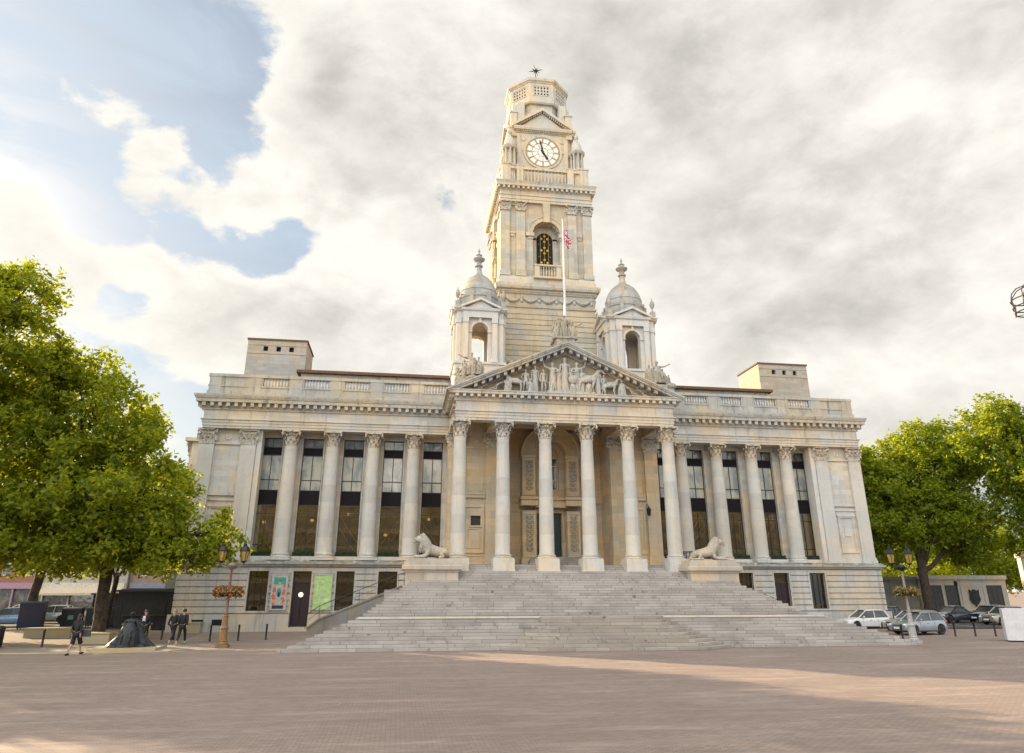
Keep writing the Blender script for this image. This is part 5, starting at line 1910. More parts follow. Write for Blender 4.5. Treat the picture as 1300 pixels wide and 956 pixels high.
# slab pavement round the trees on the left, with its stone edge
pv = MB()
pp = [(-70, 41.6), (-24.2, 43.0), (-23.6, 44.4), (-24.5, 58.0), (-30.5, 62.5), (-70, 66)]
pv.v = [(x, y, gz(y) + .004) for x, y in pp] + [(-70, 46, gz(46) + .004), (-24.0, 46, gz(46) + .004)]
pv.f = [(0, 1, 2, 7, 6), (6, 7, 3, 4, 5)]; pv.m = [0, 0]
tag(pv.build('pavement', M['slabs']), kind='structure')
kb = MB()
kb.mould([(-70, 41.6), (-24.2, 43.0), (-23.6, 44.4)], [(0, GZ0 - .05), (.14, GZ0 - .05), (.14, GZ0 + .05), (0, GZ0 + .055)])
tag(kb.build('kerb', M['kerb']), kind='structure')
rd = MB()
rd.v = [(-160, 66.2, .006), (-31.5, 62.8, .006), (-31.5, 100, .006), (-160, 96, .006)]; rd.f = [(0, 1, 2, 3)]; rd.m = [0]
tag(rd.build('road', M['asphalt']), kind='structure')
rd = MB()
rd.v = [(30.5, 55.5, .014), (75, 52.0, .014), (75, 70, .008), (30.5, 70, .008)]; rd.f = [(0, 1, 2, 3)]; rd.m = [0]
tag(rd.build('parking_area', M['asphalt']), kind='structure')
mk = MB()
for k in range(8):
    x = 32.5 + k * 2.6
    mk.v += [(x, 56.5, .02), (x + .1, 56.5, .02), (x + 1.3, 61.5, .02), (x + 1.2, 61.5, .02)]
    n = len(mk.v); mk.f.append((n - 4, n - 3, n - 2, n - 1)); mk.m.append(0)
tag(mk.build('road_marking', M['white']), kind='structure')

# ------------------------------------------------------------------ planters under the long windows, posters, wall notice
hb = MB()
rnd = random.Random(9)
for k in range(420):
    x, y, z = rnd.uniform(-.82, .82), rnd.uniform(-.12, .1), rnd.uniform(0.02, .26)
    s = .05; a = rnd.uniform(0, 6.3); b = rnd.uniform(-1, 1)
    dx, dz = s * math.cos(a), s * math.sin(a)
    hb.add([(x - dx, y - b * s, z - dz), (x + dz, y, z - dx), (x + dx, y + b * s, z + dz), (x - dz, y, z + dx)], [(0, 1, 2, 3)])
hb.box(-.8, .8, -.08, .08, 0, .2)
HBM = hb.mesh('foliage', M['hedge'])
TRM = MB().box(-.86, .86, -.15, .15, -.06, .05).mesh('trough', M['iron'])
WORD = ['nearest the left end of the building', 'second from the left end', 'third from the left end', 'fourth from the left end', 'right above the left lion']
WORR = ['nearest the portico', 'second from the portico', 'third from the portico', 'fourth from the portico', 'nearest the right end of the building']
first = None
for sg in (-1, 1):
    for i, bx in enumerate(BAYS):
        lab = 'box hedge trough, window '+ (WORD[4 - i] + ', left wing' if sg < 0 else WORR[i] + ', right wing')
        if first is None:
            first = empty('window_planter', (sg * bx, 59.72, 5.42), label=lab, cat='planter', group='hedge troughs on the window sills')
            t_ = bpy.data.objects.new('trough', TRM); link(t_, first)
            f_ = bpy.data.objects.new('foliage', HBM); link(f_, first)
        else:
            copy_tree(first, (sg * bx, 59.72, 5.42), label=lab)


def cellmat(name, cols, rough=0.6):
    return [plain(name + '_ink', c, rough, var=0.1, scale=8) for c in cols]


def poster(x0, x1, z0, z1, art, label):
    t = empty('poster', ((x0 + x1) / 2, 58.42, z0), label=label, cat='poster')
    MB().box(x0 + .12, x1 - .12, 58.4, 58.43, z0 + .12, z1 - .12).build('sheet', art[0], t)
    f = MB()
    f.wall(x0 + .09, x1 - .09, z0 + .09, z1 - .09, 58.385, 58.41, [(x0 + .13, x1 - .13, z0 + .13, z1 - .13)])
    f.box(x0 + .05, x1 - .05, 58.37, 58.43, z1 - .14, z1 - .05); f.box(x0 + .05, x1 - .05, 58.37, 58.43, z0 + .05, z0 + .1)
    for k in range(5):
        for xx in (x0 + .04, x1 - .04):
            zz = z0 + .2 + k * (z1 - z0 - .4) / 4
            f.box(xx - .05, xx + .05, 58.36, 58.52, zz - .03, zz + .03)
    f.build('frame', plain('poster_frame', (0.45, 0.44, 0.42), 0.5), t)
    a = MB()
    art[2](a, x0 + .15, x1 - .15, z0 + .15, z1 - .15)
    a.build('artwork', art[1], t)
    return t


def art_show(a, x0, x1, z0, z1):
    w, h = x1 - x0, z1 - z0
    rnd = random.Random(4)
    Y0 = 58.395
    def disc(u, v, r, mi, squash=1.0):
        n = 10
        vs = [(x0 + u * w + r * w * math.cos(2 * PI * i / n), Y0 - .0005 * mi - .0003 * len(a.f) * .02, z0 + v * h + r * w * squash * math.sin(2 * PI * i / n)) for i in range(n)]
        a.add(vs, [tuple(range(n))], mi)
    a.box(x0 + .12 * w, x1 - .12 * w, Y0 - .001, Y0 + .001, z0, z0 + .1 * h, 3)
    a.box(x0 + .1 * w, x1 - .1 * w, Y0 - .001, Y0 + .001, z0 + .72 * h, z0 + .93 * h, 1)
    for k in range(16):
        s = -1 if k % 2 else 1
        v = .15 + .6 * (k // 2) / 8
        disc(.5 + s * (.36 - .06 * rnd.random()), v, .075 + .05 * rnd.random(), 0 if k % 3 else 2, 1.1)
    disc(.5, .48, .17, 1, 1.9); disc(.5, .42, .08, 3, 2.2); disc(.5, .75, .1, 2, .8)
    disc(.28, .3, .07, 0); disc(.72, .3, .07, 0); disc(.3, .15, .06, 2); disc(.7, .16, .06, 4)


def art_list(a, x0, x1, z0, z1):
    w, h = x1 - x0, z1 - z0
    rnd = random.Random(8)
    Y0 = 58.395
    for k in range(17):
        ww = rnd.uniform(.3, .78) * w
        zz = z1 - h * (.08 + k * .05)
        a.box(x0 + .1 * w, x0 + .1 * w + ww, Y0 - .001, Y0 + .001, zz, zz + h * .016, rnd.choice((0, 0, 1)))
    a.box(x0 + .5 * w, x1 - .08 * w, Y0 - .001, Y0 + .001, z0 + .2 * h, z0 + .3 * h, 0)


poster(-21.8, -20.42, 1.42, 4.1, (plain('poster_ground', (0.42, 0.47, 0.45), 0.6), [plain('poster_red', (.62, .13, .09), .6), plain('poster_green', (.06, .32, .24), .6), plain('poster_orange', (.7, .3, .16), .6), plain('poster_dark', (.03, .03, .07), .6), plain('poster_gold', (.5, .35, .1), .6)], art_show), 'colourful red and green framed poster on the wall left of the dark street door')
poster(-18.7, -17.16, 1.42, 4.1, (plain('green_poster_ground', (0.40, 0.60, 0.22), 0.6), [plain('pale_green_text', (.55, .72, .42), .6), plain('text_buff', (.5, .5, .36), .6)], art_list), 'lime green framed poster with pale lines of text right of the dark street door')
dl = MB(); dl.T = Matrix.Translation((-19.55, 58.82, 2.55)) @ Matrix.Rotation(R(90), 4, 'X')
dl.lathe([(.17, 0), (.17, .05), (.13, .09), (.01, .1)], n=20); dl.T = None
m_, nt_, b_, o_ = new_mat('lit_globe'); b_.inputs['Base Color'].default_value = (.9, .85, .6, 1); b_.inputs['Emission Color'].default_value = (1, .9, .6, 1); b_.inputs['Emission Strength'].default_value = 1.0
dl.build('door_lamp', m_, None, 40, label='small round glowing lamp on the dark street door of the left wing', cat='lamp')

# ------------------------------------------------------------------ lamp posts with hanging baskets
def lantern_kids(parent, x, z):
    f = MB()
    n = 6
    f.lathe([(.04, z), (.16, z + .1), (.17, z + .14)], x, 0, n)
    for k in range(n):
        a = 2 * PI * k / n
        f.tube([(x + .16 * math.cos(a), .16 * math.sin(a), z + .12), (x + .27 * math.cos(a), .27 * math.sin(a), z + .68)], .016, 4)
    f.lathe([(.31, z + .68), (.31, z + .74), (.2, z + .92), (.1, z + 1.0), (.12, z + 1.06), (.04, z + 1.14), (.05, z + 1.22), (.01, z + 1.32)], x, 0, n)
    l = f.build('lantern', M['iron'], parent, None, world=False)
    q = MB(); q.lathe([(.135, z + .12), (.255, z + .69)], x, 0, n)
    q.build('glass', plain('amber_lantern_glass', (0.36, 0.25, 0.05), 0.25, var=0.2) if 'amber_lantern_glass' not in bpy.data.materials else bpy.data.materials['amber_lantern_glass'], l, None, world=False)


def lamp_post(loc, label, col_post, col_base, flowers, seed):
    t = empty('street_lamp', loc, label=label, cat='street lamp', group='ornate twin lamp posts')
    p = MB()
    p.lathe([(.09, 1.7), (.12, 1.75), (.13, 1.82), (.085, 1.9), (.075, 3.4), (.06, 4.3), (.1, 4.35), (.1, 4.42), (.06, 4.48), (.055, 4.7)], 0, 0, 14)
    p.build('post', col_post, t, 40, world=False)
    b = MB()
    b.box(-.34, .34, -.34, .34, 0, .16)
    b.lathe([(.3, .16), (.31, .22), (.24, .3), (.26, .36), (.22, .42), (.2, .95), (.24, 1.0), (.24, 1.06), (.17, 1.12), (.14, 1.6), (.17, 1.65), (.1, 1.75)], 0, 0, 10)
    b.build('base', col_base, t, 30, world=False)
    a = MB()
    a.lathe([(.06, 4.2), (.26, 4.35), (.3, 4.45), (.2, 4.52), (.1, 4.6)], 0, 0, 12)
    for s in (-1, 1):
        a.tube([(0, 0, 4.4), (s * .25, 0, 4.32), (s * .5, 0, 4.4), (s * .62, 0, 4.56)], .035, 6)
        a.tube([(s * .1, 0, 4.5), (s * .28, 0, 4.62), (s * .4, 0, 4.5), (s * .3, 0, 4.42)], .022, 5)
    a.tube([(0, 0, 4.6), (0, 0, 4.95)], [.05, .01], 6)
    a.build('cross_arm', M['iron'] if seed == 2 else plain('stone_grey_arm', (.2, .17, .16), .6), t, 40, world=False)
    for s in (-1, 1): lantern_kids(t, s * .62, 4.56)
    # the two baskets hang from short brackets
    for s in (-1, 1):
        fb = empty('flower_basket', (loc[0] + s * .42, loc[1] - .1, loc[2] + 2.95), label=('orange and red' if flowers == 'red' else 'green and yellow') + ' hanging flower basket on the ' + ('left' if s < 0 else 'right') + ' side of the ' + ('left' if seed == 1 else 'right') + ' lamp post', cat='flower basket', group='flower baskets on the lamp posts')
        k_ = MB()
        k_.lathe([(.02, -.28), (.2, -.22), (.3, -.05), (.32, .02)], 0, 0, 12)
        k_.tube([(-s * .4, .1, .35), (0, 0, .35), (0, 0, .0)], .015, 5)
        k_.build('basket', M['iron'], fb, 40, world=False)
        rn = random.Random(seed * 10 + s)
        g_ = MB(); h_ = MB()
        for k in range(560):
            th, ph = rn.uniform(0, 2 * PI), rn.uniform(-.9, 1.4)
            rr = .44 * rn.uniform(.75, 1.1)
            c = Vector((rr * math.cos(th) * math.cos(ph), rr * math.sin(th) * math.cos(ph), rr * .75 * math.sin(ph)))
            if rn.random() < .1: c.z -= rn.uniform(.05, .15)
            s_ = rn.uniform(.03, .055)
            u = Vector((rn.uniform(-1, 1), rn.uniform(-1, 1), rn.uniform(-1, 1))).normalized(); w_ = u.orthogonal().normalized()
            tgt = g_ if rn.random() < (.45 if flowers == 'red' else .68) else h_
            tgt.add([tuple(c - u * s_), tuple(c - w_ * s_), tuple(c + u * s_), tuple(c + w_ * s_)], [(0, 1, 2, 3)], rn.choice((0, 1)))
        g_.build('leaves', [bpy.data.materials['basket_leaf_a'], bpy.data.materials['basket_leaf_b']], fb, None, world=False)
        h_.build('blooms', [bpy.data.materials['bloom_' + flowers + '_a'], bpy.data.materials['bloom_' + flowers + '_b']], fb, None, world=False)
    return t


plain('basket_leaf_a', (.03, .07, .012), .7); plain('basket_leaf_b', (.08, .10, .015), .7)
plain('bloom_red_a', (.35, .05, .03), .6); plain('bloom_red_b', (.55, .2, .02), .6)
plain('bloom_yellow_a', (.55, .15, .03), .6); plain('bloom_yellow_b', (.45, .38, .03), .6)
lamp_post((-22.0, 45.7, gz(45.7)), 'ornate two lantern lamp post with ochre base and orange flowers, left of the steps', plain('rust_brown_paint', (.20, .09, .055), .5), plain('ochre_paint', (.22, .13, .05), .55), 'red', 1)
lamp_post((19.3, 43.2, gz(43.2)), 'ornate two lantern lamp post with pale grey base and green baskets, right of the steps', plain('grey_post_paint', (.28, .26, .24), .5), plain('pale_grey_paint', (.38, .37, .36), .55), 'yellow', 2)

# ------------------------------------------------------------------ bollards
bm_ = MB()
bm_.lathe([(.075, 0), (.075, .04), (.06, .06), (.06, .84), (.07, .86), (.07, .9), (.05, .95), (.01, .96)], 0, 0, 12)
BOL = bm_.mesh('bollard', M['iron'], 40)
BL = [((-23.7, 50.0), 'black bollard just left of the left lamp post'), ((-22.1, 50.4), 'black bollard between the left lamp post and the poster door'), ((-20.5, 50.9), 'black bollard in front of the dark street door, nearest the steps'),
      ((-28.2, 52.6), 'black bollard behind the seated bronze statue'), ((-27.0, 51.6), 'black bollard just right of the walker with the white shirt print'),
      ((20.6, 46.0), 'black bollard in front of the silver hatchback'), ((26.3, 48.3), 'black bollard right of the right lamp post, nearest to it'), ((27.7, 48.1), 'black bollard in the middle of the right hand row'), ((29.1, 47.9), 'black bollard beside the white covered box'),
      ((-36.5, 49.0), 'black bollard leaning among the street bins at far left'), ((-32.1, 47.2), 'black bollard left of the woman walking with a bag')]
for (x, y), lab in BL:
    o = inst('bollard', BOL, None, (x, y, gz(y)))
    tag(o, lab, 'bollard', 'black bollards round the square')

# ------------------------------------------------------------------ people
SKIN = plain('skin', (.42, .26, .19), .6, var=.06)
def person(loc, rz, pose, cloth, label, hair='short', scale=1.04, skirt=False, emblem=None, bag=False, hairc=(.02, .015, .01)):
    t = empty('person', loc, rz, label=label, cat='person')
    t.scale = (scale,) * 3
    J = base_pose(**pose)
    figure_skin(J, True).build('body', SKIN, t, 60, world=False)
    top, low, shoe = cloth
    V, E = [], []
    def ch(lst, start=None):
        prev = start
        for p, r in lst:
            V.append((*p, r)); i = len(V) - 1
            if prev is not None: E.append((prev, i))
            prev = i
        return prev
    ch([(J['pelvis'], .15)]); a = ch([(J['belly'], .148), (J['chest'], .165)], 0)
    ch([(J['neck0'], .085)], a)
    for s in 'LR': ch([(J['sh' + s], .082), (J['el' + s], .06), (tuple(Vector(J['el' + s]).lerp(Vector(J['wr' + s]), .85)), .05)], a)
    skin_mb(V, E, 2).build('jacket', plain('cloth_top', top, .85, var=.2), t, 60, world=False)
    V, E = [], []
    ch([(J['pelvis'], .145)])
    for s in 'LR': ch([(J['hip' + s], .108), (J['kn' + s], .078 if not skirt else .1), (tuple(Vector(J['kn' + s]).lerp(Vector(J['an' + s]), .9 if not skirt else .12)), .06 if not skirt else .1)], 0)
    skin_mb(V, E, 2).build('trousers' if not skirt else 'skirt', plain('cloth_low', low, .85, var=.2), t, 60, world=False)
    sh = MB()
    for s in 'LR':
        h, to = Vector(J['he' + s]), Vector(J['to' + s])
        m = (h + to) / 2; d = (to - h)
        sh.ell(tuple(m), (.052, max(.06, abs(d.y) * .5 + .07), .05), 10, 6)
    sh.build('shoes', plain('shoe', shoe, .5), t, 60, world=False)
    hd = Vector(J['head1'])
    hm = MB()
    hm.ell(tuple(hd + Vector((0, .022, .035))), (.1, .105, .098), 12, 8)
    if hair == 'long': hm.ell(tuple(hd + Vector((0, .07, -.1))), (.09, .06, .17), 10, 8)
    hm.build('hair', plain('hair', hairc, .7), t, 60, world=False)
    if emblem:
        e = MB()
        c = Vector(J['chest']) + Vector((0, -.165, .02))
        for dx, dz, rx, rz_ in ((-.045, .07, .03, .035), (.045, .07, .03, .035), (0, .1, .07, .03), (0, .02, .04, .03)):
            e.ell((c.x + dx, c.y, c.z + dz), (rx, .012, rz_), 8, 5)
        for s in (-1, 1): e.tube([(c.x - s * .08, c.y, c.z - .12), (c.x + s * .08, c.y, c.z)], .018, 5)
        e.build('shirt_print', M['white'], t, None, world=False)
    return t


walk = dict(knL=(-.1, -.2, .52), anL=(-.1, -.3, .12), heL=(-.1, -.29, .07), toL=(-.11, -.47, .1), knR=(.1, .06, .5), anR=(.1, .34, .14), heR=(.1, .37, .11), toR=(.11, .22, .03), elL=(-.24, .1, 1.14), wrL=(-.25, .12, .9), paL=(-.25, .11, .83), fiL=(-.25, .1, .77), elR=(.24, -.04, 1.13), wrR=(.25, -.22, .95), paR=(.25, -.27, .9), fiR=(.25, -.31, .85))
stride2 = {k.replace('L', '#').replace('R', 'L').replace('#', 'R'): (-v[0], v[1], v[2]) for k, v in walk.items()}
BLK = (.012, .012, .014)
person((-28.1, 41.3, GZ0), R(165), dict(walk, elR=(.26, .02, 1.15), wrR=(.22, -.2, 1.05), paR=(.2, -.24, 1.03), fiR=(.17, -.28, 1.03)), (BLK, BLK, (.01, .01, .01)), 'woman in black coat and black skirt walking away with a bag on her arm', hair='long', skirt=True, scale=1.1, hairc=(.05, .025, .015))
bg_ = MB()
bg_.box(-.2, .2, -.07, .07, -.32, 0); bg_.tube([(-.15, 0, 0), (-.1, 0, .22), (.1, 0, .22), (.15, 0, 0)], .015, 6)
for v_ in range(len(bg_.v)): pass
bo_ = bg_.build('handbag', plain('grey_leather', (.06, .06, .065), .5)); bo_.location = (-27.72, 41.42, GZ0 + 1.18)
tag(bo_, 'dark grey handbag hanging from the forearm of the woman in black', 'bag')
person((-27.0, 47.9, gz(47.9)), R(-8), stride2, ((.015, .015, .018), BLK, BLK), 'young man in black walking forward, white print on his shirt', emblem=True, scale=1.1)
person((-25.5, 48.4, gz(48.4)), R(160), stride2, ((.015, .016, .02), (.02, .02, .025), (.3, .29, .27)), 'fair haired person in dark clothes, the left one of the pair walking together', scale=1.1, hair='long', hairc=(.32, .24, .15))
person((-24.85, 47.9, gz(47.9)), R(175), dict(walk), (BLK, (.014, .014, .016), (.45, .44, .42)), 'dark haired person in black with pale shoes, the right one of the pair', scale=1.13)
# far strollers on the street by the shops
person((-58.5, 91.5, .02), R(70), walk, ((.5, .5, .48), (.05, .07, .12), (.3, .3, .3)), 'far pedestrian in a white top outside the shops')
person((-56.8, 92.5, .02), R(60), stride2, ((.45, .3, .3), (.35, .35, .36), (.2, .2, .2)), 'far pedestrian in a pinkish top beside the one in white')

# ------------------------------------------------------------------ seated bronze statue
t = empty('bronze_statue', (-26.75, 44.8, GZ0), label='dark bronze seated figure in a wide cloak beyond the kerb on the left', cat='statue')
s1 = MB()
s1.merge(robe(figure_skin(seated_pose(head1=(.02, -.06, 1.24), head0=(.01, -.04, 1.17), head2=(.02, -.05, 1.31))), .42, .6, -.12))
c = MB()
n = 40
vs, fs = [], []
for j, (r, z) in enumerate(((.95, .0), (.8, .12), (.52, .4), (.38, .62), (.3, .85), (.24, .98), (.15, 1.05))):
    for i in range(n):
        a = 2 * PI * i / n
        rr = r * (1 + (.09 * math.sin(7 * a + z * 2) + .05 * math.sin(13 * a)) * (1 - j / 7))
        vs.append((rr * math.cos(a), .16 + rr * (.62 if math.sin(a) > 0 else .3) * math.sin(a), z))
for j in range(6):
    for i in range(n): fs.append((j * n + i, j * n + (i + 1) % n, (j + 1) * n + (i + 1) % n, (j + 1) * n + i))
c.add(vs, fs)
T_ = Matrix.Scale(1.5, 4)
rot_mb(s1, T_).build('figure', M['bronze'], t, 60, world=False)
for q_ in range(7):
    a_ = .5 + q_ * .45
    c.ell((.45 * math.cos(a_ * 2), -.1 - .2 * math.sin(q_), .1), (.22, .18, .13), 8, 6)
c.box(-.32, .32, -.35, .3, 0, .42)
rot_mb(c, T_).build('cloak', M['bronze'], t, 60, world=False)
MB().box(-1.75, 1.7, -.9, 1.2, 0, .14).build('base', M['kerb'], t, None, world=False)

# ------------------------------------------------------------------ bins, benches, planter walls, kiosk
def litter_bin(x, y, label, col=(.014, .014, .018), h=1.15, w=.33):
    t = empty('litter_bin', (x, y, gz(y)), label=label, cat='bin')
    b = MB(); b.lathe([(w * .9, 0), (w, .05), (w, h * .8), (w * 1.06, h * .82)], 0, 0, 16)
    for k in range(16):
        a = 2 * PI * k / 16
        b.tube([(w * 1.01 * math.cos(a), w * 1.01 * math.sin(a), .08), (w * 1.01 * math.cos(a), w * 1.01 * math.sin(a), h * .78)], .014, 4)
    b.build('body', plain('bin_paint', col, .4), t, 40, world=False)
    l = MB(); l.lathe([(w * 1.08, h * .82), (w * 1.1, h * .88), (w * .9, h * .97), (w * .4, h), (.01, h * 1.01)], 0, 0, 16)
    l.build('lid', plain('bin_lid', (col[0] * 2, col[1] * 2, col[2] * 2), .4), t, 40, world=False)
    return t


litter_bin(-34.6, 47.3, 'round black litter bin at the left edge of the square')
def wheel_bin(x, y, rz, label, col, w=.7, h=1.35, badge=None):
    t = empty('wheeled_bin', (x, y, gz(y)), rz, label=label, cat='bin')
    b = MB()
    b.prism([(-.32, .1), (.34, .1), (.42, h), (-.42, h)], 'x', -w, w)
    b.box(-w - .03, w + .03, -.46, -.4, h - .1, h - .02)
    b.build('body', plain('bin_plastic', col, .45), t, None, world=False)
    l = MB(); l.prism([(-.47, h), (.46, h), (.42, h + .09), (0, h + .15), (-.44, h + .09)], 'x', -w - .02, w + .02)
    l.build('lid', plain('bin_lid_plastic', (col[0] * 1.4, col[1] * 1.4, col[2] * 1.4), .4), t, None, world=False)
    for sx in (-1, 1):
        for sy in (-.28, .28):
            q = MB(); q.T = Matrix.Translation((sx * (w - .1), sy, .09)) @ Matrix.Rotation(R(90), 4, 'Y'); q.lathe([(.09, -.03), (.09, .03)], n=12); q.T = None
            q.build('wheel', M['iron'], t, 40, world=False)
    if badge:
        q = MB(); q.box(-.2, .2, -.385, -.36, .62, .98); q.build('badge', badge, t, None, world=False)
    return t


gb = plain('pale_green_sign', (.12, .42, .25), .5)
wheel_bin(-40.7, 65.0, 0.1, 'navy blue wheeled bin at the front of the row by the far tree', (.01, .012, .04), w=.85, h=1.9)
for k, lb in enumerate(('leftmost dark grey recycling bin with pale green badge in the row', 'dark grey recycling bin with green badge, second in the row', 'dark grey recycling bin with green badge, rightmost in the row')):
    wheel_bin(-38.6 + k * 1.75, 67.2 + k * .3, 0.05, lb, (.03, .032, .045), w=.72, h=1.4, badge=gb)

# black market kiosk (two)
def kiosk(x, y, rz, w, d, h, label):
    t = empty('kiosk', (x, y, gz(y)), rz, label=label, cat='kiosk')
    b = MB()
    b.box(-w, w, -d, d, .12, h - .25)
    for k in range(int(w * 8)):
        xx = -w + .12 + k * .25
        b.box(xx, xx + .02, -d - .015, -d, .2, h - .3)
    b.build('cabin', plain('black_boards', (.012, .012, .013), .6, var=.3), t, None, world=False)
    r = MB(); r.prism([(-d - .25, h - .25), (d + .2, h - .1), (d + .2, h + .02), (-d - .25, h - .12)], 'x', -w - .15, w + .15)
    r.build('roof', plain('dark_roof_felt', (.03, .03, .032), .8), t, None, world=False)
    s = MB(); s.box(-w * .7, w * .7, -d - .03, -d - .012, 1.15, 1.95)
    s.build('shutter', plain('dark_shutter', (.03, .03, .034), .35, .5), t, None, world=False)
    s = MB(); s.box(-w * .75, w * .75, -d - .3, -d - .02, 1.05, 1.12)
    s.build('counter', plain('dark_counter', (.05, .045, .04), .5), t, None, world=False)
    return t


kiosk(-31.4, 63.0, .0, 2.1, 1.2, 3.0, 'black boarded kiosk at the left corner of the town hall')
kiosk(-36.0, 70.0, .0, 1.9, 1.1, 2.75, 'dark kiosk with flat roof behind the left tree trunk')

def stone_seat(x0, x1, y0, y1, h, label, cat='bench', mat='kerb'):
    t = empty('stone_bench', ((x0 + x1) / 2, (y0 + y1) / 2, gz(y0)), label=label, cat=cat)
    z = gz((y0 + y1) / 2)
    MB().box(x0, x1, y0, y1, z - .1, z + h - .08).build('block', M[mat], t)
    MB().box(x0 - .05, x1 + .05, y0 - .05, y1 + .05, z + h - .08, z + h).build('seat_slab', M[mat], t)
    return t


stone_seat(-31.3, -29.2, 48.9, 49.9, .62, 'pale stone block seat round the foot of the front tree trunk')
stone_seat(-29.9, -28.4, 53.0, 53.8, .9, 'ochre stone block seat behind the bronze statue')
stone_seat(-27.9, -26.2, 57.6, 58.3, .7, 'low ochre stone seat against the kiosk, right of the young man in black')
stone_seat(-36.2, -33.4, 54.0, 54.9, .6, 'long pale stone seat behind the woman in black')
# white covered crate at the right edge
t = empty('covered_crate', (25.9, 43.3, GZ0), R(-37), label='white fabric covered stall box standing at the right edge of the square', cat='covered box')
b = MB()
rnd = random.Random(2)
W_, H_ = 3.4, 1.95
nx, nz = 22, 12
for (ax, ay, bx_, by_) in ((0, 0, W_, 0), (W_, 0, W_, 1.8), (W_, 1.8, 0, 1.8), (0, 1.8, 0, 0)):
    vs = []; 
    L = math.hypot(bx_ - ax, by_ - ay); ux, uy = (bx_ - ax) / L, (by_ - ay) / L
    for j in range(nz + 1):
        for i in range(nx + 1):
            tt = i / nx * L; z = .08 + (H_ - .08) * j / nz
            w_ = .035 * math.sin(tt * 5 + j * .3) * (1 - j / nz) + (.03 if j == nz // 2 else 0)
            if i in (0, nx): w_ = 0
            vs.append((ax + ux * tt + uy * w_, ay + uy * tt - ux * w_, z))
    fs = [(j * (nx + 1) + i, j * (nx + 1) + i + 1, (j + 1) * (nx + 1) + i + 1, (j + 1) * (nx + 1) + i) for j in range(nz) for i in range(nx)]
    b.add(vs, fs)
b.box(0, W_, 0, 1.8, H_ - .02, H_ + .01)
b.build('cover', plain('white_canvas', (.62, .62, .64), .8, var=.06, bump=.2), t, 60, world=False)
fr_ = MB()
for k in range(8): fr_.box(.05 + k * .46, .15 + k * .46, .06, 1.74, 0, .1)
fr_.build('pallet', M['iron'], t, None, world=False)

# crown shaped street decoration on a tall post just outside the right edge
t = empty('crown_decoration', (19.85, 30.0, GZ0), label='tall post topped by a thin metal crown outline at the right edge', cat='decoration')
MB().tube([(0, 0, 0), (0, 0, 16.7)], [.11, .06], 10).build('post', M['iron'], t, 40, world=False)
cr = MB()
for zz, rr in ((16.8, .84), (17.1, .9), (17.5, .93)):
    pts = [(rr * math.cos(a * PI / 12), rr * math.sin(a * PI / 12), zz) for a in range(25)]
    cr.tube(pts, .035, 5, cap=False)
for k in range(8):
    a = k * PI / 4 + .39
    cr.tube([(r * math.cos(a), r * math.sin(a), z) for r, z in ((.92, 16.75), (.84, 17.0), (.95, 17.55), (.88, 17.85), (.6, 18.15), (.3, 18.25), (0, 18.2))], .03, 5)
    cr.tube([(0, 0, 16.75), (.84 * math.cos(a), .84 * math.sin(a), 16.8)], .02, 4)
cr.tube([(0, 0, 16.7), (0, 0, 18.6)], .04, 5); cr.ell((0, 0, 18.55), (.12, .12, .12), 10, 8)
cr.build('crown', plain('brown_metal', (.05, .035, .028), .6), t, 40, world=False)

# ------------------------------------------------------------------ cars
TYRE = plain('tyre_rubber', (.015, .015, .015), .85)
RIM = plain('alloy_rim', (.42, .42, .43), .4, .1)
CGLS = glass('car_glass', (.02, .024, .026), (.05, .06, .06), rough=.02)
CGLS.node_tree.nodes['Principled BSDF'].inputs['Coat IOR'].default_value = 1.4
REDL = plain('tail_lamp', (.4, .01, .01), .2, coat=.8)
HEADL = plain('head_lamp', (.6, .62, .64), .12, coat=1.0)
BLKP = plain('black_trim', (.015, .015, .016), .5)


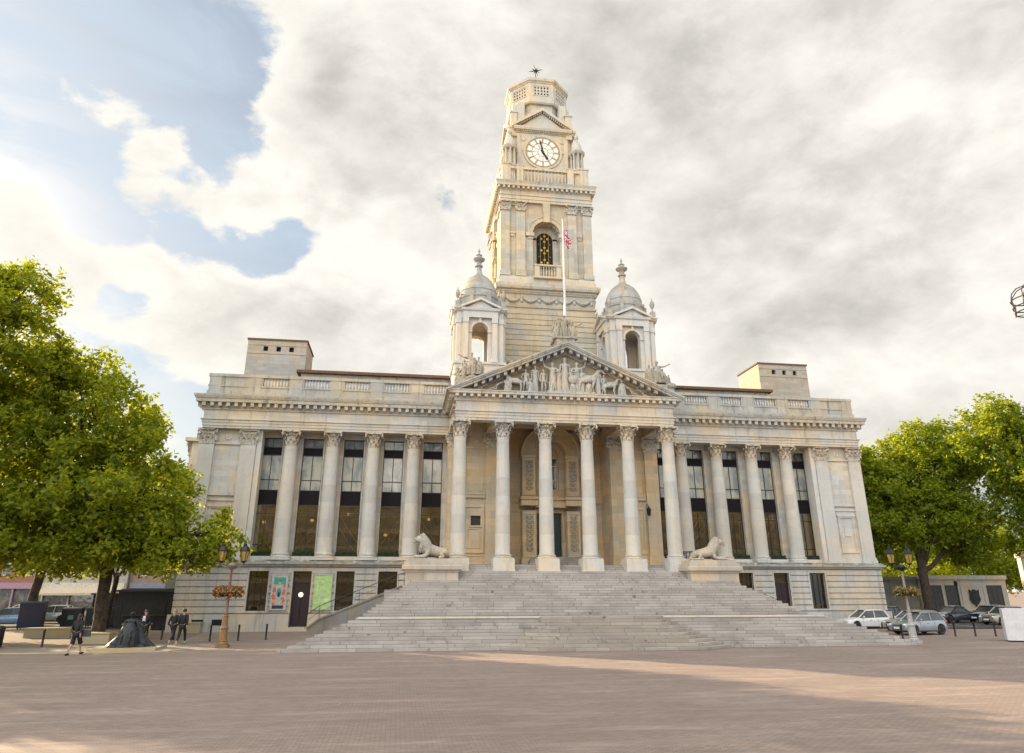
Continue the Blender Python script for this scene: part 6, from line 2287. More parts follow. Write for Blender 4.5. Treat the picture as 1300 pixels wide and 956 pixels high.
def car(loc, rz, label, col, kind='hatch', group='cars parked round the square', metal=.5):
    L, W, Hh = {'hatch': (3.95, 1.7, 1.52), 'estate': (4.4, 1.76, 1.48), 'saloon': (4.5, 1.78, 1.45), 'van': (4.8, 1.9, 1.9), 'suv': (4.5, 1.85, 1.68)}[kind]
    hl, hw = L / 2, W / 2
    t = empty('parked_car', loc, rz, label=label, cat='car', group=group)
    paint = plain('car_paint', col, .28, metal, var=.03, coat=1.0)
    ax = (-hl + .78, hl - .72)
    belt = .92 if kind != 'van' else 1.0
    if kind == 'suv': belt = 1.02
    wr = .33
    def ztop(x):
        u = (x + hl) / L
        hood0 = belt - .22
        cow = -hl + L * .27
        if x < cow:
            q = (x + hl) / (cow + hl)
            return hood0 + (belt - hood0) * (q ** .6) - .12 * max(0, (.12 - q) / .12) ** 2
        q = (x - cow) / (hl - cow)
        return belt + .06 * q - .16 * max(0, (q - .93) / .07) ** 2
    def hwid(x):
        u = abs(x) / hl
        return hw * (1 - .16 * max(0, (u - .72) / .28) ** 2)
    xs = sorted(set([-hl + L * i / 34 for i in range(35)] + [a + wr * 1.14 * s for a in ax for s in (-1, -.98, -.9, -.7, -.4, 0, .4, .7, .9, .98, 1)]))
    b = MB(); rows = []
    for x in xs:
        zb = .2
        for a in ax:
            dx = abs(x - a)
            if dx < wr * 1.14: zb = max(zb, wr + math.sqrt(max(0, (wr * 1.14) ** 2 - dx * dx)))
        if abs(x) > hl - .12: zb = max(zb, .3)
        w = hwid(x); zt = ztop(x)
        zm = max(zb + .03, .34); z2 = max(zm + .02, .62)
        rows.append([(w * .86, zb), (w * .985, zb + .015), (w, zm), (w, z2), (w * .975, max(z2 + .02, zt - .14)), (w * .9, zt - .02), (w * .6, zt + .03), (0, zt + .045)])
    k = len(rows[0])
    for x, r in zip(xs, rows):
        for y, z in r: b.v.append((x, y, z))
    n = len(b.v)
    for x, r in zip(xs, rows):
        for y, z in r: b.v.append((x, -y, z))
    for i in range(len(xs) - 1):
        for j in range(k - 1):
            a0 = i * k + j
            b.f.append((a0, a0 + k, a0 + k + 1, a0 + 1)); b.m.append(0)
            b.f.append((n + a0, n + a0 + 1, n + a0 + k + 1, n + a0 + k)); b.m.append(0)
        b.f.append((i * k, n + i * k, n + (i + 1) * k, (i + 1) * k)); b.m.append(1)
    for i in (0, len(xs) - 1):
        ring_ = [i * k + j for j in range(k)] + [n + i * k + j for j in range(k - 1, -1, -1)]
        b.f.append(tuple(ring_)); b.m.append(0)
    b.build('body', [paint, BLKP], t, 40, world=False)
    # cabin
    x0, x1 = -hl + L * .27, hl - (.06 if kind in ('hatch', 'estate', 'van', 'suv') else .85)
    t0, t1 = x0 + (.85 if kind != 'van' else .55), x1 - {'hatch': .38, 'estate': .3, 'saloon': .7, 'van': .12, 'suv': .3}[kind]
    bw, tw = hw * .9, hw * .7
    zr = Hh - .05
    mid = (t0 + t1) / 2
    B = [(x0, bw * .82), (x0 + .25, bw), (x1 - .2, bw * .98), (x1, bw * .85)]
    Tt = [(t0, tw * .9), (t0 + .15, tw), (t1 - .1, tw * .97), (t1, tw * .85)]
    gl = MB()
    zb_ = belt - .02
    ringB = [(x, y, zb_) for x, y in B] + [(x, -y, zb_) for x, y in reversed(B)]
    ringT = [(x, y, zr - (.03 if i in (0, 3) else 0)) for i, (x, y) in enumerate(Tt)] + [(x, -y, zr - (.03 if i in (0, 3) else 0)) for i, (x, y) in reversed(list(enumerate(Tt)))]
    m = len(ringB)
    gl.add(ringB + ringT, [(i, (i + 1) % m, m + (i + 1) % m, m + i) for i in range(m)])
    gl.build('windows', CGLS, t, None, world=False)
    rf_ = MB()
    rows = []
    for i, (x, y) in enumerate(((t0 - .04, tw * .9), (t0 + .15, tw + .01), (mid, tw + .03), (t1 - .1, tw), (t1 + .04, tw * .86))):
        zc = zr + (.0, .05, .075, .055, .0)[i]
        rows.append([(x, -y, zc - .05), (x, -y * .9, zc - .005), (x, -y * .5, zc + .02), (x, 0, zc + .028), (x, y * .5, zc + .02), (x, y * .9, zc - .005), (x, y, zc - .05)])
    vs = [p for r in rows for p in r]
    rf_.add(vs, [(i * 7 + j, i * 7 + j + 1, (i + 1) * 7 + j + 1, (i + 1) * 7 + j) for i in range(4) for j in range(6)])
    rf_.build('roof', paint, t, 50, world=False)
    pi_ = MB()
    for s in (-1, 1):
        pi_.tube([(x0 + .02, s * bw * .84, belt), (t0 - .02, s * tw * .92, zr)], .035, 6)
        pi_.tube([(x1 - .06, s * bw * .93, belt), (t1 + .0, s * tw * .93, zr)], .07 if kind == 'hatch' else .05, 6)
        pi_.tube([(t0, s * (tw + .005), zr - .01), (mid, s * (tw + .03), zr + .02), (t1, s * (tw - .005), zr - .01)], .03, 6)
        for q in (.42, .75) if kind != 'hatch' else (.5,):
            xx = x0 + (x1 - x0) * q; xt = xx + .05
            pi_.tube([(xx, s * (bw + .0), belt), (xt, s * (tw + .02), zr)], .03, 6)
    pi_.build('pillars', paint, t, 50, world=False)
    # trims: bumpers, grille, door gaps, sill
    tr_ = MB()
    for s in (-1, 1):
        for q in (.33, .58, .8) if kind != 'hatch' else (.34, .68):
            xx = -hl + L * q
            tr_.box(xx, xx + .012, s * (hwid(xx) + .001), s * (hwid(xx) - .02), .34, .84)
        tr_.box(-hl + L * .3, hl - L * .3, s * (hw + .004), s * (hw - .03), .22, .3)
        tr_.box(-hl + L * .5, -hl + L * .5 + .16, s * (hw + .012), s * (hw - .03), .74, .765)
    tr_.box(-hl - .012, -hl + .1, -hw * .45, hw * .45, .34, .52)
    tr_.box(-hl - .01, -hl + .1, -hw * .4, hw * .4, .6, .66)
    tr_.box(hl - .1, hl + .012, -hw * .7, hw * .7, .3, .4)
    tr_.build('trim', BLKP, t, None, world=False)
    MB().box(-hl - .022, -hl - .01, -.26, .26, .4, .51).build('number_plate', M['white'], t, None, world=False)
    MB().box(hl + .0, hl + .018, -.26, .26, .62, .73).build('number_plate', M['white'], t, None, world=False)
    for s in (-1, 1):
        h = MB(); h.ell((-hl + .16, s * hw * .72, belt - .26), (.2, .16, .09), 12, 8); h.build('headlight', HEADL, t, 60, world=False)
        h = MB(); h.ell((hl - .08, s * hw * .8, belt - .1), (.09, .13, .16), 12, 8); h.build('tail_light', REDL, t, 60, world=False)
        h = MB(); h.ell((x0 + .35, s * (bw + .14), belt + .08), (.07, .1, .075), 10, 6); h.build('mirror', paint, t, 60, world=False)
        for a in ax:
            w_ = MB(); w_.T = Matrix.Translation((a, s * (hw - .11), wr)) @ Matrix.Rotation(R(-90 * s), 4, 'X')
            w_.lathe([(wr * .66, -.09), (wr * .96, -.09), (wr, -.05), (wr, .06), (wr * .95, .1), (wr * .68, .1)], n=24); w_.T = None
            wo = w_.build('wheel', TYRE, t, 50, world=False)
            r_ = MB(); r_.T = Matrix.Translation((a, s * (hw - .11), wr)) @ Matrix.Rotation(R(-90 * s), 4, 'X')
            r_.lathe([(wr * .68, .05), (wr * .68, .1), (wr * .62, .1), (wr * .6, .03)], n=24, cap=False)
            r_.lathe([(.06, .02), (.06, .09), (.01, .095)], n=10)
            for q in range(5):
                r_.T = Matrix.Translation((a, s * (hw - .11), wr)) @ Matrix.Rotation(R(-90 * s), 4, 'X') @ Matrix.Rotation(q * 2 * PI / 5, 4, 'Z')
                r_.prism([(.03, -.045), (wr * .64, -.03), (wr * .64, .03), (.03, .045)], 'z', .05, .085)
            r_.T = None
            r_.build('rim', RIM, wo, 40, world=False)
            d_ = MB(); d_.T = Matrix.Translation((a, s * (hw - .11), wr)) @ Matrix.Rotation(R(-90 * s), 4, 'X'); d_.lathe([(wr * .6, .0), (wr * .6, .02)], n=16); d_.T = None
            d_.build('brake_disc', BLKP, wo, 40, world=False)
    return t


car((25.1, 56.8, -.14), R(2), 'white hatchback seen over the right flank of the steps, tail to the right', (.62, .62, .62), 'hatch', metal=.0)
car((24.95, 50.2, gz(50.2) + .01), R(10), 'silver blue hatchback nearest the right lamp post', (.30, .34, .37), 'hatch')
car((26.9, 53.4, -.08), R(10), 'pale silver car parked behind the silver blue hatchback', (.42, .42, .40), 'estate')
car((30.2, 62.5, .02), R(6), 'black estate car at the corner of the building', (.02, .02, .022), 'estate')
car((39.6, 64.8, .02), R(14), 'dark grey car parked below the left memorial plaques', (.035, .036, .04), 'saloon')
car((42.8, 64.2, .02), R(14), 'dark blue car between the dark grey car and the gold one', (.02, .025, .08), 'hatch')
car((40.4, 59.7, .02), R(8), 'pale gold grey hatchback beside the white covered box', (.33, .31, .26), 'hatch')
gf = 'cars parked on the far left street'
car((-44.5, 69.5, .01), R(5), 'blue car at the far left edge of the street', (.10, .18, .32), 'estate', gf)
car((-52.0, 78.5, .01), R(5), 'dark car with pale roof rails on the far left street', (.05, .05, .06), 'suv', gf)
car((-44.0, 76.0, .01), R(3), 'pale blue silver car between the far tree and the navy bin', (.38, .44, .5), 'hatch', gf)
car((-52.0, 88.0, .01), R(4), 'cream roofed car in front of the shops', (.45, .42, .36), 'saloon', gf)
car((-39.0, 84.5, .01), R(95), 'dark red car facing the square beyond the statue', (.18, .015, .02), 'hatch', gf)
car((-34.8, 79.5, .01), R(98), 'green grey car with pale roof beyond the kiosk', (.14, .2, .2), 'suv', gf)
car((-39.8, 96.0, .01), R(95), 'white van at the back of the far left street', (.6, .6, .6), 'van', gf, metal=0)
car((-66.0, 84.0, .01), R(5), 'silver car parked by the orange shop', (.35, .36, .38), 'estate', gf)
# ------------------------------------------------------------------ shop buildings beyond the left trees
def shop_building(x0, x1, y, depth, h, wallc, shopc, label, floors=3, awn=None, roofc=(.12, .1, .09)):
    t = empty('shop_building', ((x0 + x1) / 2, y, 0), label=label, cat='building')
    wm = stone('facade_' + label[:12], wallc, joints=(.5, .2), streak=.3)
    w = MB(); ops = []
    W = x1 - x0
    nb = max(2, int(W / 2.6))
    fh = (h - 3.8) / floors
    for f in range(floors):
        for k in range(nb):
            xc = x0 + W * (k + .5) / nb
            ops.append((xc - .55, xc + .55, 3.9 + f * fh + .7, 3.9 + f * fh + fh - .45))
    so = (x0 + .4, x1 - .4, .5, 3.0)
    w.wall(x0, x1, 0, h, y, y + .4, ops + [so])
    w.box(x0, x1, y + .4, y + depth, 0, h)
    w.box(x0 - .05, x1 + .05, y - .18, y, h - .3, h)
    w.build('wall', wm, t)
    rf_ = MB(); rf_.prism([(y - .2, h), (y + depth, h), (y + depth / 2, h + 2.2)], 'x', x0, x1)
    rf_.build('roof', plain('slate_' + label[:8], roofc, .7), t)
    wfm = None
    for o in ops:
        f_ = MB(); f_.wall(o[0], o[1], o[2], o[3], y + .14, y + .2, [(o[0] + .07, o[1] - .07, o[2] + .07, o[3] - .07)])
        f_.box(o[0], o[1], y + .15, y + .19, (o[2] + o[3]) / 2 - .03, (o[2] + o[3]) / 2 + .03)
        wo = f_.build('window', M['white'], t)
        MB().box(o[0] + .05, o[1] - .05, y + .2, y + .22, o[2] + .05, o[3] - .05).build('pane', M['pane_top'], wo)
    s = MB(); s.box(x0 + .2, x1 - .2, y - .15, y - .01, 3.05, 3.75)
    s.build('fascia', plain('fascia_' + label[:10], shopc, .5), t)
    g_ = MB(); g_.box(x0 + .4, x1 - .4, y + .2, y + .25, .5, 3.0); g_.build('shop_window', M['pane_shop'], t)
    p = MB()
    for k in range(nb + 1):
        xc = x0 + .4 + (W - .8) * k / nb
        p.box(xc - .09, xc + .09, y - .06, y + .2, 0, 3.05)
    p.build('shopfront', plain('shopfront_' + label[:10], shopc, .5), t)
    if awn:
        a = MB(); a.prism([(y - 1.5, 2.5), (y - .1, 3.1), (y - .1, 3.16), (y - 1.5, 2.56)], 'x', x0 + .3, x1 - .3)
        a.box(x0 + .3, x1 - .3, y - 1.52, y - 1.5, 2.3, 2.56)
        a.build('awning', plain('awning_' + label[:10], awn, .7), t)
    return t


SB = [(-104, -94, 11, (.30, .12, .07), (.5, .13, .04), 'orange brick shop at the far left of the street', (.5, .16, .05)),
      (-93.9, -84, 12.5, (.42, .36, .27), (.10, .2, .2), 'cream shop with teal front on the far left street', None),
      (-83.9, -75, 10.5, (.28, .12, .08), (.45, .12, .05), 'red brick shop with orange front', (.4, .13, .07)),
      (-74.9, -64, 12, (.45, .38, .25), (.5, .42, .25), 'yellow stone shop with a broad pale fascia', (.6, .48, .25)),
      (-63.9, -56, 11.5, (.30, .16, .11), (.34, .2, .27), 'brick shop with a dull pink front', None),
      (-55.9, -46, 13, (.42, .40, .36), (.5, .48, .42), 'tall grey white building with pale shopfront', (.5, .42, .3)),
      (-45.9, -37, 11, (.30, .22, .17), (.18, .2, .28), 'brown building with grey blue shopfront', None)]
for x0, x1, h, wc, sc_, lab, aw in SB:
    shop_building(x0, x1, 98 + (x0 + 104) * .05, 12, h, wc, sc_, lab, 2 if h < 12 else 3, aw)
# buildings closing the street to the left of the square (beyond the frame and between the trunks)
shop_building(-36.8, -29, 118, 12, 9, (.36, .33, .29), (.3, .3, .32), 'low pale building at the end of the street beyond the kiosk', 2, None)

# ------------------------------------------------------------------ war memorial wall on the right
t = empty('memorial_wall', (48, 75, 0), label='pale stone memorial wall with dark name plaques and a bronze shield', cat='memorial wall')
MX0, MX1, MY = 44.5, 55.1, 75.0
w = MB()
w.box(MX0, MX1, MY, MY + 1.2, 0, 4.05)
w.box(MX0 - .15, MX1 + .15, MY - .14, MY + 1.34, 4.05, 4.45)
w.box(MX0 - .08, MX1 + .08, MY - .08, MY, 3.95, 4.06)
w.box(MX0 - .1, MX1 + .1, MY - .15, MY, 0, .55)
w.wall(49.35, 52.3, .7, 3.5, MY - .05, MY + .01, [(49.55, 52.1, .9, 3.3)])
w.build('wall', M['stone_plain'], t)
for x0, x1, lb in ((45.45, 47.0, 0), (47.45, 49.0, 0), (52.6, 54.45, 0)):
    p = MB(); p.box(x0, x1, MY - .06, MY + .01, .75, 3.4)
    po_ = p.build('name_plaque', plain('dark_bronze_plaque', (.055, .052, .05), .45, .4), t)
    q = MB()
    rnd = random.Random(int(x0))
    for c_ in range(3):
        for r_ in range(22):
            xa = x0 + .08 + c_ * (x1 - x0 - .1) / 3
            q.box(xa, xa + rnd.uniform(.25, .4), MY - .066, MY - .058, .85 + r_ * .112, .89 + r_ * .112)
    q.build('raised_lines', plain('worn_bronze', (.12, .115, .11), .5, .5), po_)
s = MB()
s.prism([(50.25, 2.95), (50.5, 2.8), (50.85, 3.0), (51.2, 2.8), (51.45, 2.95), (51.4, 2.4), (51.5, 1.9), (51.2, 1.5), (50.95, 1.35), (50.85, 1.15), (50.75, 1.35), (50.5, 1.5), (50.2, 1.9), (50.3, 2.4)], 'y', MY - .16, MY - .04)
s.prism([(50.45, 2.6), (50.85, 2.75), (51.25, 2.6), (51.25, 2.0), (50.85, 1.55), (50.45, 2.0)], 'y', MY - .2, MY - .155)
s.build('shield', M['bronze'], t)
# angled side wing of the memorial, its shade put into a darker stone colour
t = empty('memorial_side_wall', (42, 74, 0), label='lower shaded stone wall joining the memorial at its left end', cat='wall')
w = MB()
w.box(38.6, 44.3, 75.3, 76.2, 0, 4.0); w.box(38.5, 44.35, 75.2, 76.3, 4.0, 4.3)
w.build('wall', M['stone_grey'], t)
t = empty('memorial_pylon', (56.6, 73.8, 0), R(-36), label='tall pale stone pylon with a sunk panel right of the memorial plaques', cat='pylon')
w = MB()
w.box(0, 4.7, 0, 3.2, 0, 7.0); w.box(-.2, 4.9, -.2, 3.4, 0, .9); w.box(-.15, 4.85, -.15, 3.35, 6.4, 6.8)
w.wall(.4, 4.3, 1.2, 6.1, -.1, .01, [(.8, 3.9, 1.6, 5.7)])
w.build('shaft', M['stone_plain'], t, None, world=False)
# slim black lamp before the plaques
t = empty('lamp_column', (45.2, 70.5, .01), label='slim black lamp column in front of the memorial plaques', cat='street lamp')
MB().tube([(0, 0, 0), (0, 0, 3.3)], [.09, .05], 8).build('post', M['iron'], t, 40, world=False)
q = MB(); q.lathe([(.05, 3.25), (.17, 3.35), (.2, 3.6), (.12, 3.75), (.02, 3.82)], 0, 0, 12); q.build('lamp_head', M['iron'], t, 40, world=False)
# low railing behind the silver cars
g_ = MB()
for k in range(16): g_.tube([(36.2 + k * .2, 66.5, 0), (36.2 + k * .2, 66.5, 1.0)], .02, 4)
for z in (.2, .95): g_.box(36.1, 39.4, 66.47, 66.53, z - .02, z + .02)
g_.build('fence', plain('pale_grey_fence', (.25, .25, .24), .5), None, None, label='short pale metal fence behind the silver cars', cat='fence')
# dark hedge bank behind the right hand trees

# civic offices closing the square behind the camera: seen only in the window reflections
t = empty('office_building', (0, -32, 0), label='long dark glazed office block on the far side of the square, seen in reflections', cat='building')
w = MB(); w.box(-75, 70, -52, -32, -.5, 19); w.box(-75.4, 70.4, -52.4, -31.6, 19, 19.8)
for k in range(6): w.box(-75.2, 70.2, -32.0, -31.7, 1.0 + 3.2 * k, 1.9 + 3.2 * k)
w.build('wall', plain('brown_concrete', (.12, .11, .09), .8), t)
f = MB(); f.box(-75, 70, -31.95, -31.9, .2, 18.6)
f.build('glazing', glass('bronze_glass', (.03, .028, .025), (.06, .055, .05)), t)
GAP = -.75
# ------------------------------------------------------------------ trees
def leaf_cloud(lobes, n, size, rng, inner=0.35, twig=7, gap=0.0):
    """clumps of small leaves scattered through the volume of several lobes; returns verts, faces"""
    vol = np.array([l[3] * l[4] * l[5] for l in lobes]) ** 0.72
    vol = vol / vol.sum()
    nc = n // twig
    which = rng.choice(len(lobes), nc, p=vol)
    Lb = np.array(lobes)[which]
    d = rng.normal(size=(nc, 3)); d /= np.linalg.norm(d, axis=1)[:, None]
    r = (inner + (1 - inner) * rng.random(nc) ** 0.55)
    # lumpy outline
    bump = 1 + .16 * np.sin(d[:, 0] * 5.1 + Lb[:, 0]) * np.cos(d[:, 1] * 4.3 + Lb[:, 1] * 1.7) + .14 * np.sin(d[:, 2] * 7.3 + Lb[:, 2]) + .07 * np.sin(d[:, 0] * 13 + d[:, 2] * 11)
    c = Lb[:, :3] + d * Lb[:, 3:6] * (r * bump)[:, None]
    # clumps with gaps between them
    f1 = np.sin(c[:, 0] * 2.3 + 1.3 * np.sin(c[:, 2] * 1.9)) + np.sin(c[:, 1] * 2.1 + c[:, 2] * 1.1 + 1.2 * np.sin(c[:, 0] * 1.7)) + np.sin(c[:, 2] * 2.9 + c[:, 0] * .8)
    f1 = f1 + .6 * np.sin(c[:, 0] * 5.3 + c[:, 2] * 4.1) * np.sin(c[:, 1] * 4.7)
    keep = f1 + rng.normal(size=nc) * .35 > GAP
    c, d, Lb = c[keep], d[keep], Lb[keep]
    nc = len(c)
    # spray direction: outwards and a little down
    out = d * 0.8 + rng.normal(size=(nc, 3)) * .5 + np.array([0, 0, -.15])
    out /= np.linalg.norm(out, axis=1)[:, None]
    C = np.repeat(c, twig, axis=0)
    O = np.repeat(out, twig, axis=0)
    m = len(C)
    tpos = rng.random(m)
    P = C + O * (tpos[:, None] - .5) * size * 5.5 + rng.normal(size=(m, 3)) * size * 0.95
    # leaf planes lean towards horizontal
    nrm = rng.normal(size=(m, 3)) * .75 + np.array([0, 0, .8]) + O * .3
    nrm /= np.linalg.norm(nrm, axis=1)[:, None]
    u = np.cross(nrm, rng.normal(size=(m, 3))); u /= np.linalg.norm(u, axis=1)[:, None]
    w = np.cross(nrm, u)
    s = size * (.6 + .7 * rng.random(m))[:, None]
    fold = nrm * s * .25
    v0 = P - u * s; v1 = P - w * s * .62 + fold; v2 = P + u * s * 1.05; v3 = P + w * s * .62 + fold
    V = np.stack([v0, v1, v2, v3], axis=1).reshape(-1, 3)
    return V, m


def crown_mesh(name, lobes, n, size, mat, seed, inner=.35, extra=None):
    rng = np.random.default_rng(seed)
    V, m = leaf_cloud(lobes, n, size, rng, inner)
    me = bpy.data.meshes.new(name)
    me.vertices.add(m * 4); me.loops.add(m * 4); me.polygons.add(m)
    me.vertices.foreach_set('co', V.astype(np.float32).ravel())
    me.loops.foreach_set('vertex_index', np.arange(m * 4, dtype=np.int32))
    me.polygons.foreach_set('loop_start', np.arange(0, m * 4, 4, dtype=np.int32))
    me.polygons.foreach_set('loop_total', np.full(m, 4, dtype=np.int32))
    me.materials.append(mat)
    me.update(calc_edges=True)
    return me


def wiggle(a, b, k, amp, rnd):
    pts = []
    for i in range(k + 1):
        t = i / k
        p = Vector(a).lerp(Vector(b), t)
        if 0 < i < k: p += Vector((rnd.uniform(-amp, amp), rnd.uniform(-amp, amp), rnd.uniform(-amp, amp)))
        pts.append(p)
    return pts


def tree(x, y, lobes, label, n, size, mat, seed, rt=.36, fork=4.0, inner=.35, cat='tree', name='tree', group='trees round the square', trunk_mat='bark'):
    z0 = gz(y)
    t = empty(name, (x, y, z0), label=label, cat=cat, group=group)
    rnd = random.Random(seed)
    T = MB()
    top = Vector((x + rnd.uniform(-.3, .3), y + rnd.uniform(-.3, .3), fork))
    pts = wiggle((x, y, z0 - .2), top, 6, .07, rnd)
    T.tube(pts, [rt * 1.45, rt * 1.1, rt, rt * .96, rt * .93, rt * .95, rt * 1.0], 12)
    T.build('trunk', M[trunk_mat], t, 60)
    LM_ = MB()
    for l in lobes:
        c = Vector(l[:3])
        st = top + Vector((0, 0, rnd.uniform(-.6, .2)))
        mid = st.lerp(c, .5) + Vector((0, 0, .5 + .08 * (c - st).length))
        q = wiggle(st, mid, 3, .18, rnd) + wiggle(mid, c + Vector((0, 0, l[5] * .35)), 4, .25, rnd)[1:]
        k = len(q); r0 = rt * .55
        LM_.tube(q, [r0 * (1 - .82 * i / (k - 1)) for i in range(k)], 8)
        for j in range(9):
            d = Vector((rnd.gauss(0, 1), rnd.gauss(0, 1), rnd.gauss(.25, .8))).normalized()
            e = c + Vector((d.x * l[3], d.y * l[4], d.z * l[5])) * .85
            s0 = q[rnd.randint(2, k - 1)]
            qq = wiggle(s0, e, 4, .22, rnd)
            LM_.tube(qq, [r0 * .36, r0 * .27, r0 * .18, r0 * .1, .015], 5)
    LM_.build('limbs', M[trunk_mat], t, 60)
    # smaller boughs break up the outline
    rr = random.Random(seed + 500)
    lobes = list(lobes)
    for l in list(lobes):
        for k in range(6):
            d = Vector((rr.gauss(0, 1), rr.gauss(0, 1), rr.gauss(.1, .8))).normalized()
            q = rr.uniform(.2, .36)
            lobes.append((l[0] + d.x * l[3] * .95, l[1] + d.y * l[4] * .95, l[2] + d.z * l[5] * .95, l[3] * q, l[4] * q, l[5] * q))
        i_ = lobes.index(l); lobes[i_] = (l[0], l[1], l[2], l[3] * .88, l[4] * .88, l[5] * .88)
    me = crown_mesh('crown', lobes, int(n * 1.25), size, mat, seed, inner)
    o = inst('crown', me, t, (0, 0, 0))
    return t


# left group
tree(-30.4, 50.4, [(-34.2, 50.5, 13.4, 4.6, 5, 4.6), (-31.2, 50, 10.4, 3.2, 4, 3.4), (-38.0, 51, 12.0, 5.2, 5, 5.2), (-31.0, 48.8, 7.2, 4.6, 4.4, 2.9), (-27.2, 49, 6.6, 2.5, 3.2, 2.2), (-35.5, 49, 7.0, 4.4, 4, 2.8), (-34.4, 50.5, 17.0, 2.2, 2.5, 2.0), (-26.4, 49, 4.9, 2.8, 2.6, 1.4), (-24.3, 48.6, 5.7, 2.0, 2.0, 1.8), (-33.0, 48.5, 4.9, 4.6, 3.5, 1.5), (-27.6, 49.5, 8.6, 2.6, 3, 2.4), (-37.5, 49, 15.8, 3.4, 3.4, 3.2)],
     'big green plane tree with its trunk on the pavement left of the bronze statue', 80000, .165, M['leaf_l'], 21, rt=.38, fork=4.3)
tree(-43.0, 47.5, [(-38.6, 46.5, 17.3, 4.0, 4, 4.3), (-36.6, 46, 20.8, 2.3, 2.4, 2.0), (-41.5, 46, 12.0, 4.8, 4.5, 5.0), (-38.8, 45, 8.2, 4.6, 3.8, 3.4), (-42, 45, 6.4, 4, 3.5, 2.6), (-38.5, 44.5, 5.2, 4.2, 3, 1.6), (-45, 47, 15, 5, 4, 6), (-40, 46.5, 21.2, 2.6, 2.6, 1.9)],
     'tallest plane tree, cut by the left edge of the picture, sunlit at its top', 62000, .165, M['leaf_l'], 22, rt=.42, fork=4.6)
tree(-44.6, 73.0, [(-44, 73, 10, 6, 5, 4.5), (-40, 72, 8.0, 4.5, 4, 3.2), (-49, 73, 9, 5, 4, 4)], 'far plane tree whose dark trunk stands by the navy bin', 20000, .22, M['leaf_l'], 23, rt=.4, fork=4.5)
tree(-35.0, 64.5, [(-34.5, 64, 9.0, 4.5, 4, 4.0), (-32, 63.5, 6.2, 3.2, 3, 2.2), (-38, 64, 8, 4, 4, 3.6)], 'slim trunked tree behind the bronze statue', 16000, .2, M['leaf_l'], 24, rt=.2, fork=4.2)
tree(-57, 62, [(-57, 62, 12, 7, 6, 7), (-52, 60, 8, 5, 5, 4)], 'plane tree beyond the left edge behind the tallest one', 16000, .25, M['leaf_l'], 25, rt=.4, fork=4.5)
# right group
tree(34.2, 67.0, [(35.0, 67.5, 12.4, 4.2, 4, 4.2), (32.8, 67, 9.8, 3.6, 3.5, 4.2), (37.5, 68, 14.2, 3.2, 3, 3.3), (34.5, 66.5, 8.0, 3.8, 3.4, 2.3), (33.6, 67.5, 14.6, 2.4, 2.4, 2.3)], 'green tree closest to the right end of the building', 34000, .19, M['leaf_r'], 31, rt=.27, fork=4.6)
tree(38.6, 66.5, [(40.5, 66.5, 14.0, 4.8, 4.5, 4.6), (38.0, 66, 10.0, 4.4, 4, 3.3), (42.5, 66, 10.0, 4.4, 4, 4.2), (42.3, 66.5, 17.2, 4.4, 4, 3.6), (44.5, 66, 7.0, 3.2, 3, 1.9)], 'tree standing behind the right lamp post with its thick dark trunk', 36000, .19, M['leaf_r'], 32, rt=.46, fork=5.0)
tree(52.5, 62.0, [(46.5, 61.5, 15.5, 4.8, 4.5, 4.8), (50.5, 61, 17.0, 4.5, 4.5, 4.2), (47.0, 60.5, 10.6, 4.6, 4.2, 3.6), (51.5, 60.5, 10.5, 4.6, 4, 4.6), (45.0, 61, 19.2, 2.4, 2.4, 2.2), (48.5, 60, 7.4, 3.0, 2.8, 1.7), (56, 61, 14, 5, 4, 5)], 'broad spreading tree at the right edge, tallest on that side', 58000, .18, M['leaf_r'], 33, rt=.5, fork=5.0)
for i, (x, y, r, h, lab) in enumerate(((33, 92, 6, 10, 'left'), (44, 96, 7, 11, 'middle'), (56, 94, 7, 12, 'right'), (67, 90, 7, 12, 'rightmost'))):
    tree(x, y, [(x, y, h * .62, r, r * .8, h * .42), (x - r * .6, y, h * .5, r * .6, r * .6, h * .35), (x + r * .6, y, h * .55, r * .6, r * .6, h * .35)], lab + ' one of the sunlit background trees behind the memorial', 12000, .27, M['leaf_r'], 40 + i, rt=.3, fork=3.2, group='background trees behind the memorial')
# shrubs behind the memorial wall
for i, (x, y, r, h) in enumerate(((38.0, 79, 3, 4.2), (43.0, 80, 3.2, 5.2), (47.6, 79.5, 3, 6.0), (52, 80, 3, 6.4), (34.5, 76, 2.6, 4.6))):
    sh_ = empty('shrub', (x, y, 0), label=('leftmost', 'second from left', 'third from left', 'rightmost')[i] + ' yellow green shrub showing over the memorial wall' if i < 4 else 'dark shrub between the tree trunks by the end of the building', cat='shrub', group='shrubs behind the memorial wall')
    me = crown_mesh('foliage', [(x, y, h * .55, r, r * .7, h * .5)], 6000, .17, M['leaf_r'] if i < 4 else M['leaf_d'], 60 + i, .2)
    inst('foliage', me, sh_, (0, 0, 0))
    MB().tube([(x, y, 0), (x, y, h * .6)], [.08, .03], 6).build('stem', M['bark'], sh_)
# ------------------------------------------------------------------ camera, sun, sky
CAMX, CAMZ = -12.321, 2.85
PITCH, YAW, F = 19.346, 8.631, 902.014
cam = bpy.data.cameras.new('camera')
co = bpy.data.objects.new('camera', cam)
COL.objects.link(co)
cam.sensor_width = 36.0
cam.lens = 36.0 * F / 1300.0
cam.shift_y = -45.0 / 1300.0
cam.clip_end = 3000
co.location = (CAMX, 0, CAMZ)
co.rotation_euler = (R(90 + PITCH), 0, R(-YAW))
SC.camera = co

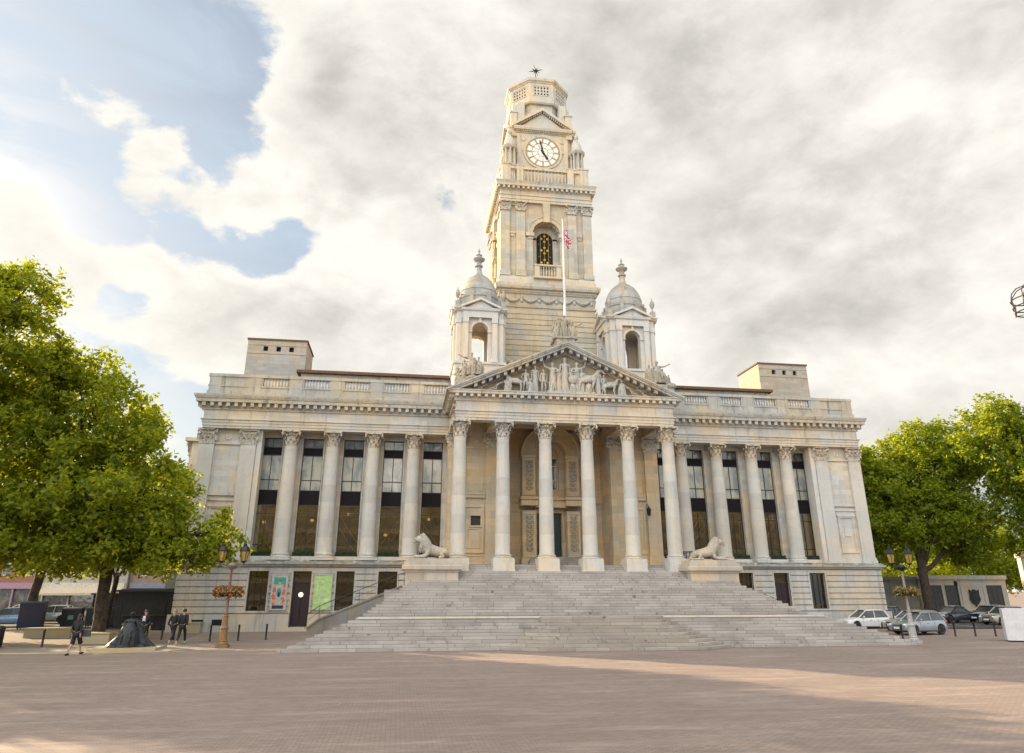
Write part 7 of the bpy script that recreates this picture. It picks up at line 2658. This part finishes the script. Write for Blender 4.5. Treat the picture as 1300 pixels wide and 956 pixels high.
SUN_EL, SUN_AZ = SUNP      # azimuth measured from +y towards -x
sd = Vector((-math.sin(R(SUN_AZ)) * math.cos(R(SUN_EL)), math.cos(R(SUN_AZ)) * math.cos(R(SUN_EL)), math.sin(R(SUN_EL))))
sun = bpy.data.lights.new('sun', 'SUN')
sun.energy = 5.0
sun.angle = R(0.6)
sun.color = (1.0, 0.78, 0.5)
so = bpy.data.objects.new('sun', sun)
COL.objects.link(so)
so.rotation_euler = sd.to_track_quat('Z', 'Y').to_euler()
so.location = (-40, 90, 60)

w = bpy.data.worlds.new('World'); SC.world = w
w.use_nodes = True
nt = w.node_tree; nt.nodes.clear(); g = NG(nt)
out = nt.nodes.new('ShaderNodeOutputWorld')
sky = nt.nodes.new('ShaderNodeTexSky'); sky.sky_type = 'NISHITA'; sky.sun_disc = False
sky.sun_elevation = R(SUN_EL)
sky.sun_rotation = R(-SUN_AZ)
sky.air_density = 1.2; sky.dust_density = 2.0; sky.ozone_density = 1.5
tc = g.n('ShaderNodeTexCoord')
d = g.n('ShaderNodeVectorMath', operation='NORMALIZE'); nt.links.new(tc.outputs['Generated'], d.inputs[0]); d = d.outputs[0]
sx = g.n('ShaderNodeSeparateXYZ', {0: d})
flat = g.n('ShaderNodeCombineXYZ', {0: sx.outputs[0], 1: sx.outputs[1], 2: g.math('MULTIPLY', sx.outputs[2], 1.7)}).outputs[0]
off = g.n('ShaderNodeVectorMath', operation='ADD'); nt.links.new(flat, off.inputs[0]); off.inputs[1].default_value = SKY_OFF; flat = off.outputs[0]
n1 = g.noise(flat, 3.6, 12, 0.58, 0.2)
n2 = g.noise(flat, 9.5, 10, 0.62, 0.3)
cov = g.math('ADD', g.math('MULTIPLY', n1, 0.95), g.math('ADD', g.math('MULTIPLY', n2, 0.32), -0.11))
for (vx, vy, vz, width, wt) in SKY_BLOBS:
    dt = g.n('ShaderNodeVectorMath', {1: (vx, vy, vz)}, operation='DOT_PRODUCT'); nt.links.new(d, dt.inputs[0])
    f = g.ramp(dt.outputs['Value'], math.cos(R(width)), 1.0)
    cov = g.math('ADD', cov, g.math('MULTIPLY', f, wt))
mask = g.ramp(cov, 0.455, 0.54)
sdn = g.n('ShaderNodeVectorMath', {1: tuple(sd)}, operation='DOT_PRODUCT'); nt.links.new(d, sdn.inputs[0])
glow = g.math('POWER', g.math('MAXIMUM', sdn.outputs['Value'], 0.0), 12.0)
thick = g.math('ADD', g.math('MULTIPLY', g.ramp(cov, 0.52, 0.84), 0.8), g.math('MULTIPLY', g.ramp(n2, 0.42, 0.62), 0.1), clamp=True)
offs = g.n('ShaderNodeVectorMath', operation='ADD'); nt.links.new(flat, offs.inputs[0]); offs.inputs[1].default_value = (sd.x * .055, sd.y * .055, sd.z * .09)
n1b = g.noise(offs.outputs[0], 3.6, 8, 0.58, 0.2)
relief = g.math('MULTIPLY', g.math('SUBTRACT', n1b, n1), 2.6)
n0 = g.noise(flat, 1.9, 4, 0.5)
thick = g.math('ADD', g.math('MULTIPLY', thick, g.math('ADD', 0.35, g.math('MULTIPLY', g.ramp(n0, 0.36, 0.6), 0.65))), relief, clamp=True)
cl = g.mix(thick, CL_BRIGHT, CL_GREY)
bd = g.n('ShaderNodeVectorMath', {1: (-0.72, -0.62, 0.32)}, operation='DOT_PRODUCT'); nt.links.new(d, bd.inputs[0])
back = g.math('MULTIPLY', g.ramp(bd.outputs['Value'], 0.0, 0.95), g.ramp(sx.outputs[1], 0.1, -0.25))      # bright sky patch out of view to the left behind, added to light the facade
mild = g.ramp(sx.outputs[1], 0.15, -0.3)
cl = g.mix(mild, cl, (0.72, 0.72, 0.72))  # sky out of view behind the camera raised as even fill
cl = g.mix(back, cl, SKY_FILL)
cl = g.mix(g.math('MULTIPLY', glow, 0.75, clamp=True), cl, CL_GLOW)
skyc = g.n('ShaderNodeVectorMath', {1: (SKYK, SKYK, SKYK)}, operation='MULTIPLY'); nt.links.new(sky.outputs[0], skyc.inputs[0])
# thin high haze keeps the clear parts pale
hz = g.noise(flat, 4.0, 7, 0.6, 0.8)
blue = g.mix(g.math('ADD', HAZE_F - 0.25, g.math('MULTIPLY', g.ramp(hz, 0.38, 0.68), 0.5)), skyc.outputs[0], HAZE_C)
col = g.mix(mask, blue, cl)
bg = g.n('ShaderNodeBackground', {0: col}); bg.inputs[1].default_value = 1.0
nt.links.new(bg.outputs[0], out.inputs[0])

SC.view_settings.view_transform = 'Standard'
SC.view_settings.look = 'None'
SC.view_settings.exposure = EXPO
SC.view_settings.gamma = 1.0
SC.view_settings.use_curve_mapping = False
SC.cycles.max_bounces = 6
SC.cycles.diffuse_bounces = 3
SC.cycles.glossy_bounces = 3
SC.cycles.transmission_bounces = 4
SC.cycles.transparent_max_bounces = 8
SC.cycles.use_denoising = True
